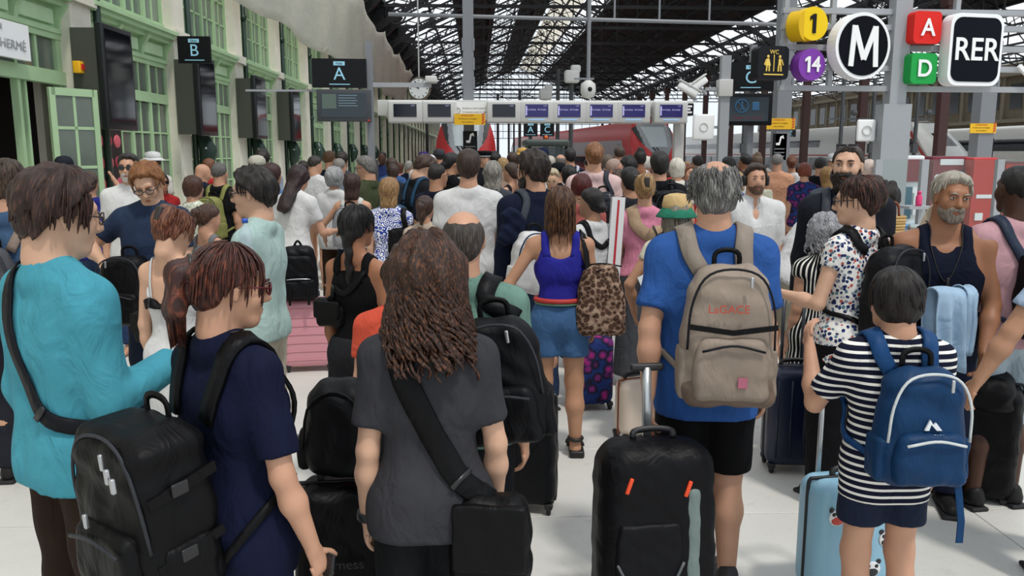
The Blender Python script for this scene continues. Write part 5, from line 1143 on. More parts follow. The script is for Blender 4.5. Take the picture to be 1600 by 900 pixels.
def face_build(o, fp, beard, gl, hair):
    hs = o['hs']; rot = Matrix(o['Rh'].tolist()).to_euler(); root = o['root']; hc = o['hc']
    if fp:
        for s in (-1, 1):
            e = MB().sphere((s*.031*hs, .0835*hs, .012*hs), .0115*hs, 12, (1.15, .85, .75)).build('eye', mat('eye white', '#b9aea6', .25), root, True, hc, rot)
            MB().sphere((s*.031*hs, .0915*hs, .0115*hs), .0052*hs, 8, (1, .5, 1)).build('iris', mat('iris dark', '#20160f', .15), e, True)
            MB().tube([np.array(p)*hs for p in ((s*.014, .0955, .029), (s*.03, .0965, .034), (s*.047, .087, .030))], [.0035*hs, .0045*hs, .002*hs], 6).build('eyebrow', hair_mat(hair[1]), root, True, hc, rot)
            MB().tube([np.array(p)*hs for p in ((s*.018, .0915, .0165), (s*.031, .0955, .0205), (s*.045, .0885, .015))], .0028*hs, 5).build('eyelid', skin('#9a6a54'), root, True, hc, rot)
        MB().tube([np.array(p)*hs for p in ((-.021, .085, -.06), (-.008, .0925, -.056), (0, .0925, -.0575), (.008, .0925, -.056), (.021, .085, -.06), (.008, .0915, -.0645), (-.008, .0915, -.0645), (-.021, .085, -.06))], .0034*hs, 5).build('lips', skin('#a8604f'), root, True, hc, rot)
    if beard:
        s = SDF(); t = beard[1] if len(beard) > 1 else .006
        s.el(np.array((0, .032, -.05))*hs, np.array((.060+t, .064+t*.8, .062+t))*hs, .02*hs); s.rc(np.array((-.016, .062, -.09))*hs, np.array((.016, .062, -.09-t))*hs, (.024+t)*hs, (.02+t)*hs, .02*hs)
        s.rc(np.array((-.022, .088, -.044))*hs, np.array((.022, .088, -.044))*hs, (.009+t*.4)*hs, (.009+t*.4)*hs, .01*hs)
        s.el(np.array((0, .104, -.062))*hs, np.array((.019, .03, .0075))*hs, .004*hs, None, True); s.el(np.array((0, .1, .02))*hs, np.array((.052, .06, .058))*hs, .006*hs, None, True)
        s.cut(np.array((0, .0, 0))*hs, (0, -1, .25)); amp = .002*hs; s.noise = lambda X, Y, Z: amp*np.sin(150*X)*np.sin(120*Z+90*Y)
        for sg in (-1, 1): s.el(np.array((sg*.05, .06, -.01))*hs, np.array((.028, .045, .04))*hs, .006*hs, None, True)
        V, F = s.mesh(.005*hs if o['lod'] <= 1 else .01); link('beard', np_mesh('beard', V, F), hair_mat(beard[0]), root, hc, rot)
    if gl:
        m = mat('glasses frame '+gl[0], gl[0], .3); f = MB(); ln = MB()
        for s in (-1, 1):
            f.tube([np.array((s*.031+.024*math.cos(a), .103-.004*abs(math.cos(a)), .008+.018*math.sin(a)))*hs for a in np.linspace(0, 6.283, 17)], .0026*hs, 5, False)
            f.tube([np.array(p)*hs for p in ((s*.054, .1, .012), (s*.076, .05, .014), (s*.08, -.01, .01))], .0026*hs, 5)
            ln.add([np.array((s*.031+.023*math.cos(a), .1035, .008+.017*math.sin(a)))*hs for a in np.linspace(0, 6.283, 13)[:-1]], [tuple(range(12))])
        f.tube([np.array(p)*hs for p in ((-.008, .106, .012), (.008, .106, .012))], .0026*hs, 5); g_ = f.build('glasses', m, root, True, hc, rot)
        ln.build('lens', mat('dark lens', '#0d0b0c', .1) if gl[1] == 'dark' else glassy('clear lens', '#99a0a0', .12), g_)
# ================================================================ bags, cases and small carried things
def soft(w, d, h, r, taper=0, amp=.006, vox=.012, seed=0, bulge=.0, slouch=0):
    """soft rounded bag body, base at z=0, mesh in its own frame"""
    m = vox*2.5; X = np.arange(-w/2-m-bulge, w/2+m+bulge, vox); Y = np.arange(-d/2-m-bulge, d/2+m+bulge, vox); Z = np.arange(-m, h+m, vox); X_, Y_, Z_ = X[:, None, None], Y[None, :, None], Z[None, None, :]
    u = np.clip(Z_/h, 0, 1); sc = 1-taper*u**2; hx = w/2*sc+bulge*np.sin(u*math.pi); hy = d/2*(1-taper*.8*u**2)+bulge*.5*np.sin(u*math.pi)-slouch*u*d/2
    q0 = np.abs(X_)-hx+r; q1 = np.abs(Y_)-hy+r; q2 = np.abs(Z_-h/2)-h/2+r
    F = np.sqrt(np.maximum(q0, 0)**2+np.maximum(q1, 0)**2+np.maximum(q2, 0)**2)+np.minimum(np.maximum(q0, np.maximum(q1, q2)), 0)-r
    F = F+amp*(np.sin(19*X_+7*np.sin(9*Z_+seed)+seed)*np.sin(15*Z_+5*np.sin(8*X_)+seed)+.5*np.sin(31*Z_+13*X_+11*Y_+seed)); F = F.astype(np.float32)
    F[0] = F[-1] = 1; F[:, 0] = F[:, -1] = 1; F[:, :, 0] = F[:, :, -1] = 1
    return surfnet(F, [X, Y, Z])
def soft_obj(name, m, parent, loc, rot=(0, 0, 0), **k):
    V, F = soft(**k); return link(name, np_mesh(name, V, F), m, parent, loc, rot)
M_ZIP = mat('zip metal', '#b7b9bd', .3, metal=.8); M_WEB = cloth('#0c0c0e', 'nylon')
def loc2world(fig, p):
    return np.array(fig['root'].matrix_basis @ Vector([float(v) for v in p]))
def back_y(fig, x, z, sgn=-1):
    ys = np.linspace(.45*sgn, 0, 120); f = fig['shirt'].ev(np.stack([np.full(120, x), ys, np.full(120, z)], 1)); i = np.argmax(f < 0); return ys[i] if f[i] < 0 else .1*sgn
def strap_obj(name, fig, pts, w, m, parent, base, off=.007, n=26, t=.006):
    P, N = project(fig['shirt'], catmull(pts, n), off); return MB().ribbon(P-np.array(base), N, w, t).build(name, m, parent, True)
def backpack(fig, label, color, w=.3, d=.17, h=.45, zt=.80, dx=0, straps=(1, 1), tilt=0, side=0, pocket=True, accent=None, kind='nylon', strapc=None, strapw=.055, group='backpacks in the crowd', detail=1, taper=.22, roll=0, pocketc=None, zips=None, r=.07, name='backpack', ky=0, front=False):
    H = fig['H']; z1 = zt*H; z0 = z1-h; sg = 1 if front else -1; yb = back_y(fig, dx*.5, z0+h*.5, sg); cy = yb+sg*(d/2+.004)+ky; base = np.array([dx, cy, z0])
    wpos = fig['root'].matrix_basis @ Vector(base.tolist()); root = thing(name, label, 'backpack' if name == 'backpack' else 'bag', wpos, fig['root'].rotation_euler[2], group); root.rotation_euler = (R(tilt), R(roll), fig['root'].rotation_euler[2])
    m = cloth(color, kind); vx = .011 if fig['lod'] == 0 else .015 if fig['lod'] == 1 else .024
    soft_obj('main_compartment', m, root, (0, 0, 0), w=w, d=d, h=h, r=r, taper=taper, vox=vx, seed=len(label), bulge=.012)
    mp = cloth(pocketc or color, kind)
    if pocket: soft_obj('front_pocket', mp, root, (0, sg*(d/2+.005), h*.06), w=w*.82, d=.07, h=h*.45, r=.03, taper=.12, vox=vx*.9, seed=3, bulge=.006, amp=.004)
    zc = zips or '#33353a'; mz = cloth(zc, 'nylon'); y_ = sg*(d/2)
    if detail:
        e = .97*w/2; P = [(-e*.96, y_*.72, h*.42), (-e*.9, y_*.8, h*.72), (-e*.6, y_*.78, h*.93), (0, y_*.72, h*.985), (e*.6, y_*.78, h*.93), (e*.9, y_*.8, h*.72), (e*.96, y_*.72, h*.42)]
        pts = catmull(P, 26); pts[:, 0] *= 1.03; pts[:, 1] = pts[:, 1]+sg*.018
        MB().tube(pts, .005, 6).build('zipper', mz, root, True)
        MB().rbox((w*.18, y_+sg*.02, h*.9), (.006, .005, .022), .004).build('zip_pull', M_ZIP, root, True)
        if pocket: MB().tube(catmull([(-w*.34, y_+sg*.05, h*.43), (0, y_+sg*.055, h*.475), (w*.34, y_+sg*.05, h*.43)], 10), .005, 6).build('pocket_zipper', mz, root, True)
        for s in (-1, 1): soft_obj('side_pocket', m, root, (s*(w/2-.005), 0, .02), w=.05, d=d*.7, h=h*.38, r=.02, taper=.05, vox=vx, seed=5, amp=.003)
    MB().ribbon(catmull([(-.05, -sg*d*.3, h-.02), (-.045, -sg*d*.3, h+.035), (0, -sg*d*.3, h+.05), (.045, -sg*d*.3, h+.035), (.05, -sg*d*.3, h-.02)], 14), (0, 1, 0), .02, .006).build('carry_handle', M_WEB, root, True)
    ms = cloth(strapc or color, kind); Mi = (Matrix.Translation(wpos) @ root.rotation_euler.to_matrix().to_4x4()).inverted() @ fig['root'].matrix_basis
    for i, s in ((0, -1), (1, 1)):
        if not straps[i]: continue
        U = fig['U']; x = .058 if fig['H'] > 1.3 else .05
        pts = [U((s*x*.8+dx/H*.8, sg*.085, zt-.02)), U((s*x, sg*.06, .815)), U((s*(x+.004), 0, .85)), U((s*(x+.008), -sg*.075, .79)), U((s*(x+.022), -sg*.085, .70)), U((s*(x+.04), -sg*.03, .615)), U((s*(x*.9+.02)+dx/H*.8, sg*.07, zt-.86*h/H))]
        P, N = project(fig['shirt'], catmull(pts, 30), .006); P = np.array([Mi @ Vector(p) for p in P]); N = np.array([Mi.to_3x3() @ Vector(q) for q in N])
        ww = np.interp(np.linspace(0, 1, 30), [0, .1, .6, .66, 1], [strapw, strapw, strapw, .028, .025]); MB().ribbon(P, N, ww, .012).build('shoulder_strap', ms, root, True)
    return root, base
def crossbag(fig, label, color, pos, w, d, h, over=-1, strapw=.045, name='shoulder_bag', kind='nylon', strapc=None, group='shoulder bags', flap=True, rz=0, back=True, zlow=None, pat=None, taper=.05, ends=None):
    """bag at pos (person frame, metres; base centre), one strap over a shoulder (over=-1 left, +1 right, same side allowed)"""
    base = np.array(pos, float); wpos = fig['root'].matrix_basis @ Vector(base.tolist()); root = thing(name, label, 'bag', wpos, fig['root'].rotation_euler[2]+R(rz), group); m = cloth(color, pat or kind); vx = .011 if fig['lod'] == 0 else .015 if fig['lod'] == 1 else .024
    soft_obj('bag_body', m, root, (0, 0, 0), w=w, d=d, h=h, r=min(.05, d*.4), taper=taper, vox=vx, seed=2, bulge=.01)
    if flap: soft_obj('flap', m, root, (0, -d/2-.004, h*.35), w=w*.96, d=.03, h=h*.62, r=.012, taper=0, vox=vx*.8, seed=4, amp=.003)
    else: MB().tube(catmull([(-w*.42, 0, h-.01), (0, 0, h+.008), (w*.42, 0, h-.01)], 10), .005, 6).build('zipper', M_WEB, root, True)
    Mi = (Matrix.Translation(wpos) @ Matrix.Rotation(root.rotation_euler[2], 4, 'Z')).inverted() @ fig['root'].matrix_basis; U = fig['U']; H = fig['H']; s = over
    e0 = base+np.array([0, -.0, h*.95]); sx = base[0]
    if s*sx > 0:      # hangs from the same shoulder
        P = catmull([e0+(0, -.05, 0), U((s*.105, -.05, .70)), U((s*.088, -.035, .80)), U((s*.08, 0, .845)), U((s*.088, .035, .80)), U((s*.105, .05, .70)), e0+(0, .05, 0)], 34)
        f_ = fig['shirt'].ev(P); P2, N = project(fig['shirt'], P, .008); inn = f_ < .008; P = np.where(inn[:, None], P2, P)
    else:
        sd_ = np.array([np.sign(sx)*.13*H, 0, e0[2]+.04])
        pb = ([sd_] if base[1] > .03 else [np.array([sx*.8, -.06*H, e0[2]+.02])])+[U((np.sign(sx)*.06, -.085, e0[2]/H+.05)), U((s*.0+np.sign(sx)*.012, -.085, (.72+e0[2]/H)/2+.02)), U((s*.045, -.08, .785)), U((s*.058, -.01, .845)), U((s*.05, .075, .78)), U((np.sign(sx)*.012, .085, (.70+e0[2]/H)/2)), np.array([sx*.55, .12*H, e0[2]+.02])]
        P, N = project(fig['shirt'], catmull(pb, 40), .006); P = np.vstack([P, e0+(0, .02, 0)]) if base[1] > .03 else np.vstack([e0+(0, -.02, 0), P, e0+(0, .02, 0)]); N = np.vstack([N, N[-1]]) if base[1] > .03 else np.vstack([N[0], N, N[-1]])
    P = np.array([Mi @ Vector(p) for p in P]); N = np.array([Mi.to_3x3() @ Vector(q) for q in N]); MB().ribbon(P, N, strapw, .006).build('strap', cloth(strapc or color, 'nylon'), root, True)
    k = 6; MB().ribbon(np.array([P[k], P[k]*.4+P[k+1]*.6, P[k+1]])+N[k]*.004, N[k:k+1].repeat(3, 0), strapw*1.15, .008).build('strap_buckle', mat('buckle black', '#1a1a1c', .3), root, True)
    return root
def suitcase(px, py, d, label, color, w=.42, dp=.25, h=.62, rz=0, tilt=0, hard=True, pole=.0, ribs=5, wheels='#151517', polecol='#b9bdc0', pat=None, gx=None, group='suitcases on the floor', grip='#1a1a1c', rough=.35, seam='#2a2a2c', polew=.2, horiz=False, corner=.06, feet=True, trim=True):
    """px,py: photo pixel of the base centre seen at distance d"""
    q = at(px, py, d); root = thing('suitcase', label, 'suitcase', (q[0] if gx is None else gx, d, 0), R(rz), group); root.rotation_euler = (R(tilt), 0, R(rz)); zb = .045
    m = cloth(color, pat) if pat else (mat('shell '+color, color, rough) if hard else cloth(color, 'nylon'))
    if hard: MB().rbox((0, 0, zb+h/2), (w/2, dp/2, h/2), corner, n=5).build('shell', m, root, True)
    else: soft_obj('case_body', m, root, (0, 0, zb), w=w, d=dp, h=h, r=corner, taper=.04, vox=.012, seed=7, bulge=.006, amp=.003)
    if trim: MB().tube(catmull([(w/2*c_*1.0, 0, zb+h/2+h/2*s_) for c_, s_ in ((-.96, -.98), (-1, -.8), (-1, 0), (-1, .8), (-.96, .98), (-.8, 1), (0, 1), (.8, 1), (.96, .98), (1, .8), (1, 0), (1, -.8), (.96, -.98))], 60), .008, 6).build('seam', mat('case seam '+seam, seam, .5), root, True)
    for i in range(ribs):
        if horiz:
            z = zb+h*(.12+.76*i/(ribs-1))
            for s in (-1, 1): MB().tube(catmull([(-w*.42, s*dp*.5, z-.015), (-w*.34, s*(dp*.5+.004), z), (w*.34, s*(dp*.5+.004), z), (w*.42, s*dp*.5, z-.015)], 9), .0035, 5).build('rib', m, root, True)
        else:
            x = w*(-.36+.72*i/max(1, ribs-1))
            for s in (-1, 1): MB().tube([(x, s*dp*.5, zb+h*.1), (x, s*(dp*.5+.004), zb+h*.5), (x, s*dp*.5, zb+h*.9)], .007, 5).build('rib', m, root, True)
    if feet:
        for sx in (-1, 1):
            for sy in (-1, 1):
                MB().lathe([(.024, -.011), (.026, 0), (.024, .011)], 12, M=Matrix.Translation((sx*w*.4, sy*dp*.36, .026)) @ Matrix.Rotation(math.pi/2, 4, 'Y')).build('wheel', mat('wheel '+wheels, wheels, .5), root, True); MB().rbox((sx*w*.4, sy*dp*.36, .048), (.022, .022, .016), .008).build('wheel_fork', mat('wheel fork', '#1b1b1d', .5), root, True)
    MB().ribbon(catmull([(-.08, 0, zb+h), (-.075, 0, zb+h+.03), (0, 0, zb+h+.04), (.075, 0, zb+h+.03), (.08, 0, zb+h)], 14), (0, 1, 0), .024, .012).build('carry_handle', mat('case handle', '#17171a', .5), root, True)
    if pole:
        for s in ((-1, 1) if polew else (0,)): MB().tube([(s*polew/2, dp*.36, zb+h-.05), (s*polew/2, dp*.36, zb+h+pole)], .011 if polew else .02, 8).build('telescopic_tube', mat('handle tube '+polecol, polecol, .3, metal=.7), root, True)
        MB().rbox((0, dp*.36, zb+h+pole), (max(polew, .1)/2+.02, .016, .016), .012).build('grip', mat('grip '+grip, grip, .5), root, True)
    return root
def phone(fig, i, label, color='#16181c', scr='#6f8aa3', up=(0, .5, .85), rz=0, size=1.0):
    sh, el, wr, hd, s = fig['arm'][i]; p = wr+hd*.10+np.array([0, 0, .012]); wp = fig['root'].matrix_basis @ Vector(p.tolist()); root = thing('phone', label, 'phone', wp, fig['root'].rotation_euler[2]+R(rz)); a = math.atan2(up[2], up[1])-math.pi/2
    root.rotation_euler = (a, 0, fig['root'].rotation_euler[2]+R(rz)); k = size
    MB().rbox((0, 0, 0), (.038*k, .005, .077*k), .005).build('case', mat('phone case '+color, color, .3), root, True); MB().rbox((0, -.0055, 0), (.034*k, .001, .071*k), .0005, n=1).build('screen', mat('phone screen '+scr, scr, .1, emit=.25), root); MB().rbox((-.02*k, .006, .055*k), (.011*k, .002, .013*k), .002).build('camera_bump', mat('phone lens', '#0a0a0c', .1), root, True); return root
def necklace(fig, color='#1a1512', drop=.70):
    U = fig['U']; P, N = project(fig['shirt'] if False else fig['body'], catmull([U((-.035, -.02, .86)), U((-.04, .05, .80)), U((0, .09, drop)), U((.04, .05, .80)), U((.035, -.02, .86))], 26), .012); MB().tube(P, .0035, 5).build('necklace', mat('cord '+color, color, .6), fig['root'], True)
def watch(fig, i, color='#17181a', f=.93, r=.034):
    sh, el, wr, hd, s = fig['arm'][i]; c = el+(wr-el)*f; dn = (wr-el)/np.linalg.norm(wr-el); k = fig['H']/1.75; MB().tube([c-dn*.014, c-dn*.012, c+dn*.012, c+dn*.014], [r*k*.9, r*k, r*k, r*k*.9], 14).build('wristband', mat('wristband '+color, color, .4, metal=.4), fig['root'], True)
# ================================================================ the crowd: nearest first
F1, F2, F3, F4, F5 = '#d0a58a', '#c4957a', '#b5876a', '#9c6b4e', '#4a2f22'
A = person('man in turquoise linen shirt seen from behind, looking at his phone at left', 76, 265, 2.6, -36, 'm', F1, ('messy', '#2a1813', '#5c3a2c'), ('shirt', '#4796a8', 'plain', .475, 1.95), ('trousers', '#2a1d16'), ('down', ((.16, .05, -1), (-.1, .85, .3))), head=(-18, -10, 0), glasses=('#3a3230', 'clear'), bulk=.98, hw=.92, key='A')
crossbag(A, 'small black bag slung from the turquoise shirt by a black strap', '#101218', (.2, .17, .85), .2, .07, .2, over=-1, strapw=.05)
phone(A, 1, 'phone in the hand of the man in turquoise', '#5a6068', '#7d8691', up=(0, .75, .65), rz=-20); watch(A, 1, '#aeb0b4', .97)
B = person('woman in navy top with auburn ponytail and red sunglasses, black backpack on her back', 345, 378, 2.3, -38, 'f', F2, ('pony', '#3a1c15', '#8a4a34'), ('tee', '#10152e', 'plain', .44, .8), ('trousers', '#18224a'), ('low', ((.3, -.02, -1), (.14, .3, -1))), head=(-25, -8, 0), faceparts=1, glasses=('#5a1222', 'dark'), bulk=1.08, key='B')
necklace(B)
bpB, baB = backpack(B, 'large black backpack with steel zip pulls on the woman in navy', '#0b0b0d', w=.34, d=.22, h=.50, zt=.74, dx=-.03, straps=(1, 1), taper=.08, tilt=5, r=.05)
for i, (x, z) in enumerate(((.11, .43), (.13, .41), (-.02, .28))): MB().rbox((x, -.145-.01*(i == 2), z), (.007, .006, .02), .004, Matrix.Rotation(0, 4, 'Y')).build('zip_pull', M_ZIP, bpB, True)
for z in (.16, .34):
    MB().ribbon([(.172, -.09, z), (.182, 0, z+.02), (.178, .1, z+.035)], [(1, 0, 0)]*3, .03, .005).build('side_strap', M_WEB, bpB); MB().rbox((.188, -.01, z+.02), (.006, .024, .018), .005).build('buckle', mat('buckle black', '#1a1a1c', .3), bpB, True)
phone(B, 1, 'gold-edged phone held low by the woman in navy', '#17181a', '#15171a', up=(0, .2, 1), size=.8)
C_ = person('woman with long brown curls in a charcoal t-shirt, seen from behind', 666, 372, 2.4, 3, 'f', F1, ('curly', '#2e1a11', '#7a4a2c', -.20), ('tee', '#37373b', 'plain', .465, .72), ('trousers', '#141517'), ('down', 'down2'), key='C', bulk=.96)
watch(C_, 0, '#26282b', .95)
crossbag(C_, 'black canvas messenger bag on the hip of the curly-haired woman', '#0a0a0c', (.18, -.09, .58), .23, .13, .34, over=-1, strapw=.075, name='messenger_bag', rz=-10)
D_ = person('balding man in a sage green polo shirt', 724, 325, 3.05, -8, 'm', F2, ('bald', '#332b27', '#6b625a'), ('polo', '#67877b'), ('trousers', '#15171c'), ('low', 'down'), bulk=1.1, key='D')
backpack(D_, 'black leather-look backpack hung on the right shoulder of the man in sage', '#0d0e11', w=.30, d=.17, h=.46, zt=.80, dx=.20, straps=(0, 1), strapw=.07, tilt=4, roll=-8)
person('person in a coral red t-shirt half hidden behind the curly hair', 622, 402, '3.7', 5, 'm', F2, ('short', '#3a2418'), ('tee', '#d4543f'), ('trousers', '#1c1d22'), ('down', 'low'), key='E')
Fg = person('woman in a black sleeveless top with a long black braid', 556, 320, '4.4', -28, 'f', F4, ('braid', '#0d0a0b', '#2c2526'), ('tank', '#0a0a0c', 'plain', .53, 0, .78), ('wide', '#232428'), ('down', 'down2'), key='F')
crossbag(Fg, 'small black sling bag across the back of the woman with the braid', '#0b0b0d', (-.14, -.06, .98), .18, .07, .16, over=1, strapw=.035)
G = person('man with dark curly hair in a mint t-shirt, profile to the left', 397, 263, '4.6', 84, 'm', F1, ('messy', '#15100e', '#3d322c'), ('tee', '#a6bfba'), ('shorts', '#bdb5a2', 'plain', .24), ('low', 'low'), head=(5, -6, 0), faceparts=1, glasses=('#2a2622', 'clear'), key='G')
Hh = person('woman in a white strappy dress with auburn hair clipped up, looking down', 264, 322, '4.3', -18, 'f', F1, ('clip', '#5a2e1f', '#b07a54'), ('cami', '#e4e0d3', 'plain', .34, 0, .69), ('shorts', '#d8d4c8'), ('down', 'phone'), head=(-8, -24, 0), key='H')
crossbag(Hh, 'black bag strapped diagonally over the woman in the white dress', '#0c0c0e', (-.2, .05, .9), .2, .08, .18, over=1, strapw=.05)
phone(Hh, 1, 'dark phone held by the woman in the white dress', '#101114', '#49525c')
I_ = person('man in a navy t-shirt and glasses rummaging in a black bag', 229, 249, '5.6', 172, 'm', F1, ('messy', '#7a4c2a', '#c08a56'), ('tee', '#27344c'), ('trousers', '#1c2436'), ('low', ((.75, .05, -.6), (-.75, .7, -.25))), head=(12, -30, 6), faceparts=1, glasses=('#1c1a1a', 'clear'), key='I')
backpack(I_, 'shiny black backpack carried in front by the man in the navy t-shirt', '#0a0a0c', w=.34, d=.2, h=.46, zt=.68, dx=.06, straps=(0, 0), front=True)
J = person('grey-bearded man in sunglasses and a white t-shirt', 200, 240, 5.7, 186, 'm', F2, ('short', '#1f1b19', '#55504b'), ('tee', '#dedede'), ('jeans', '#2a3d5e', 'denim'), ('down', 'down'), faceparts=1, glasses=('#0d0d0f', 'dark'), beard=('#a9a49c', .002), key='J')
person('man in a black cap and black t-shirt by the green door', 99, 244, '9.7', 205, 'm', F2, ('crop', '#2a1e18'), ('tee', '#232427'), ('trousers', '#222228'), faceparts=1, glasses=('#1a1a2a', 'clear'), hat=('cap', '#20242c'))
Lp = person('woman in a violet-blue t-shirt with arms raised to take a picture', 136, 268, '8.6', 35, 'f', F2, ('lowbun', '#4a3022'), ('tee', '#2a2c78'), ('jeans', '#33435e', 'denim'), (((.3, .9, -.1), (.2, .35, 1)), ((.7, .5, .2), (-.5, .2, 1))), head=(-30, 10, 0))
phone(Lp, 0, 'small black camera raised by the woman in violet-blue', '#0c0c0e', '#20242a', rz=0)
M_ = person('man in a steel blue t-shirt cut by the left edge', 6, 250, '4.8', 5, 'm', F2, ('short', '#33241a', '#6a5240'), ('tee', '#3d5674'), ('trousers', '#22242c'), key='M')
backpack(M_, 'taupe-strapped backpack of the man at the left edge', '#4a4a4e', w=.28, d=.15, h=.42, zt=.76, dx=-.05, strapc='#8a7a70')
person('person in a white sun hat near the facade', 238, 237, '12', 20, 'f', F2, ('bob', '#3a2a20', None, -.1), ('tee', '#c8c4bc'), ('trousers', '#3a3a40'), hat=('sun', '#efece2'))
O_ = person('woman with black hair and sunglasses in a red top', 251, 270, 7.2, -140, 'f', F3, ('long', '#0f0b0b', '#332a28'), ('tee', '#9a2626'), ('trousers', '#222228'), faceparts=1, glasses=('#141214', 'dark'))
backpack(O_, 'bright red backpack beside the woman in sunglasses', '#d8383a', w=.28, d=.16, h=.4, zt=.78, front=True, dx=.05, straps=(0, 0))
person('bald man in a dark navy jacket at the facade', 313, 253, 7.7, -38, 'm', F2, ('none', '#888888'), ('jacket', '#161c2e'), ('trousers', '#1c1e26'), head=(-12, -22, 0), bulk=1.08)
S_ = person('grey-haired man in black with an olive backpack', 342, 254, 7.0, -18, 'm', F2, ('crop', '#55524f', '#8a8784'), ('tee', '#141517'), ('trousers', '#2a2a2a'))
backpack(S_, 'olive green backpack on the grey-haired man in black', '#84864e', w=.33, d=.2, h=.5, zt=.79)
person('auburn-haired person behind the grey-haired man by the facade', 326, 248, 8.6, 10, 'f', F2, ('short', '#6a3f26', '#9a6a44'), ('tee', '#b43030'), ('trousers', '#333338'))
person('woman with a short brown bob and a leafy print top', 301, 274, 5.9, -22, 'f', F2, ('bob', '#3d2318', '#6a4430', -.085), ('capsleeve', '#a8b09a', 'batik'), ('trousers', '#3a3a3e'), key='Q')
Rg = person('girl with a brown ponytail and pink hair band filming with a phone', 322, 317, '6.4', -30, 'f', F2, ('pony', '#3c261b', '#7a573e'), ('tank', '#6f7075', 'plain', .5, 0, .79), ('skirt', '#6a2a3e', 'dots'), ('low', ((.35, .6, -.6), (-.3, .6, .75))), head=(-12, -12, 0))
phone(Rg, 1, 'phone with a pale blue screen held sideways by the girl', '#2a2e36', '#9fc4dc', size=1.25)
T_ = person('man in a beige baseball cap and white top', 401, 243, 7.0, -25, 'm', F2, ('crop', '#3a2a20'), ('tee', '#d8d8d6'), ('trousers', '#33353c'), hat=('cap', '#b3b0a2'))
person('dark-haired man just behind the beige cap', 409, 235, 8.4, 0, 'm', F2, ('messy', '#1c1411'), ('tee', '#8a98a8'), ('trousers', '#33353c'))
person('woman with reddish dark hair beside the beige cap', 424, 254, 6.4, -30, 'f', F2, ('long', '#32191a', '#5a3030'), ('tee', '#4a6a92'), ('trousers', '#33353c'))
U_ = person('woman with long dark hair in a white t-shirt holding out a phone', 452, 253, '8.0', -25, 'f', F2, ('long', '#1f1112', '#54353a', -.36), ('tee', '#ececee'), ('skirt', '#4a4a52', 'dots', .3), ('low', ((.3, .3, -.9), (-.1, 1, .15))), head=(-5, -25, 0), lean=8, hw=1.1)
phone(U_, 1, 'phone held out by the long-haired woman in white', '#c9a078', '#22252a', size=1.2)
V_ = person('man in a white dress shirt and black trousers, back turned', 490, 242, 8.2, -22, 'm', F2, ('crop', '#2c2622', '#5c554f'), ('shirt', '#e6e6ec', 'plain', .5), ('trousers', '#121318'), ('down', 'low'), head=(-20, -10, 0))
person('woman with a dark brown head left of the white dress shirt', 474, 251, 9.3, 0, 'f', F2, ('bob', '#211614', '#4a3430', -.13), ('tee', '#6a6a70'))
person('man with a blond-tipped fade in a dark polo', 514, 236, 9.2, -25, 'm', F2, ('fade', '#5a3c24', '#a27c50'), ('polo', '#1e2531'))
person('man with bushy dark hair behind the grey head', 534, 239, 9.8, -20, 'm', F3, ('messy', '#211511', '#4c382c'), ('tee', '#555a62'))
person('man with cropped grey hair behind the white curls', 530, 247, 8.4, -25, 'm', F2, ('crop', '#7d7873', '#aaa49d'), ('tee', '#7e8794'))
person('woman with silver curls in a loose white blouse', 522, 262, 7.0, -10, 'f', F2, ('greycurl', '#8f8f90', '#cfd0d2'), ('blouse', '#e2e0df', 'plain', .45), ('trousers', '#37271d'))
AA = person('woman with a brown bob carrying a silver rucksack', 550, 270, 6.3, -8, 'f', F2, ('bob', '#33201a', '#5c4236', -.17), ('tank', '#d6d2ca'), ('jeans', '#161f36', 'denim'), ('out', 'down'))
backpack(AA, 'silver grey rucksack on the woman with the brown bob', '#a3a5a9', w=.31, d=.18, h=.45, zt=.80, strapc='#8a8c90')
person('man with grey hair and glasses in an olive polo, profile left', 574, 243, 6.6, 48, 'm', F2, ('short', '#5d5a57', '#a5a19a'), ('polo', '#3f4530'), ('trousers', '#24262c'), head=(22, -12, 0), glasses=('#26282c', 'clear'), faceparts=1, bulk=1.08)
AC = person('blonde woman in a blue and white swirl print dress', 608, 277, 5.5, -12, 'f', F1, ('bob', '#86643f', '#cfae7c', -.16), ('dress', '#2d449c', 'swirl', .3, .25), ('none', '#000000'), ('down', 'down'))
crossbag(AC, 'black leather bag on the right side of the swirl dress', '#111114', (.15, -.1, .95), .26, .1, .3, over=1, strapw=.05)
AD = person('long-haired man in a black t-shirt bending to the right', 646, 238, 6.7, -55, 'm', F1, ('messy', '#33211a', '#6a4a3a'), ('tee', '#1b1d22'), ('jeans', '#33507a', 'denim'), lean=8, head=(-15, -28, 0), faceparts=1)
backpack(AD, 'navy and teal backpack behind the man in black', '#2a4a66', w=.3, d=.17, h=.42, zt=.7)
AE = person('buzz-cut man with glasses in a dark navy t-shirt', 682, 255, 5.9, -28, 'm', F3, ('buzz', '#130e0c', '#2c221e'), ('tee', '#131829'), ('trousers', '#1d1f28'), head=(-15, 0, 0), glasses=('#1c1c20', 'clear'))
person('woman with a black bun and black t-shirt before the red train', 705, 238, 7.4, -55, 'f', F3, ('lowbun', '#0e0a0a', '#2a2020'), ('tee', '#0f1013'), head=(-10, -8, 0))
backpack(person('man in a white t-shirt with a red patterned rucksack', 664, 250, 7.6, -10, 'm', F2, ('short', '#6a4a30', '#a88258'), ('tee', '#e4e4e4')), 'red and black patterned rucksack near the centre', '#a83038', w=.3, d=.17, h=.42, zt=.78, dx=.08, kind='camo')
AG = person('tall man in a plain white t-shirt, brown hair, seen from behind', 732, 234, '6.6', -4, 'm', F2, ('short', '#2b1b14', '#5a3e30'), ('tee', '#e2e3e6', 'plain', .46), ('shorts', '#3a3c40'), ('down', 'low'), bulk=1.04)
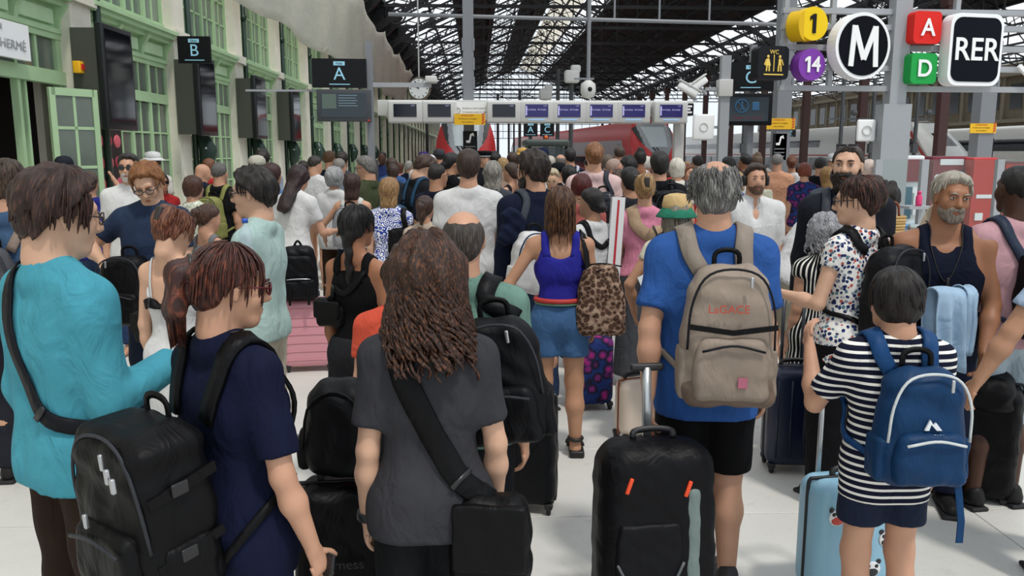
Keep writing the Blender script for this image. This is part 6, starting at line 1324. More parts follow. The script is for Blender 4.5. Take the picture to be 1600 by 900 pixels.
AH = person('girl with a ponytail and blue hair tie behind the curly woman', 664, 305, 4.9, -15, 'f', F2, ('pony', '#33211a', '#6c5040'), ('tee', '#b9a898'), ('shorts', '#444450'))
person('woman with long wavy grey hair', 770, 252, 6.3, -5, 'f', F2, ('wavy', '#77736d', '#cfc8bc', -.30), ('tee', '#40444c'))
AJ = person('dark-haired bearded man in a navy overshirt', 836, 237, '6.0', 18, 'm', F2, ('messy', '#1c120f', '#4a352b'), ('over', '#10172b'), ('jeans', '#2b3a56', 'denim'), ('down', 'low'), head=(28, -2, 0), beard=('#1c120f', .006), faceparts=1, bulk=1.06, key='AJ')
bj, _ = backpack(AJ, 'white roll-top backpack with navy trim on the navy overshirt', '#dcddd6', w=.31, d=.18, h=.44, zt=.72, dx=-.14, straps=(1, 0), strapc='#3c4048', zips='#1f2b4a', pocket=False, taper=.12, roll=8)
box('logo_patch', (-.05, -.1, .27), (.03, -.093, .30), mat('patch black', '#15171c', .5), bj)
cp = thing('jacket', 'navy jacket hung over the white backpack', 'jacket', loc2world(AJ, (-.24, -.18, 1.28)), R(18)); soft_obj('jacket_body', cloth('#121a30'), cp, (0, 0, 0), w=.2, d=.12, h=.26, r=.05, taper=.4, vox=.014, seed=5, amp=.012)
AK = person('woman in a cobalt blue tank top and denim shorts with a brown bob', 876, 292, '5.05', -3, 'f', F3, ('bob', '#3a2012', '#9a6a40', -.15), ('tank', '#29298c', 'plain', .585, 0, .745), ('shorts', '#3f6088', 'denim', .385, .61), ('hip', 'down2'), shoes=None, key='AK', hw=1.06)
for i, v in enumerate(AK['leg']):
    an = v[2]; sd = MB().rbox((an[0]+(.008 if i else -.008), an[1]+.06, .022), (.048, .13, .024), .015).build('sandal', mat('sandal black', '#0c0c0d', .5), AK['root'], True)
    for z, y, rr in ((.085, -.005, .05), (.065, .06, .045), (.05, .11, .05)):
        MB().tube([(an[0]+rr*math.cos(a), an[1]+y+.02*math.sin(a), z*.6+rr*.9*abs(math.sin(a))*.9+.01) for a in np.linspace(0, math.pi, 9)], .011, 6).build('sandal_strap', mat('sandal black', '#0c0c0d', .5), sd, True)
    MB().tube([(an[0]+.043*math.cos(a), an[1]+.05*math.sin(a)-.005, .115) for a in np.linspace(0, 6.283, 13)], .012, 6, False).build('ankle_strap', mat('sandal black', '#0c0c0d', .5), sd, True)
bt = thing('belt', 'red and green woven belt on the denim shorts', 'belt', (AK['root'].location.x, AK['root'].location.y, .60*AK['H'])); 
hx = .088*AK['H']; MB().tube([(hx*math.cos(a)*1.0, hx*.80*math.sin(a), 0) for a in np.linspace(0, 6.283, 33)], .016, 6, False).build('belt_band', mat('belt red', '#b0322c', .7), bt, True)
MB().tube([((hx+.003)*math.cos(a), (hx*.80+.003)*math.sin(a), -.022) for a in np.linspace(0, 6.283, 33)], .006, 6, False).build('beaded_cord', mat('belt green', '#5f8a6a', .7), bt, True)
crossbag(AK, 'leopard print shoulder bag of the woman in cobalt blue', '#5a4034', (.25, -.07, .80), .30, .16, .44, over=1, strapw=.05, pat='leopard', strapc='#121214', flap=False, taper=.35)
AL = person('very tall person in a pale pink t-shirt with a sandy bun', 929, 222, '8.6', -3, 'm', F2, ('bun', '#74492a', '#b8895c'), ('tee', '#d9b2b0'), ('trousers', '#34363c'), key='AL')
backpack(AL, 'grey backpack on the right shoulder of the person in pale pink', '#30343c', w=.26, d=.16, h=.46, zt=.76, dx=.13, straps=(0, 1), roll=-6)
person('person with dark red short hair in front of the pale pink t-shirt', 909, 271, 5.35, -8, 'f', F2, ('bob', '#3c0f0d', '#8c2a20', -.06), ('tee', '#a55a55'))
AN = person('woman with a black updo in a white t-shirt with a black strap', 926, 293, '6.3', 28, 'f', F3, ('lowbun', '#0d0a0a', '#2e2523'), ('tee', '#e0dfdf'), ('trousers', '#5a5a60'), ('low', 'down'), head=(22, 0, 0), faceparts=1)
crossbag(AN, 'black sling bag on the woman with the black updo', '#0c0c0e', (.15, .08, .98), .2, .08, .2, over=-1, strapw=.045)
AO = person('woman in a pink t-shirt with sunglasses on her blonde hair', 1008, 271, '6.65', -4, 'f', F2, ('clip', '#8a6840', '#d2b482'), ('tee', '#d2839a', 'plain', .53), ('wide', '#45474c'), ('low', 'low'), key='AO')
crossbag(AO, 'taupe sling bag across the back of the pink t-shirt', '#a38a70', (.14, .08, 1.02), .2, .08, .2, over=-1, strapw=.10)
MB().tube([np.array(p) for p in ((-.075, .06, .1), (-.06, .085, .105), (0, .1, .1), (.06, .085, .105), (.075, .06, .1))], .008, 6).build('sunglasses', mat('tortoise', '#4a2a14', .3), AO['root'], True, AO['hc'], Matrix(AO['Rh'].tolist()).to_euler())
q0 = at(945, 595, 6.2); q1 = at(966, 308, 6.3); pt = thing('poster_tube', 'long white cardboard tube tied with red ribbon beside the pink t-shirt', 'tube', tuple(q0)); dv = q1-q0
MB().bar((0, 0, 0), dv, .1, .07, (0, 1, 0)).build('carton', mat('tube white', '#dcdcdc', .5), pt); MB().bar((-.001, -.034, .02), dv+(-.001, -.033, -.02), .016, .012, (0, 1, 0)).build('ribbon', mat('ribbon red', '#b51f2c', .5), pt)
for t in (.62, .96): MB().bar(dv*t-(.045, .0, .005), dv*t+(.045, .0, .01), .012, .072).build('cross_ribbon', mat('ribbon red', '#b51f2c', .5), pt)
AP = person('woman in a straw hat with a green brim and a cream lace top', 1058, 306, '5.3', -6, 'f', F3, ('bob', '#8a8276', '#c0b8a8', -.08), ('capsleeve', '#cfc9b4', 'plain', .50), ('shorts', '#aca08a', 'plain', .27), ('hip', 'low'), hat=('straw', '#c8ab7a', '#2b735c'), shoes='#5a3a28', key='AP')
ba, _ = backpack(AP, 'maroon backpack on the woman in the straw hat', '#35101f', w=.29, d=.2, h=.42, zt=.70, dx=-.05, strapc='#1a1a20')
lf = box('leaflet', (0, 0, 0), (.09, .004, .16), mat('leaflet paper', '#d8dde2', .6)); lf.location = at(1012, 470, 4.95); lf.rotation_euler = (0, R(-25), 0); tag(lf, 'folded leaflet tucked beside the maroon backpack', 'leaflet')
AQ = person('man with thick black hair and a big black backpack', 1031, 237, 5.8, -3, 'm', F2, ('short', '#0d0a09', '#2a2220'), ('jacket', '#121317'), ('trousers', '#222228'))
backpack(AQ, 'big padded black backpack on the black-haired man', '#0c0d10', w=.36, d=.24, h=.5, zt=.82, dx=.08)
AR = person('tall grey-haired man in a blue t-shirt with a taupe backpack', 1118, 247, '3.4', -6, 'm', F2, ('thin', '#63615e', '#b4b2ad'), ('tee', '#2d5596', 'plain', .43, .72), ('shorts', '#08080a', 'plain', .29), (((.2, -.22, -1), (.0, -.16, -1)), 'down'), bulk=1.1, key='AR', shoes='#3a3a3c')
ta, tb_ = backpack(AR, 'taupe and grey hiking backpack on the man in blue', '#95877a', w=.35, d=.20, h=.56, zt=.79, dx=.03, strapc='#8a7f74', strapw=.075, zips='#1a1c22', taper=.25, pocketc='#8e8074')
text('lettering', 'LaGACE', .045, mat('red embroidery', '#b5402e', .6), ta, (-.02, -.125, .40), depth=.001); box('badge', (.02, -.155, .10), (.055, -.148, .14), mat('badge multicolour', '#a85a70', .5), ta)
soft_obj('base_panel', cloth('#6f5f54', 'nylon'), ta, (0, -.005, -.005), w=.36, d=.215, h=.13, r=.05, taper=-.02, vox=.011, seed=2); MB().ribbon([(-.17, -.11, .33), (0, -.125, .31), (.17, -.11, .33)], [(0, -1, 0)]*3, .022, .006).build('compression_strap', M_WEB, ta)
AS_ = person('man in white shirt with black headphones facing us', 1181, 256, '6.8', 178, 'm', F2, ('short', '#2c1d15', '#5a4232'), ('shirt', '#e9ebee'), ('trousers', '#3a4256'), ('down', 'down'), faceparts=1, beard=('#5a4232', .001), key='AS')
rt = Matrix(AS_['Rh'].tolist()).to_euler(); hsz = AS_['hs']
hb = MB().tube([np.array((.088*math.cos(a), -.01, .02+.105*math.sin(a)))*hsz for a in np.linspace(0, math.pi, 15)], .009*hsz, 6).build('headphones', mat('headphone black', '#0c0c0e', .4), AS_['root'], True, AS_['hc'], rt)
for s in (-1, 1): MB().rbox((s*.088*hsz, -.005*hsz, -.005*hsz), (.018*hsz, .034*hsz, .042*hsz), .017*hsz).build('ear_cup', mat('headphone black', '#0c0c0e', .4), hb, True)
AT = person('tall bald-browed man with a long dark beard in a charcoal jacket', 1329, 226, '5.2', 158, 'm', F1, ('crop', '#2c1f17', '#4f3c30'), ('jacket', '#1b1e26'), ('trousers', '#22242a'), ('down', 'down'), head=(-12, 2, 0), faceparts=1, beard=('#1a110c', .022), key='AT', bulk=1.06)
for s_ in (-1, 1): MB().rbox((s_*.03*AT['hs'], .055*AT['hs'], .118*AT['hs']), (.024*AT['hs'], .013*AT['hs'], .006), .005).build('sunglasses_lens', mat('shades', '#10131a', .15), AT['root'], True, AT['hc'], Matrix(AT['Rh'].tolist()).to_euler())
backpack(AT, 'black backpack behind the bearded man with grey strap', '#111216', w=.3, d=.16, h=.42, zt=.79, strapc='#3c3f46')
AU = person('woman with auburn updo and glasses in a floral top with a black backpack', 1347, 275, '4.3', 26, 'f', F1, ('clip', '#26150f', '#7a4430'), ('capsleeve', '#e0ddd8', 'floral', .45), ('wide', '#0c0c0f'), (((.3, .1, -1), (.1, .95, .1)), 'low'), head=(35, -6, 0), faceparts=1, glasses=('#2c2826', 'clear'), key='AU', bulk=1.05)
backpack(AU, 'plain black backpack on the woman in the floral top', '#0d0e12', w=.32, d=.2, h=.48, zt=.81, dx=.04, strapc='#0d0d10'); phone(AU, 0, 'phone held low by the woman in the floral top', '#0e0f12', '#2a3038')
person('older woman with silver curls in a black and white striped dress', 1290, 335, '5.0', 8, 'f', F2, ('greycurl', '#8d8d92', '#d5d6da'), ('dress', '#121319', 'vstripe', .14, .2), ('none', '#000000'), ('down', 'low'), key='AV', bulk=1.12)
AW = person('man with grey beard in a dark navy tank top facing us', 1484, 269, '4.2', 160, 'm', F4, ('fade', '#9a9284', '#d8d2c4'), ('tank', '#0f1426', 'plain', .46, 0, .77), ('trousers', '#161c30'), (((.16, .1, -1), (-.2, .55, -.8)), ((.2, .0, -1), (-.3, .7, -.5))), head=(14, -4, -6), faceparts=1, beard=('#7d7266', .002), bulk=1.1, key='AW', hw=1.05)
necklace(AW, '#120f0e', .70); pc = AW['U']((0, .105, .70)); MB().rbox(tuple(pc), (.008, .006, .03), .005).build('pendant', mat('pendant', '#1b1512', .4), AW['root'], True)
bs = thing('shirt', 'light blue shirt draped over the arm of the man in the tank top', 'shirt', tuple(at(1482, 462, 3.95)), R(8))
def drape(name, x0, x1, fl, bl, m, ph, n=20):
    V = []; path = [(-.06-.012*t/fl, -t) for t in np.linspace(fl, .03, 14)]+[(-.06*math.cos(a), .045*math.sin(a)) for a in np.linspace(.2, 2.94, 7)]+[(.055, -t) for t in np.linspace(.03, bl, 8)]; k = len(path)
    for i in range(n):
        u = i/(n-1); x = x0+(x1-x0)*u
        for j, (y, z) in enumerate(path): V.append((x*(1+.25*min(0, z+.1))+.008*math.sin(9*z+ph), y+.022*math.sin(u*13+ph+4*z)*min(1, -min(0, z)/.12), z+.02*math.sin(u*5+ph)*(1 if j in (0, k-1) else .3)))
    o = MB().add(V, [(i*k+j, (i+1)*k+j, (i+1)*k+j+1, i*k+j+1) for i in range(n-1) for j in range(k-1)]).build(name, m, bs, True); md = o.modifiers.new('thick', 'SOLIDIFY'); md.thickness = .006
drape('shirt_body', -.10, .07, .36, .28, cloth('#9db7d6'), 0); drape('sleeve', .05, .11, .28, .2, cloth('#9db7d6'), 2, 9)
tb2 = thing('tote_bag', 'cream canvas tote bag behind the tank top man', 'bag', tuple(at(1425, 500, 4.5)), 0); soft_obj('bag_body', cloth('#cbbfa8'), tb2, (0, 0, 0), w=.16, d=.1, h=.42, r=.04, taper=.1, vox=.014, seed=4, amp=.006); MB().ribbon(catmull([(0, .04, .4), (.06, .02, .6), (.1, -.02, .66)], 10), (0, -1, 0), .05, .005).build('strap', cloth('#cbbfa8'), tb2)
AX = person('dark-skinned man in a dusty pink t-shirt and pale denim shorts', 1594, 257, '4.2', 6, 'm', F5, ('buzz', '#0d0907', '#1e1512'), ('tee', '#bf959b'), ('shorts', '#a9b9c2', 'denim', .25), ('down', 'down'), bulk=1.08, key='AX')
bx_, _ = backpack(AX, 'stiff black flap backpack on the man in pink at the right edge', '#0d0e11', w=.27, d=.14, h=.42, zt=.76, dx=.06, straps=(1, 1), strapc='#2c3546', taper=.02, pocket=False, r=.03, roll=0)
soft_obj('flap', cloth('#15161a', 'nylon'), bx_, (0, -.075, .22), w=.275, d=.03, h=.2, r=.012, taper=0, vox=.01, seed=1, amp=.002); MB().tube([(.02, -.03, .46), (.16, -.03, .47)], .03, 12).build('rolled_sleeve', mat('hi-vis yellow', '#c8e01c', .5), bx_, True)
AY = person('boy with black hair in a navy and white striped t-shirt', 1408, 421, '2.85', -2, 'm', F2, ('bowl', '#120c0a', '#33241e'), ('tee', '#12162a', 'hstripe', .44, .75), ('shorts', '#1d2438', 'plain', .37), (((.3, .45, -.8), (-.05, .5, .85)), 'down2'), head=(18, -4, 0), key='AY', shoes='#d9d9d6', bulk=.95)
by, _ = backpack(AY, 'blue backpack with white zip on the boy in stripes', '#12355a', w=.29, d=.16, h=.42, zt=.80, dx=.02, strapc='#173f6c', zips='#c9ced2', strapw=.06, taper=.2)
MB().prism([(-.028, .225), (-.012, .262), (0, .243), (.008, .252), (.03, .225), (.012, .225), (-.008, .246), (-.014, .225)], 1, -.098, -.09).build('mountain_logo', mat('logo white', '#dfe4e8', .5), by); text('lettering', 'MONTAIN', .016, mat('logo white', '#dfe4e8', .5), by, (0, -.098, .205), depth=.001)
MB().ribbon([(.14, -.03, .0), (.15, -.05, -.12), (.15, -.05, -.2)], [(0, -1, 0)]*3, .026, .003).build('loose_strap', cloth('#143a62', 'nylon'), by)
AZ = person('person in a pale blue shirt at the right edge pulling a black case', 1735, 292, '3.4', -12, 'm', F3, ('short', '#2a1c14'), ('tee', '#9fb2ca'), ('trousers', '#171d30'), (((.55, .0, -1), (.45, .12, -1)), 'down'), shoes='#e8e8e6', key='AZ', legs=(-.1, .25))
# ---- mid-distance people
person('man in a white t-shirt bending down beside the bearded man', 1232, 300, '6.4', -75, 'm', F2, ('buzz', '#8a7a70'), ('tee', '#dcdde0'), ('shorts', '#9a9482'), lean=38, head=(0, -20, 0), H=1.74)
BAx = person('child with a small dark topknot behind the auburn updo', 1389, 288, '7.0', 60, 'f', F2, ('topbun', '#17100d', '#3a2c26'), ('tee', '#c9b0a8'), ('shorts', '#666666'), faceparts=1, head=(20, -5, 0))
bk = thing('wicker_basket', 'woven straw basket bag behind the auburn updo', 'basket', tuple(at(1384, 378, 6.82)))
for i in range(9): MB().tube([(.145*(.92+.09*i/8)*math.cos(a), .08*math.sin(a), .02+.024*i) for a in np.linspace(0, 6.283, 25)], .0135, 6, False).build('woven_row', mat('wicker %d' % (i % 2), ['#b08d55', '#c4a268'][i % 2], .7), bk, True)
MB().rbox((0, 0, .02), (.13, .07, .015), .01).build('basket_base', mat('wicker 0', '#b08d55', .7), bk, True); MB().tube(catmull([(-.1, 0, .21), (-.07, 0, .33), (.07, 0, .33), (.1, 0, .21)], 12), .01, 6).build('handle', mat('leather tan', '#7a3f24', .6), bk, True)
person('pale bald man behind the metro post', 1358, 248, 6.6, -10, 'm', '#d8b4a4', ('buzz', '#cbb8ac', '#e0d2c8'), ('tee', '#c7c3c0'))
BC = person('grey-haired person in a peach shirt with a cream tote', 1215, 240, 9.4, -30, 'm', F2, ('crop', '#6f6c69', '#b5b1ac'), ('shirt', '#dc9a7c', 'plain', .48), ('trousers', '#5a3a2c', 'leopard'))
crossbag(BC, 'cream cotton tote on the shoulder of the peach shirt', '#d9d0bb', (-.22, -.1, .95), .42, .12, .4, over=-1, strapw=.05, flap=False, kind='plain', name='tote_bag')
person('woman with auburn bun in white beside the peach shirt', 1238, 243, 9.0, -20, 'f', F2, ('bun', '#5a2d16', '#9a5f36'), ('tee', '#e4e2de'))
person('woman with ginger hair in a purple print top', 1258, 254, 8.2, -20, 'f', F2, ('bob', '#6a2f1a', '#a85c38', -.07), ('tee', '#6c2a66', 'camo'))
person('man with a dark crop in a black jacket near the bearded man', 1283, 245, 8.0, -40, 'm', F2, ('crop', '#1d1917', '#443e3a'), ('jacket', '#121318'), faceparts=1)
person('blonde woman in front of the dark crop, right of centre', 1293, 260, 7.4, 0, 'f', F2, ('long', '#7e5c34', '#c29c64', -.22), ('tee', '#444a54'))
person('man in a pale grey cap glancing back near the bearded man', 1303, 240, 9.2, 170, 'm', F2, ('crop', '#777777'), ('tee', '#22242a'), hat=('cap', '#b5b8bb'), faceparts=1)
person('short-haired dark man in slate, right of the grey head', 1165, 240, 9.4, 20, 'm', F4, ('crop', '#120e0d'), ('tee', '#1d2531'))
person('woman with a messy light brown bun by the display screen', 1183, 241, 10.2, 0, 'f', F2, ('topbun', '#5a4534', '#8c7460'), ('tee', '#8c8c90'))
person('man with slick black hair in a white shirt, right of the grey head', 1139, 245, 8.0, 15, 'm', F2, ('short', '#151110', '#38302c'), ('shirt', '#e2e4ea'))
person('blond woman in a navy dotted top behind the headphone man', 1152, 268, 7.0, 5, 'f', F2, ('bob', '#9a7648', '#c9a878', -.12), ('tee', '#2a3468', 'dots'))
BL = person('white-haired woman in beige with thin dark straps', 1058, 247, 7.3, 0, 'f', F2, ('bob', '#c9c3b4', '#ece8de', -.10), ('tee', '#d3cbc0'))
backpack(BL, 'small slate backpack on the white-haired woman', '#3a4048', w=.22, d=.1, h=.3, zt=.68, strapw=.03)
person('ginger woman in red facing back beside the white-haired woman', 1073, 256, 7.7, -150, 'f', F2, ('bob', '#5f3018', '#96582e', -.06), ('tee', '#a82a34'), faceparts=1)
BN = person('man with thinning dark hair in a white shirt before the red train nose', 1090, 242, 9.2, 10, 'm', F2, ('crop', '#221b18', '#4c433d'), ('shirt', '#dde2ea'))
backpack(BN, 'dark backpack on the man before the red train nose', '#22262c', w=.26, d=.14, h=.4, zt=.76, dx=-.12)
person('bald man with glasses in profile right of the sandy bun', 960, 247, 7.4, -70, 'm', '#c98f7c', ('buzz', '#a08478', '#b8a095'), ('tee', '#3e4248'), faceparts=1, glasses=('#2a2222', 'clear'))
person('person with a big round black head of hair', 982, 245, 8.0, 0, 'm', F3, ('afro', '#0c0908', '#241c1a'), ('tee', '#3c4a66'))
person('woman with a sleek black bun in black with flowers', 1000, 234, 8.8, 5, 'f', F4, ('topbun', '#0c0908', '#2a201e'), ('tank', '#15141a', 'floral'))
person('white-haired person before the red train', 1010, 244, 9.4, 0, 'f', F2, ('bob', '#cfcac0', '#f0ece4', -.06), ('tee', '#c04440'))
person('man with wet black hair behind the blonde in pink', 985, 262, 5.4, 12, 'm', F3, ('short', '#0d0a0a', '#241d1c'), ('tee', '#24262c'))
person('woman with loose brown hair between pale pink and blonde', 967, 265, 6.4, -15, 'f', F2, ('wavy', '#3d2a20', '#7a604c', -.2), ('tee', '#5c5650'))
person('man with grey-brown hair behind the bald profile', 950, 242, 9.0, -20, 'm', F2, ('short', '#54453a', '#8a7a6c'), ('tee', '#2c3542'))
person('tall man with brown crop far behind the bald profile', 968, 228, 11.0, 0, 'm', F3, ('crop', '#382a20', '#6c5848'), ('tee', '#4c566a'))
person('grey balding man in white, left of the sandy bun', 876, 240, 9.4, -5, 'm', F2, ('bald', '#57514c', '#8c857e'), ('tee', '#d8dade'))
person('white-haired person in navy, centre crowd', 860, 243, 9.6, 0, 'f', F2, ('crop', '#b8b2a4', '#dcd8cc'), ('tee', '#2a3248'))
BX = person('man with black hair and patterned blue rucksack, centre crowd', 891, 232, 9.9, 5, 'm', F2, ('short', '#141010', '#332b28'), ('tee', '#1c2438'))
backpack(BX, 'blue and white batik rucksack in the centre crowd', '#3a4f72', w=.34, d=.18, h=.42, zt=.8, dx=.16, kind='swirl')
person('man in a black cap looking right, centre crowd', 873, 254, 7.6, -70, 'm', F2, ('crop', '#2a221e'), ('tee', '#0e1014'), hat=('cap', '#101218'), faceparts=1)
person('woman with short platinum hair facing us, centre crowd', 863, 262, 6.7, 172, 'f', F1, ('short', '#b0a184', '#dcd0b4'), ('tee', '#8a2a2e'), faceparts=1, head=(0, -15, 0), glasses=('#b09a7a', 'clear'))
person('person in a black headscarf with a red mark, centre crowd', 889, 258, 6.5, 10, 'f', F3, ('bob', '#0e0c0d', '#2a2224', -.1), ('tee', '#c22a34'))
person('woman with brown hair in profile left of the bearded man', 799, 254, 7.4, 50, 'f', F2, ('lowbun', '#33241c', '#685244'), ('tank', '#1c1c20'), faceparts=1)
person('officer in a peaked cap looking back before the red train', 757, 236, 11.5, -160, 'm', F2, ('crop', '#2a2420'), ('jacket', '#14161c'), hat=('officer', '#101216'), faceparts=1)
person('person with a round black head beside the officer', 772, 238, 11.4, 0, 'm', F5, ('afro', '#0a0808', '#1c1716'), ('tee', '#6c7078'))
person('blonde woman below the round black head', 786, 246, 10.4, -10, 'f', F2, ('bob', '#93754a', '#d2b684', -.1), ('tee', '#a0887a'))
person('blond person left of the officer', 751, 246, 10.6, 0, 'f', F2, ('bob', '#8d6f46', '#c8aa78', -.1), ('tee', '#484c54'))
person('brown-haired woman with a pink strap, centre left crowd', 801, 237, 11.0, 0, 'f', F2, ('long', '#382820', '#6a5446', -.2), ('tee', '#c8a8a0'))
person('person in a straw sun hat far in the centre crowd', 817, 231, 13.5, 0, 'f', F2, ('bob', '#6a5038'), ('tee', '#9a9aa0'), hat=('sun', '#c9a05c'))
person('person in a navy beanie beside the tractor', 848, 231, 12.5, 0, 'm', F2, ('none', '#222222'), ('tee', '#3a4050'), hat=('cap', '#16203c'))
person('man in a blue jacket standing by the left facade', 597, 236, '17', 170, 'm', F5, ('buzz', '#0c0a0a'), ('jacket', '#22305c'), ('trousers', '#1a2038'))
person('brown-haired woman low behind the blonde bob', 612, 246, 10.5, 0, 'f', F2, ('bob', '#3a281e', '#6a5040', -.1), ('tee', '#3a5a8a'))
person('chestnut-haired child behind the blonde bob', 614, 256, 9.2, 0, 'f', F2, ('bob', '#33221a', '#5c463a', -.08), ('tee', '#20262e'))
person('person in a white cap left of the red train', 671, 242, 11, 150, 'm', F3, ('crop', '#2a2420'), ('tee', '#b8b8bc'), hat=('cap', '#e4e4e2'), faceparts=1)
person('person in a violet cap left of the red train', 662, 237, 14, 0, 'm', F2, ('crop', '#2a2420'), ('tee', '#d0d4dc'), hat=('cap', '#3a2e6a'))
person('man in a dark grey cap with orange beneath the red train', 686, 233, 12.5, 20, 'm', F2, ('crop', '#2a2420'), ('tee', '#c0562e'), hat=('cap', '#3a3c42'))
# ---- far rows, smaller and smaller
random.seed(21); hn = (('dark', '#181210'), ('brown', '#3a281e'), ('black', '#0d0b0b'), ('fair', '#8a6c48'), ('grey', '#8a8682'), ('auburn', '#4a2a1c')); tn = (('white', '#dcdcde'), ('navy', '#1c2438'), ('black', '#141519'), ('grey', '#6a6e76'), ('beige', '#b8a890'), ('red', '#a83a36'), ('blue', '#3f6296'), ('green', '#4f6a50'), ('pink', '#c48f94'), ('teal', '#2f7a80'))
rows = []
for px in range(612, 720, 13): rows.append((px, 13+random.random()*9))
for px in range(776, 900, 8): rows.append((px, 12+random.random()*20))
for px in range(905, 1130, 13): rows.append((px, 10.5+random.random()*9))
for px in range(1120, 1340, 16): rows.append((px, 11+random.random()*7))
marks = ((660, 'left of the frontal red train'), (745, 'below the frontal red train'), (822, 'left of the baggage tractor'), (890, 'around the baggage tractor'), (980, 'before the red train flank'), (1060, 'before the red train nose'), (1130, 'below the security cameras'), (1230, 'below the dark C screen'), (1400, 'below the metro signs'))
seen = {}; used_xy = []
for px, d in sorted(rows, key=lambda r: r[1]):
    if 15.2 < d < 16.6: d += 1.6
    h_, t_ = random.choice(hn), random.choice(tn); q = at(px, 238, d); Hh_ = 1.58+.2*random.random()
    if any((q[0]-a)**2+(d-b)**2 < .3 for a, b in used_xy): d += .8; q = at(px, 238, d)
    if 15.0 < d < 16.8: d += 2
    used_xy.append((q[0], d)); mk = [m for lim, m in marks if px < lim][0]; lb = 'far person with %s hair and %s top %s' % (h_[0], t_[0], mk)
    while lb in seen: h_, t_ = random.choice(hn), random.choice(tn); lb = 'far person with %s hair and %s top %s' % (h_[0], t_[0], mk)
    seen[lb] = 1
    person(lb, px, 238, d, random.uniform(-40, 40), random.choice('mf'), random.choice((F1, F2, F3, F4)), (random.choice(('short', 'crop', 'bob', 'lowbun', 'long')), h_[1]), ('tee', t_[1]), ('trousers', '#2a2c34'), H=Hh_, lod=3, group='far people '+mk, key='far%.1f%.2f' % (px, d))
# ---- cases and bags on the floor
pk = suitcase(484, 570, 7.25, 'pink ribbed hard suitcase standing by the man in mint', '#d3949f', .44, .27, .60, 8, horiz=True, ribs=7, seam='#3a2a2c')
box('name_plate', (.06, -.142, .56), (.13, -.136, .58), mat('plate', '#8a6a6a', .4), pk)
q = at(474, 465, 7.2); bo = thing('backpack', 'black leather backpack standing on the pink suitcase', 'backpack', (pk.location.x-.04, 7.15, .645), R(10)); bm_ = cloth('#0e0f12', 'nylon')
soft_obj('main_compartment', bm_, bo, (0, 0, 0), w=.32, d=.18, h=.48, r=.07, taper=.2, vox=.014, seed=3, bulge=.01); soft_obj('front_pocket', bm_, bo, (0, -.10, .03), w=.27, d=.06, h=.16, r=.025, taper=.05, vox=.012, seed=4); soft_obj('upper_pocket', bm_, bo, (0, -.085, .2), w=.24, d=.05, h=.2, r=.025, taper=.1, vox=.012, seed=6); MB().tube(catmull([(-.1, -.125, .2), (0, -.13, .205), (.1, -.125, .2)], 8), .005, 6).build('zipper', M_ZIP, bo, True); MB().ribbon(catmull([(-.04, 0, .46), (0, 0, .52), (.04, 0, .46)], 9), (0, 1, 0), .02, .006).build('carry_handle', M_WEB, bo, True)
for s in (-1, 1): MB().ribbon([(s*.07, -.14, .15), (s*.075, -.15, .05), (s*.08, -.15, -.02)], [(0, -1, 0)]*3, .022, .004).build('strap', M_WEB, bo)
sc1 = suitcase(543, 900, 2.8, 'black soft suitcase on the floor between the navy and charcoal tops', '#0a0a0c', .34, .24, .72, 5, hard=False, ribs=0); text('lettering', 'airness', .05, mat('embossed black', '#1c1c20', .5), sc1, (0, -.145, .52), depth=.002)
bo = thing('backpack', 'black backpack resting upright on the black soft suitcase', 'backpack', (sc1.location.x+.0, 2.8, .79), R(-8)); soft_obj('main_compartment', bm_, bo, (0, 0, 0), w=.25, d=.18, h=.36, r=.07, taper=.25, vox=.012, seed=3, bulge=.012); soft_obj('side_pocket', bm_, bo, (-.122, 0, .03), w=.05, d=.14, h=.16, r=.02, taper=.05, vox=.011, seed=4); MB().rbox((-.145, -.03, .14), (.012, .012, .012), .004).build('buckle', mat('buckle grey', '#55585c', .4), bo, True); MB().tube(catmull([(-.12, -.075, .12), (-.09, -.085, .27), (0, -.08, .325), (.09, -.085, .27), (.12, -.075, .12)], 14), .005, 6).build('zipper', M_WEB, bo, True)
sd = suitcase(826, 790, 4.25, 'slim black upright suitcase behind the black shoulder backpack', '#101114', .30, .22, .60, -12, hard=False, ribs=0)
cs_ = suitcase(924, 640, 6.0, 'small suitcase with neon graffiti print behind the leopard bag', '#c0267a', .30, .2, .52, 12, pat='camo', ribs=0)
s2 = suitcase(992, 656, 5.3, 'small cream suitcase with tan stripe beside the grey trousers', '#d2c2b4', .26, .18, .38, 20, ribs=0, seam='#7a3f24')
tr1 = suitcase(1022, 905, 3.02, 'large black trolley case with orange zip pulls in front of the man in blue', '#0b0b0e', .47, .27, .76, 4, hard=False, ribs=0, pole=.27, polew=0, corner=.10, trim=False, tilt=-5)
soft_obj('grey_side_panel', cloth('#6f7d7a', 'nylon'), tr1, (.125, -.118, .04), w=.06, d=.05, h=.60, r=.02, taper=.05, vox=.011, seed=2, amp=.002); soft_obj('front_pocket', cloth('#0e0e12', 'nylon'), tr1, (-.05, -.125, .05), w=.28, d=.05, h=.46, r=.02, taper=.1, vox=.011, seed=3, amp=.003)
for x, z in ((-.13, .66), (.10, .64)): MB().rbox((x, -.135, z), (.008, .006, .032), .004, Matrix.Translation((x, -.135, z)) @ Matrix.Rotation(R(20), 4, 'Y') @ Matrix.Translation((-x, .135, -z))).build('zip_pull', mat('zip orange', '#e0481c', .5), tr1, True)
for s in (-1, 1): MB().tube(catmull([(-.05+s*.13, -.152, .36), (-.05+s*.09, -.156, .28), (-.05+s*.02, -.156, .12)], 8), .006, 6).build('piping', mat('piping grey', '#55585c', .5), tr1, True)
suitcase(1232, 745, 4.75, 'navy blue hard suitcase beside the striped dress', '#111a36', .33, .24, .60, -6, ribs=4, pole=.42, polecol='#4a4d55', polew=.12)
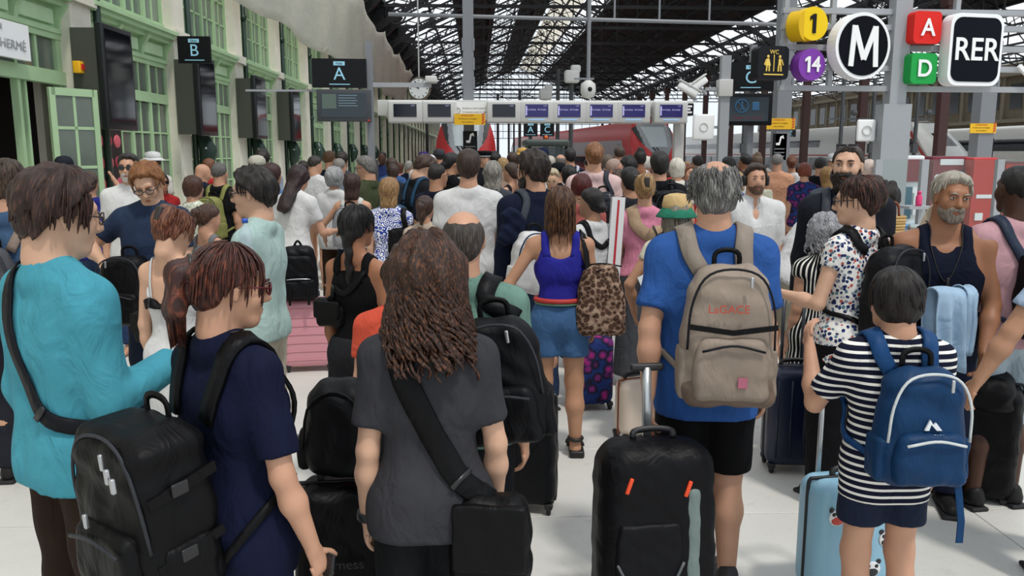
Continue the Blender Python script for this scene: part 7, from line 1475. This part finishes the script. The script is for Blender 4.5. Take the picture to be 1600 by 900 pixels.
pn = suitcase(1318, 900, 3.25, 'pale blue child suitcase with panda and penguin print', '#8fbdd4', .38, .24, .52, 6, ribs=0, seam='#111114', pole=.34, corner=.07)
rg = np.random.RandomState(4)
for i, (x, z) in enumerate(((-.1, .12), (.05, .2), (-.06, .3), (.11, .33), (-.12, .44), (.02, .46), (.13, .12), (.12, .47), (-.01, .08))):
    pd = MB().sphere((x, -.122, z), .036, 12, (1.1, .12, 1)).build('panda_body', mat('print white', '#e2e4e6', .4), pn, True)
    MB().sphere((x, -.125, z-.012), .028, 10, (1, .12, .7)).build('panda_belly', mat('print dark', '#1b1c22', .4) if i % 2 else mat('print red', '#c2483e', .4), pd, True)
    for s in (-1, 1): MB().sphere((x+s*.018, -.126, z+.016), .009, 8, (1, .15, 1)).build('eye_patch', mat('print dark', '#1b1c22', .4), pd, True); MB().sphere((x+s*.028, -.122, z+.034), .012, 8, (1, .15, 1)).build('ear', mat('print dark', '#1b1c22', .4), pd, True)
rc_ = suitcase(1512, 770, 4.35, 'black travel case tilted and pulled at the right edge', '#0b0b0e', .42, .28, .68, -30, hard=False, ribs=0, tilt=14, pole=.3, polew=.16)
soft_obj('top_bag', cloth('#0d0d10', 'nylon'), rc_, (0, -.05, .60), w=.34, d=.24, h=.2, r=.07, taper=.1, vox=.014, seed=2)
bt = thing('water_bottle', 'clear plastic bottle with a blue cap in front of the mint t-shirt', 'bottle', tuple(at(386, 408, 4.3))); MB().lathe([(.03, 0), (.034, .02), (.034, .07), (.03, .08), (.034, .09), (.034, .15), (.014, .19), (.013, .205)], 14).build('bottle_body', glassy('bottle plastic', '#cfe0ea', .35), bt, True); MB().lathe([(.016, .2), (.016, .222)], 12).build('cap', mat('cap blue', '#2a55b8', .4), bt, True)
bt2 = thing('water_bottle', 'bright pink drinking bottle on the ledge by the kiosks', 'bottle', tuple(at(1435, 322, 9.0))); MB().lathe([(.032, 0), (.034, .03), (.034, .1), (.02, .13), (.02, .14)], 14).build('bottle_body', mat('bottle pink', '#d83a72', .35), bt2, True); MB().lathe([(.024, .14), (.024, .165)], 12).build('cap', mat('bottle pink', '#d83a72', .35), bt2, True)
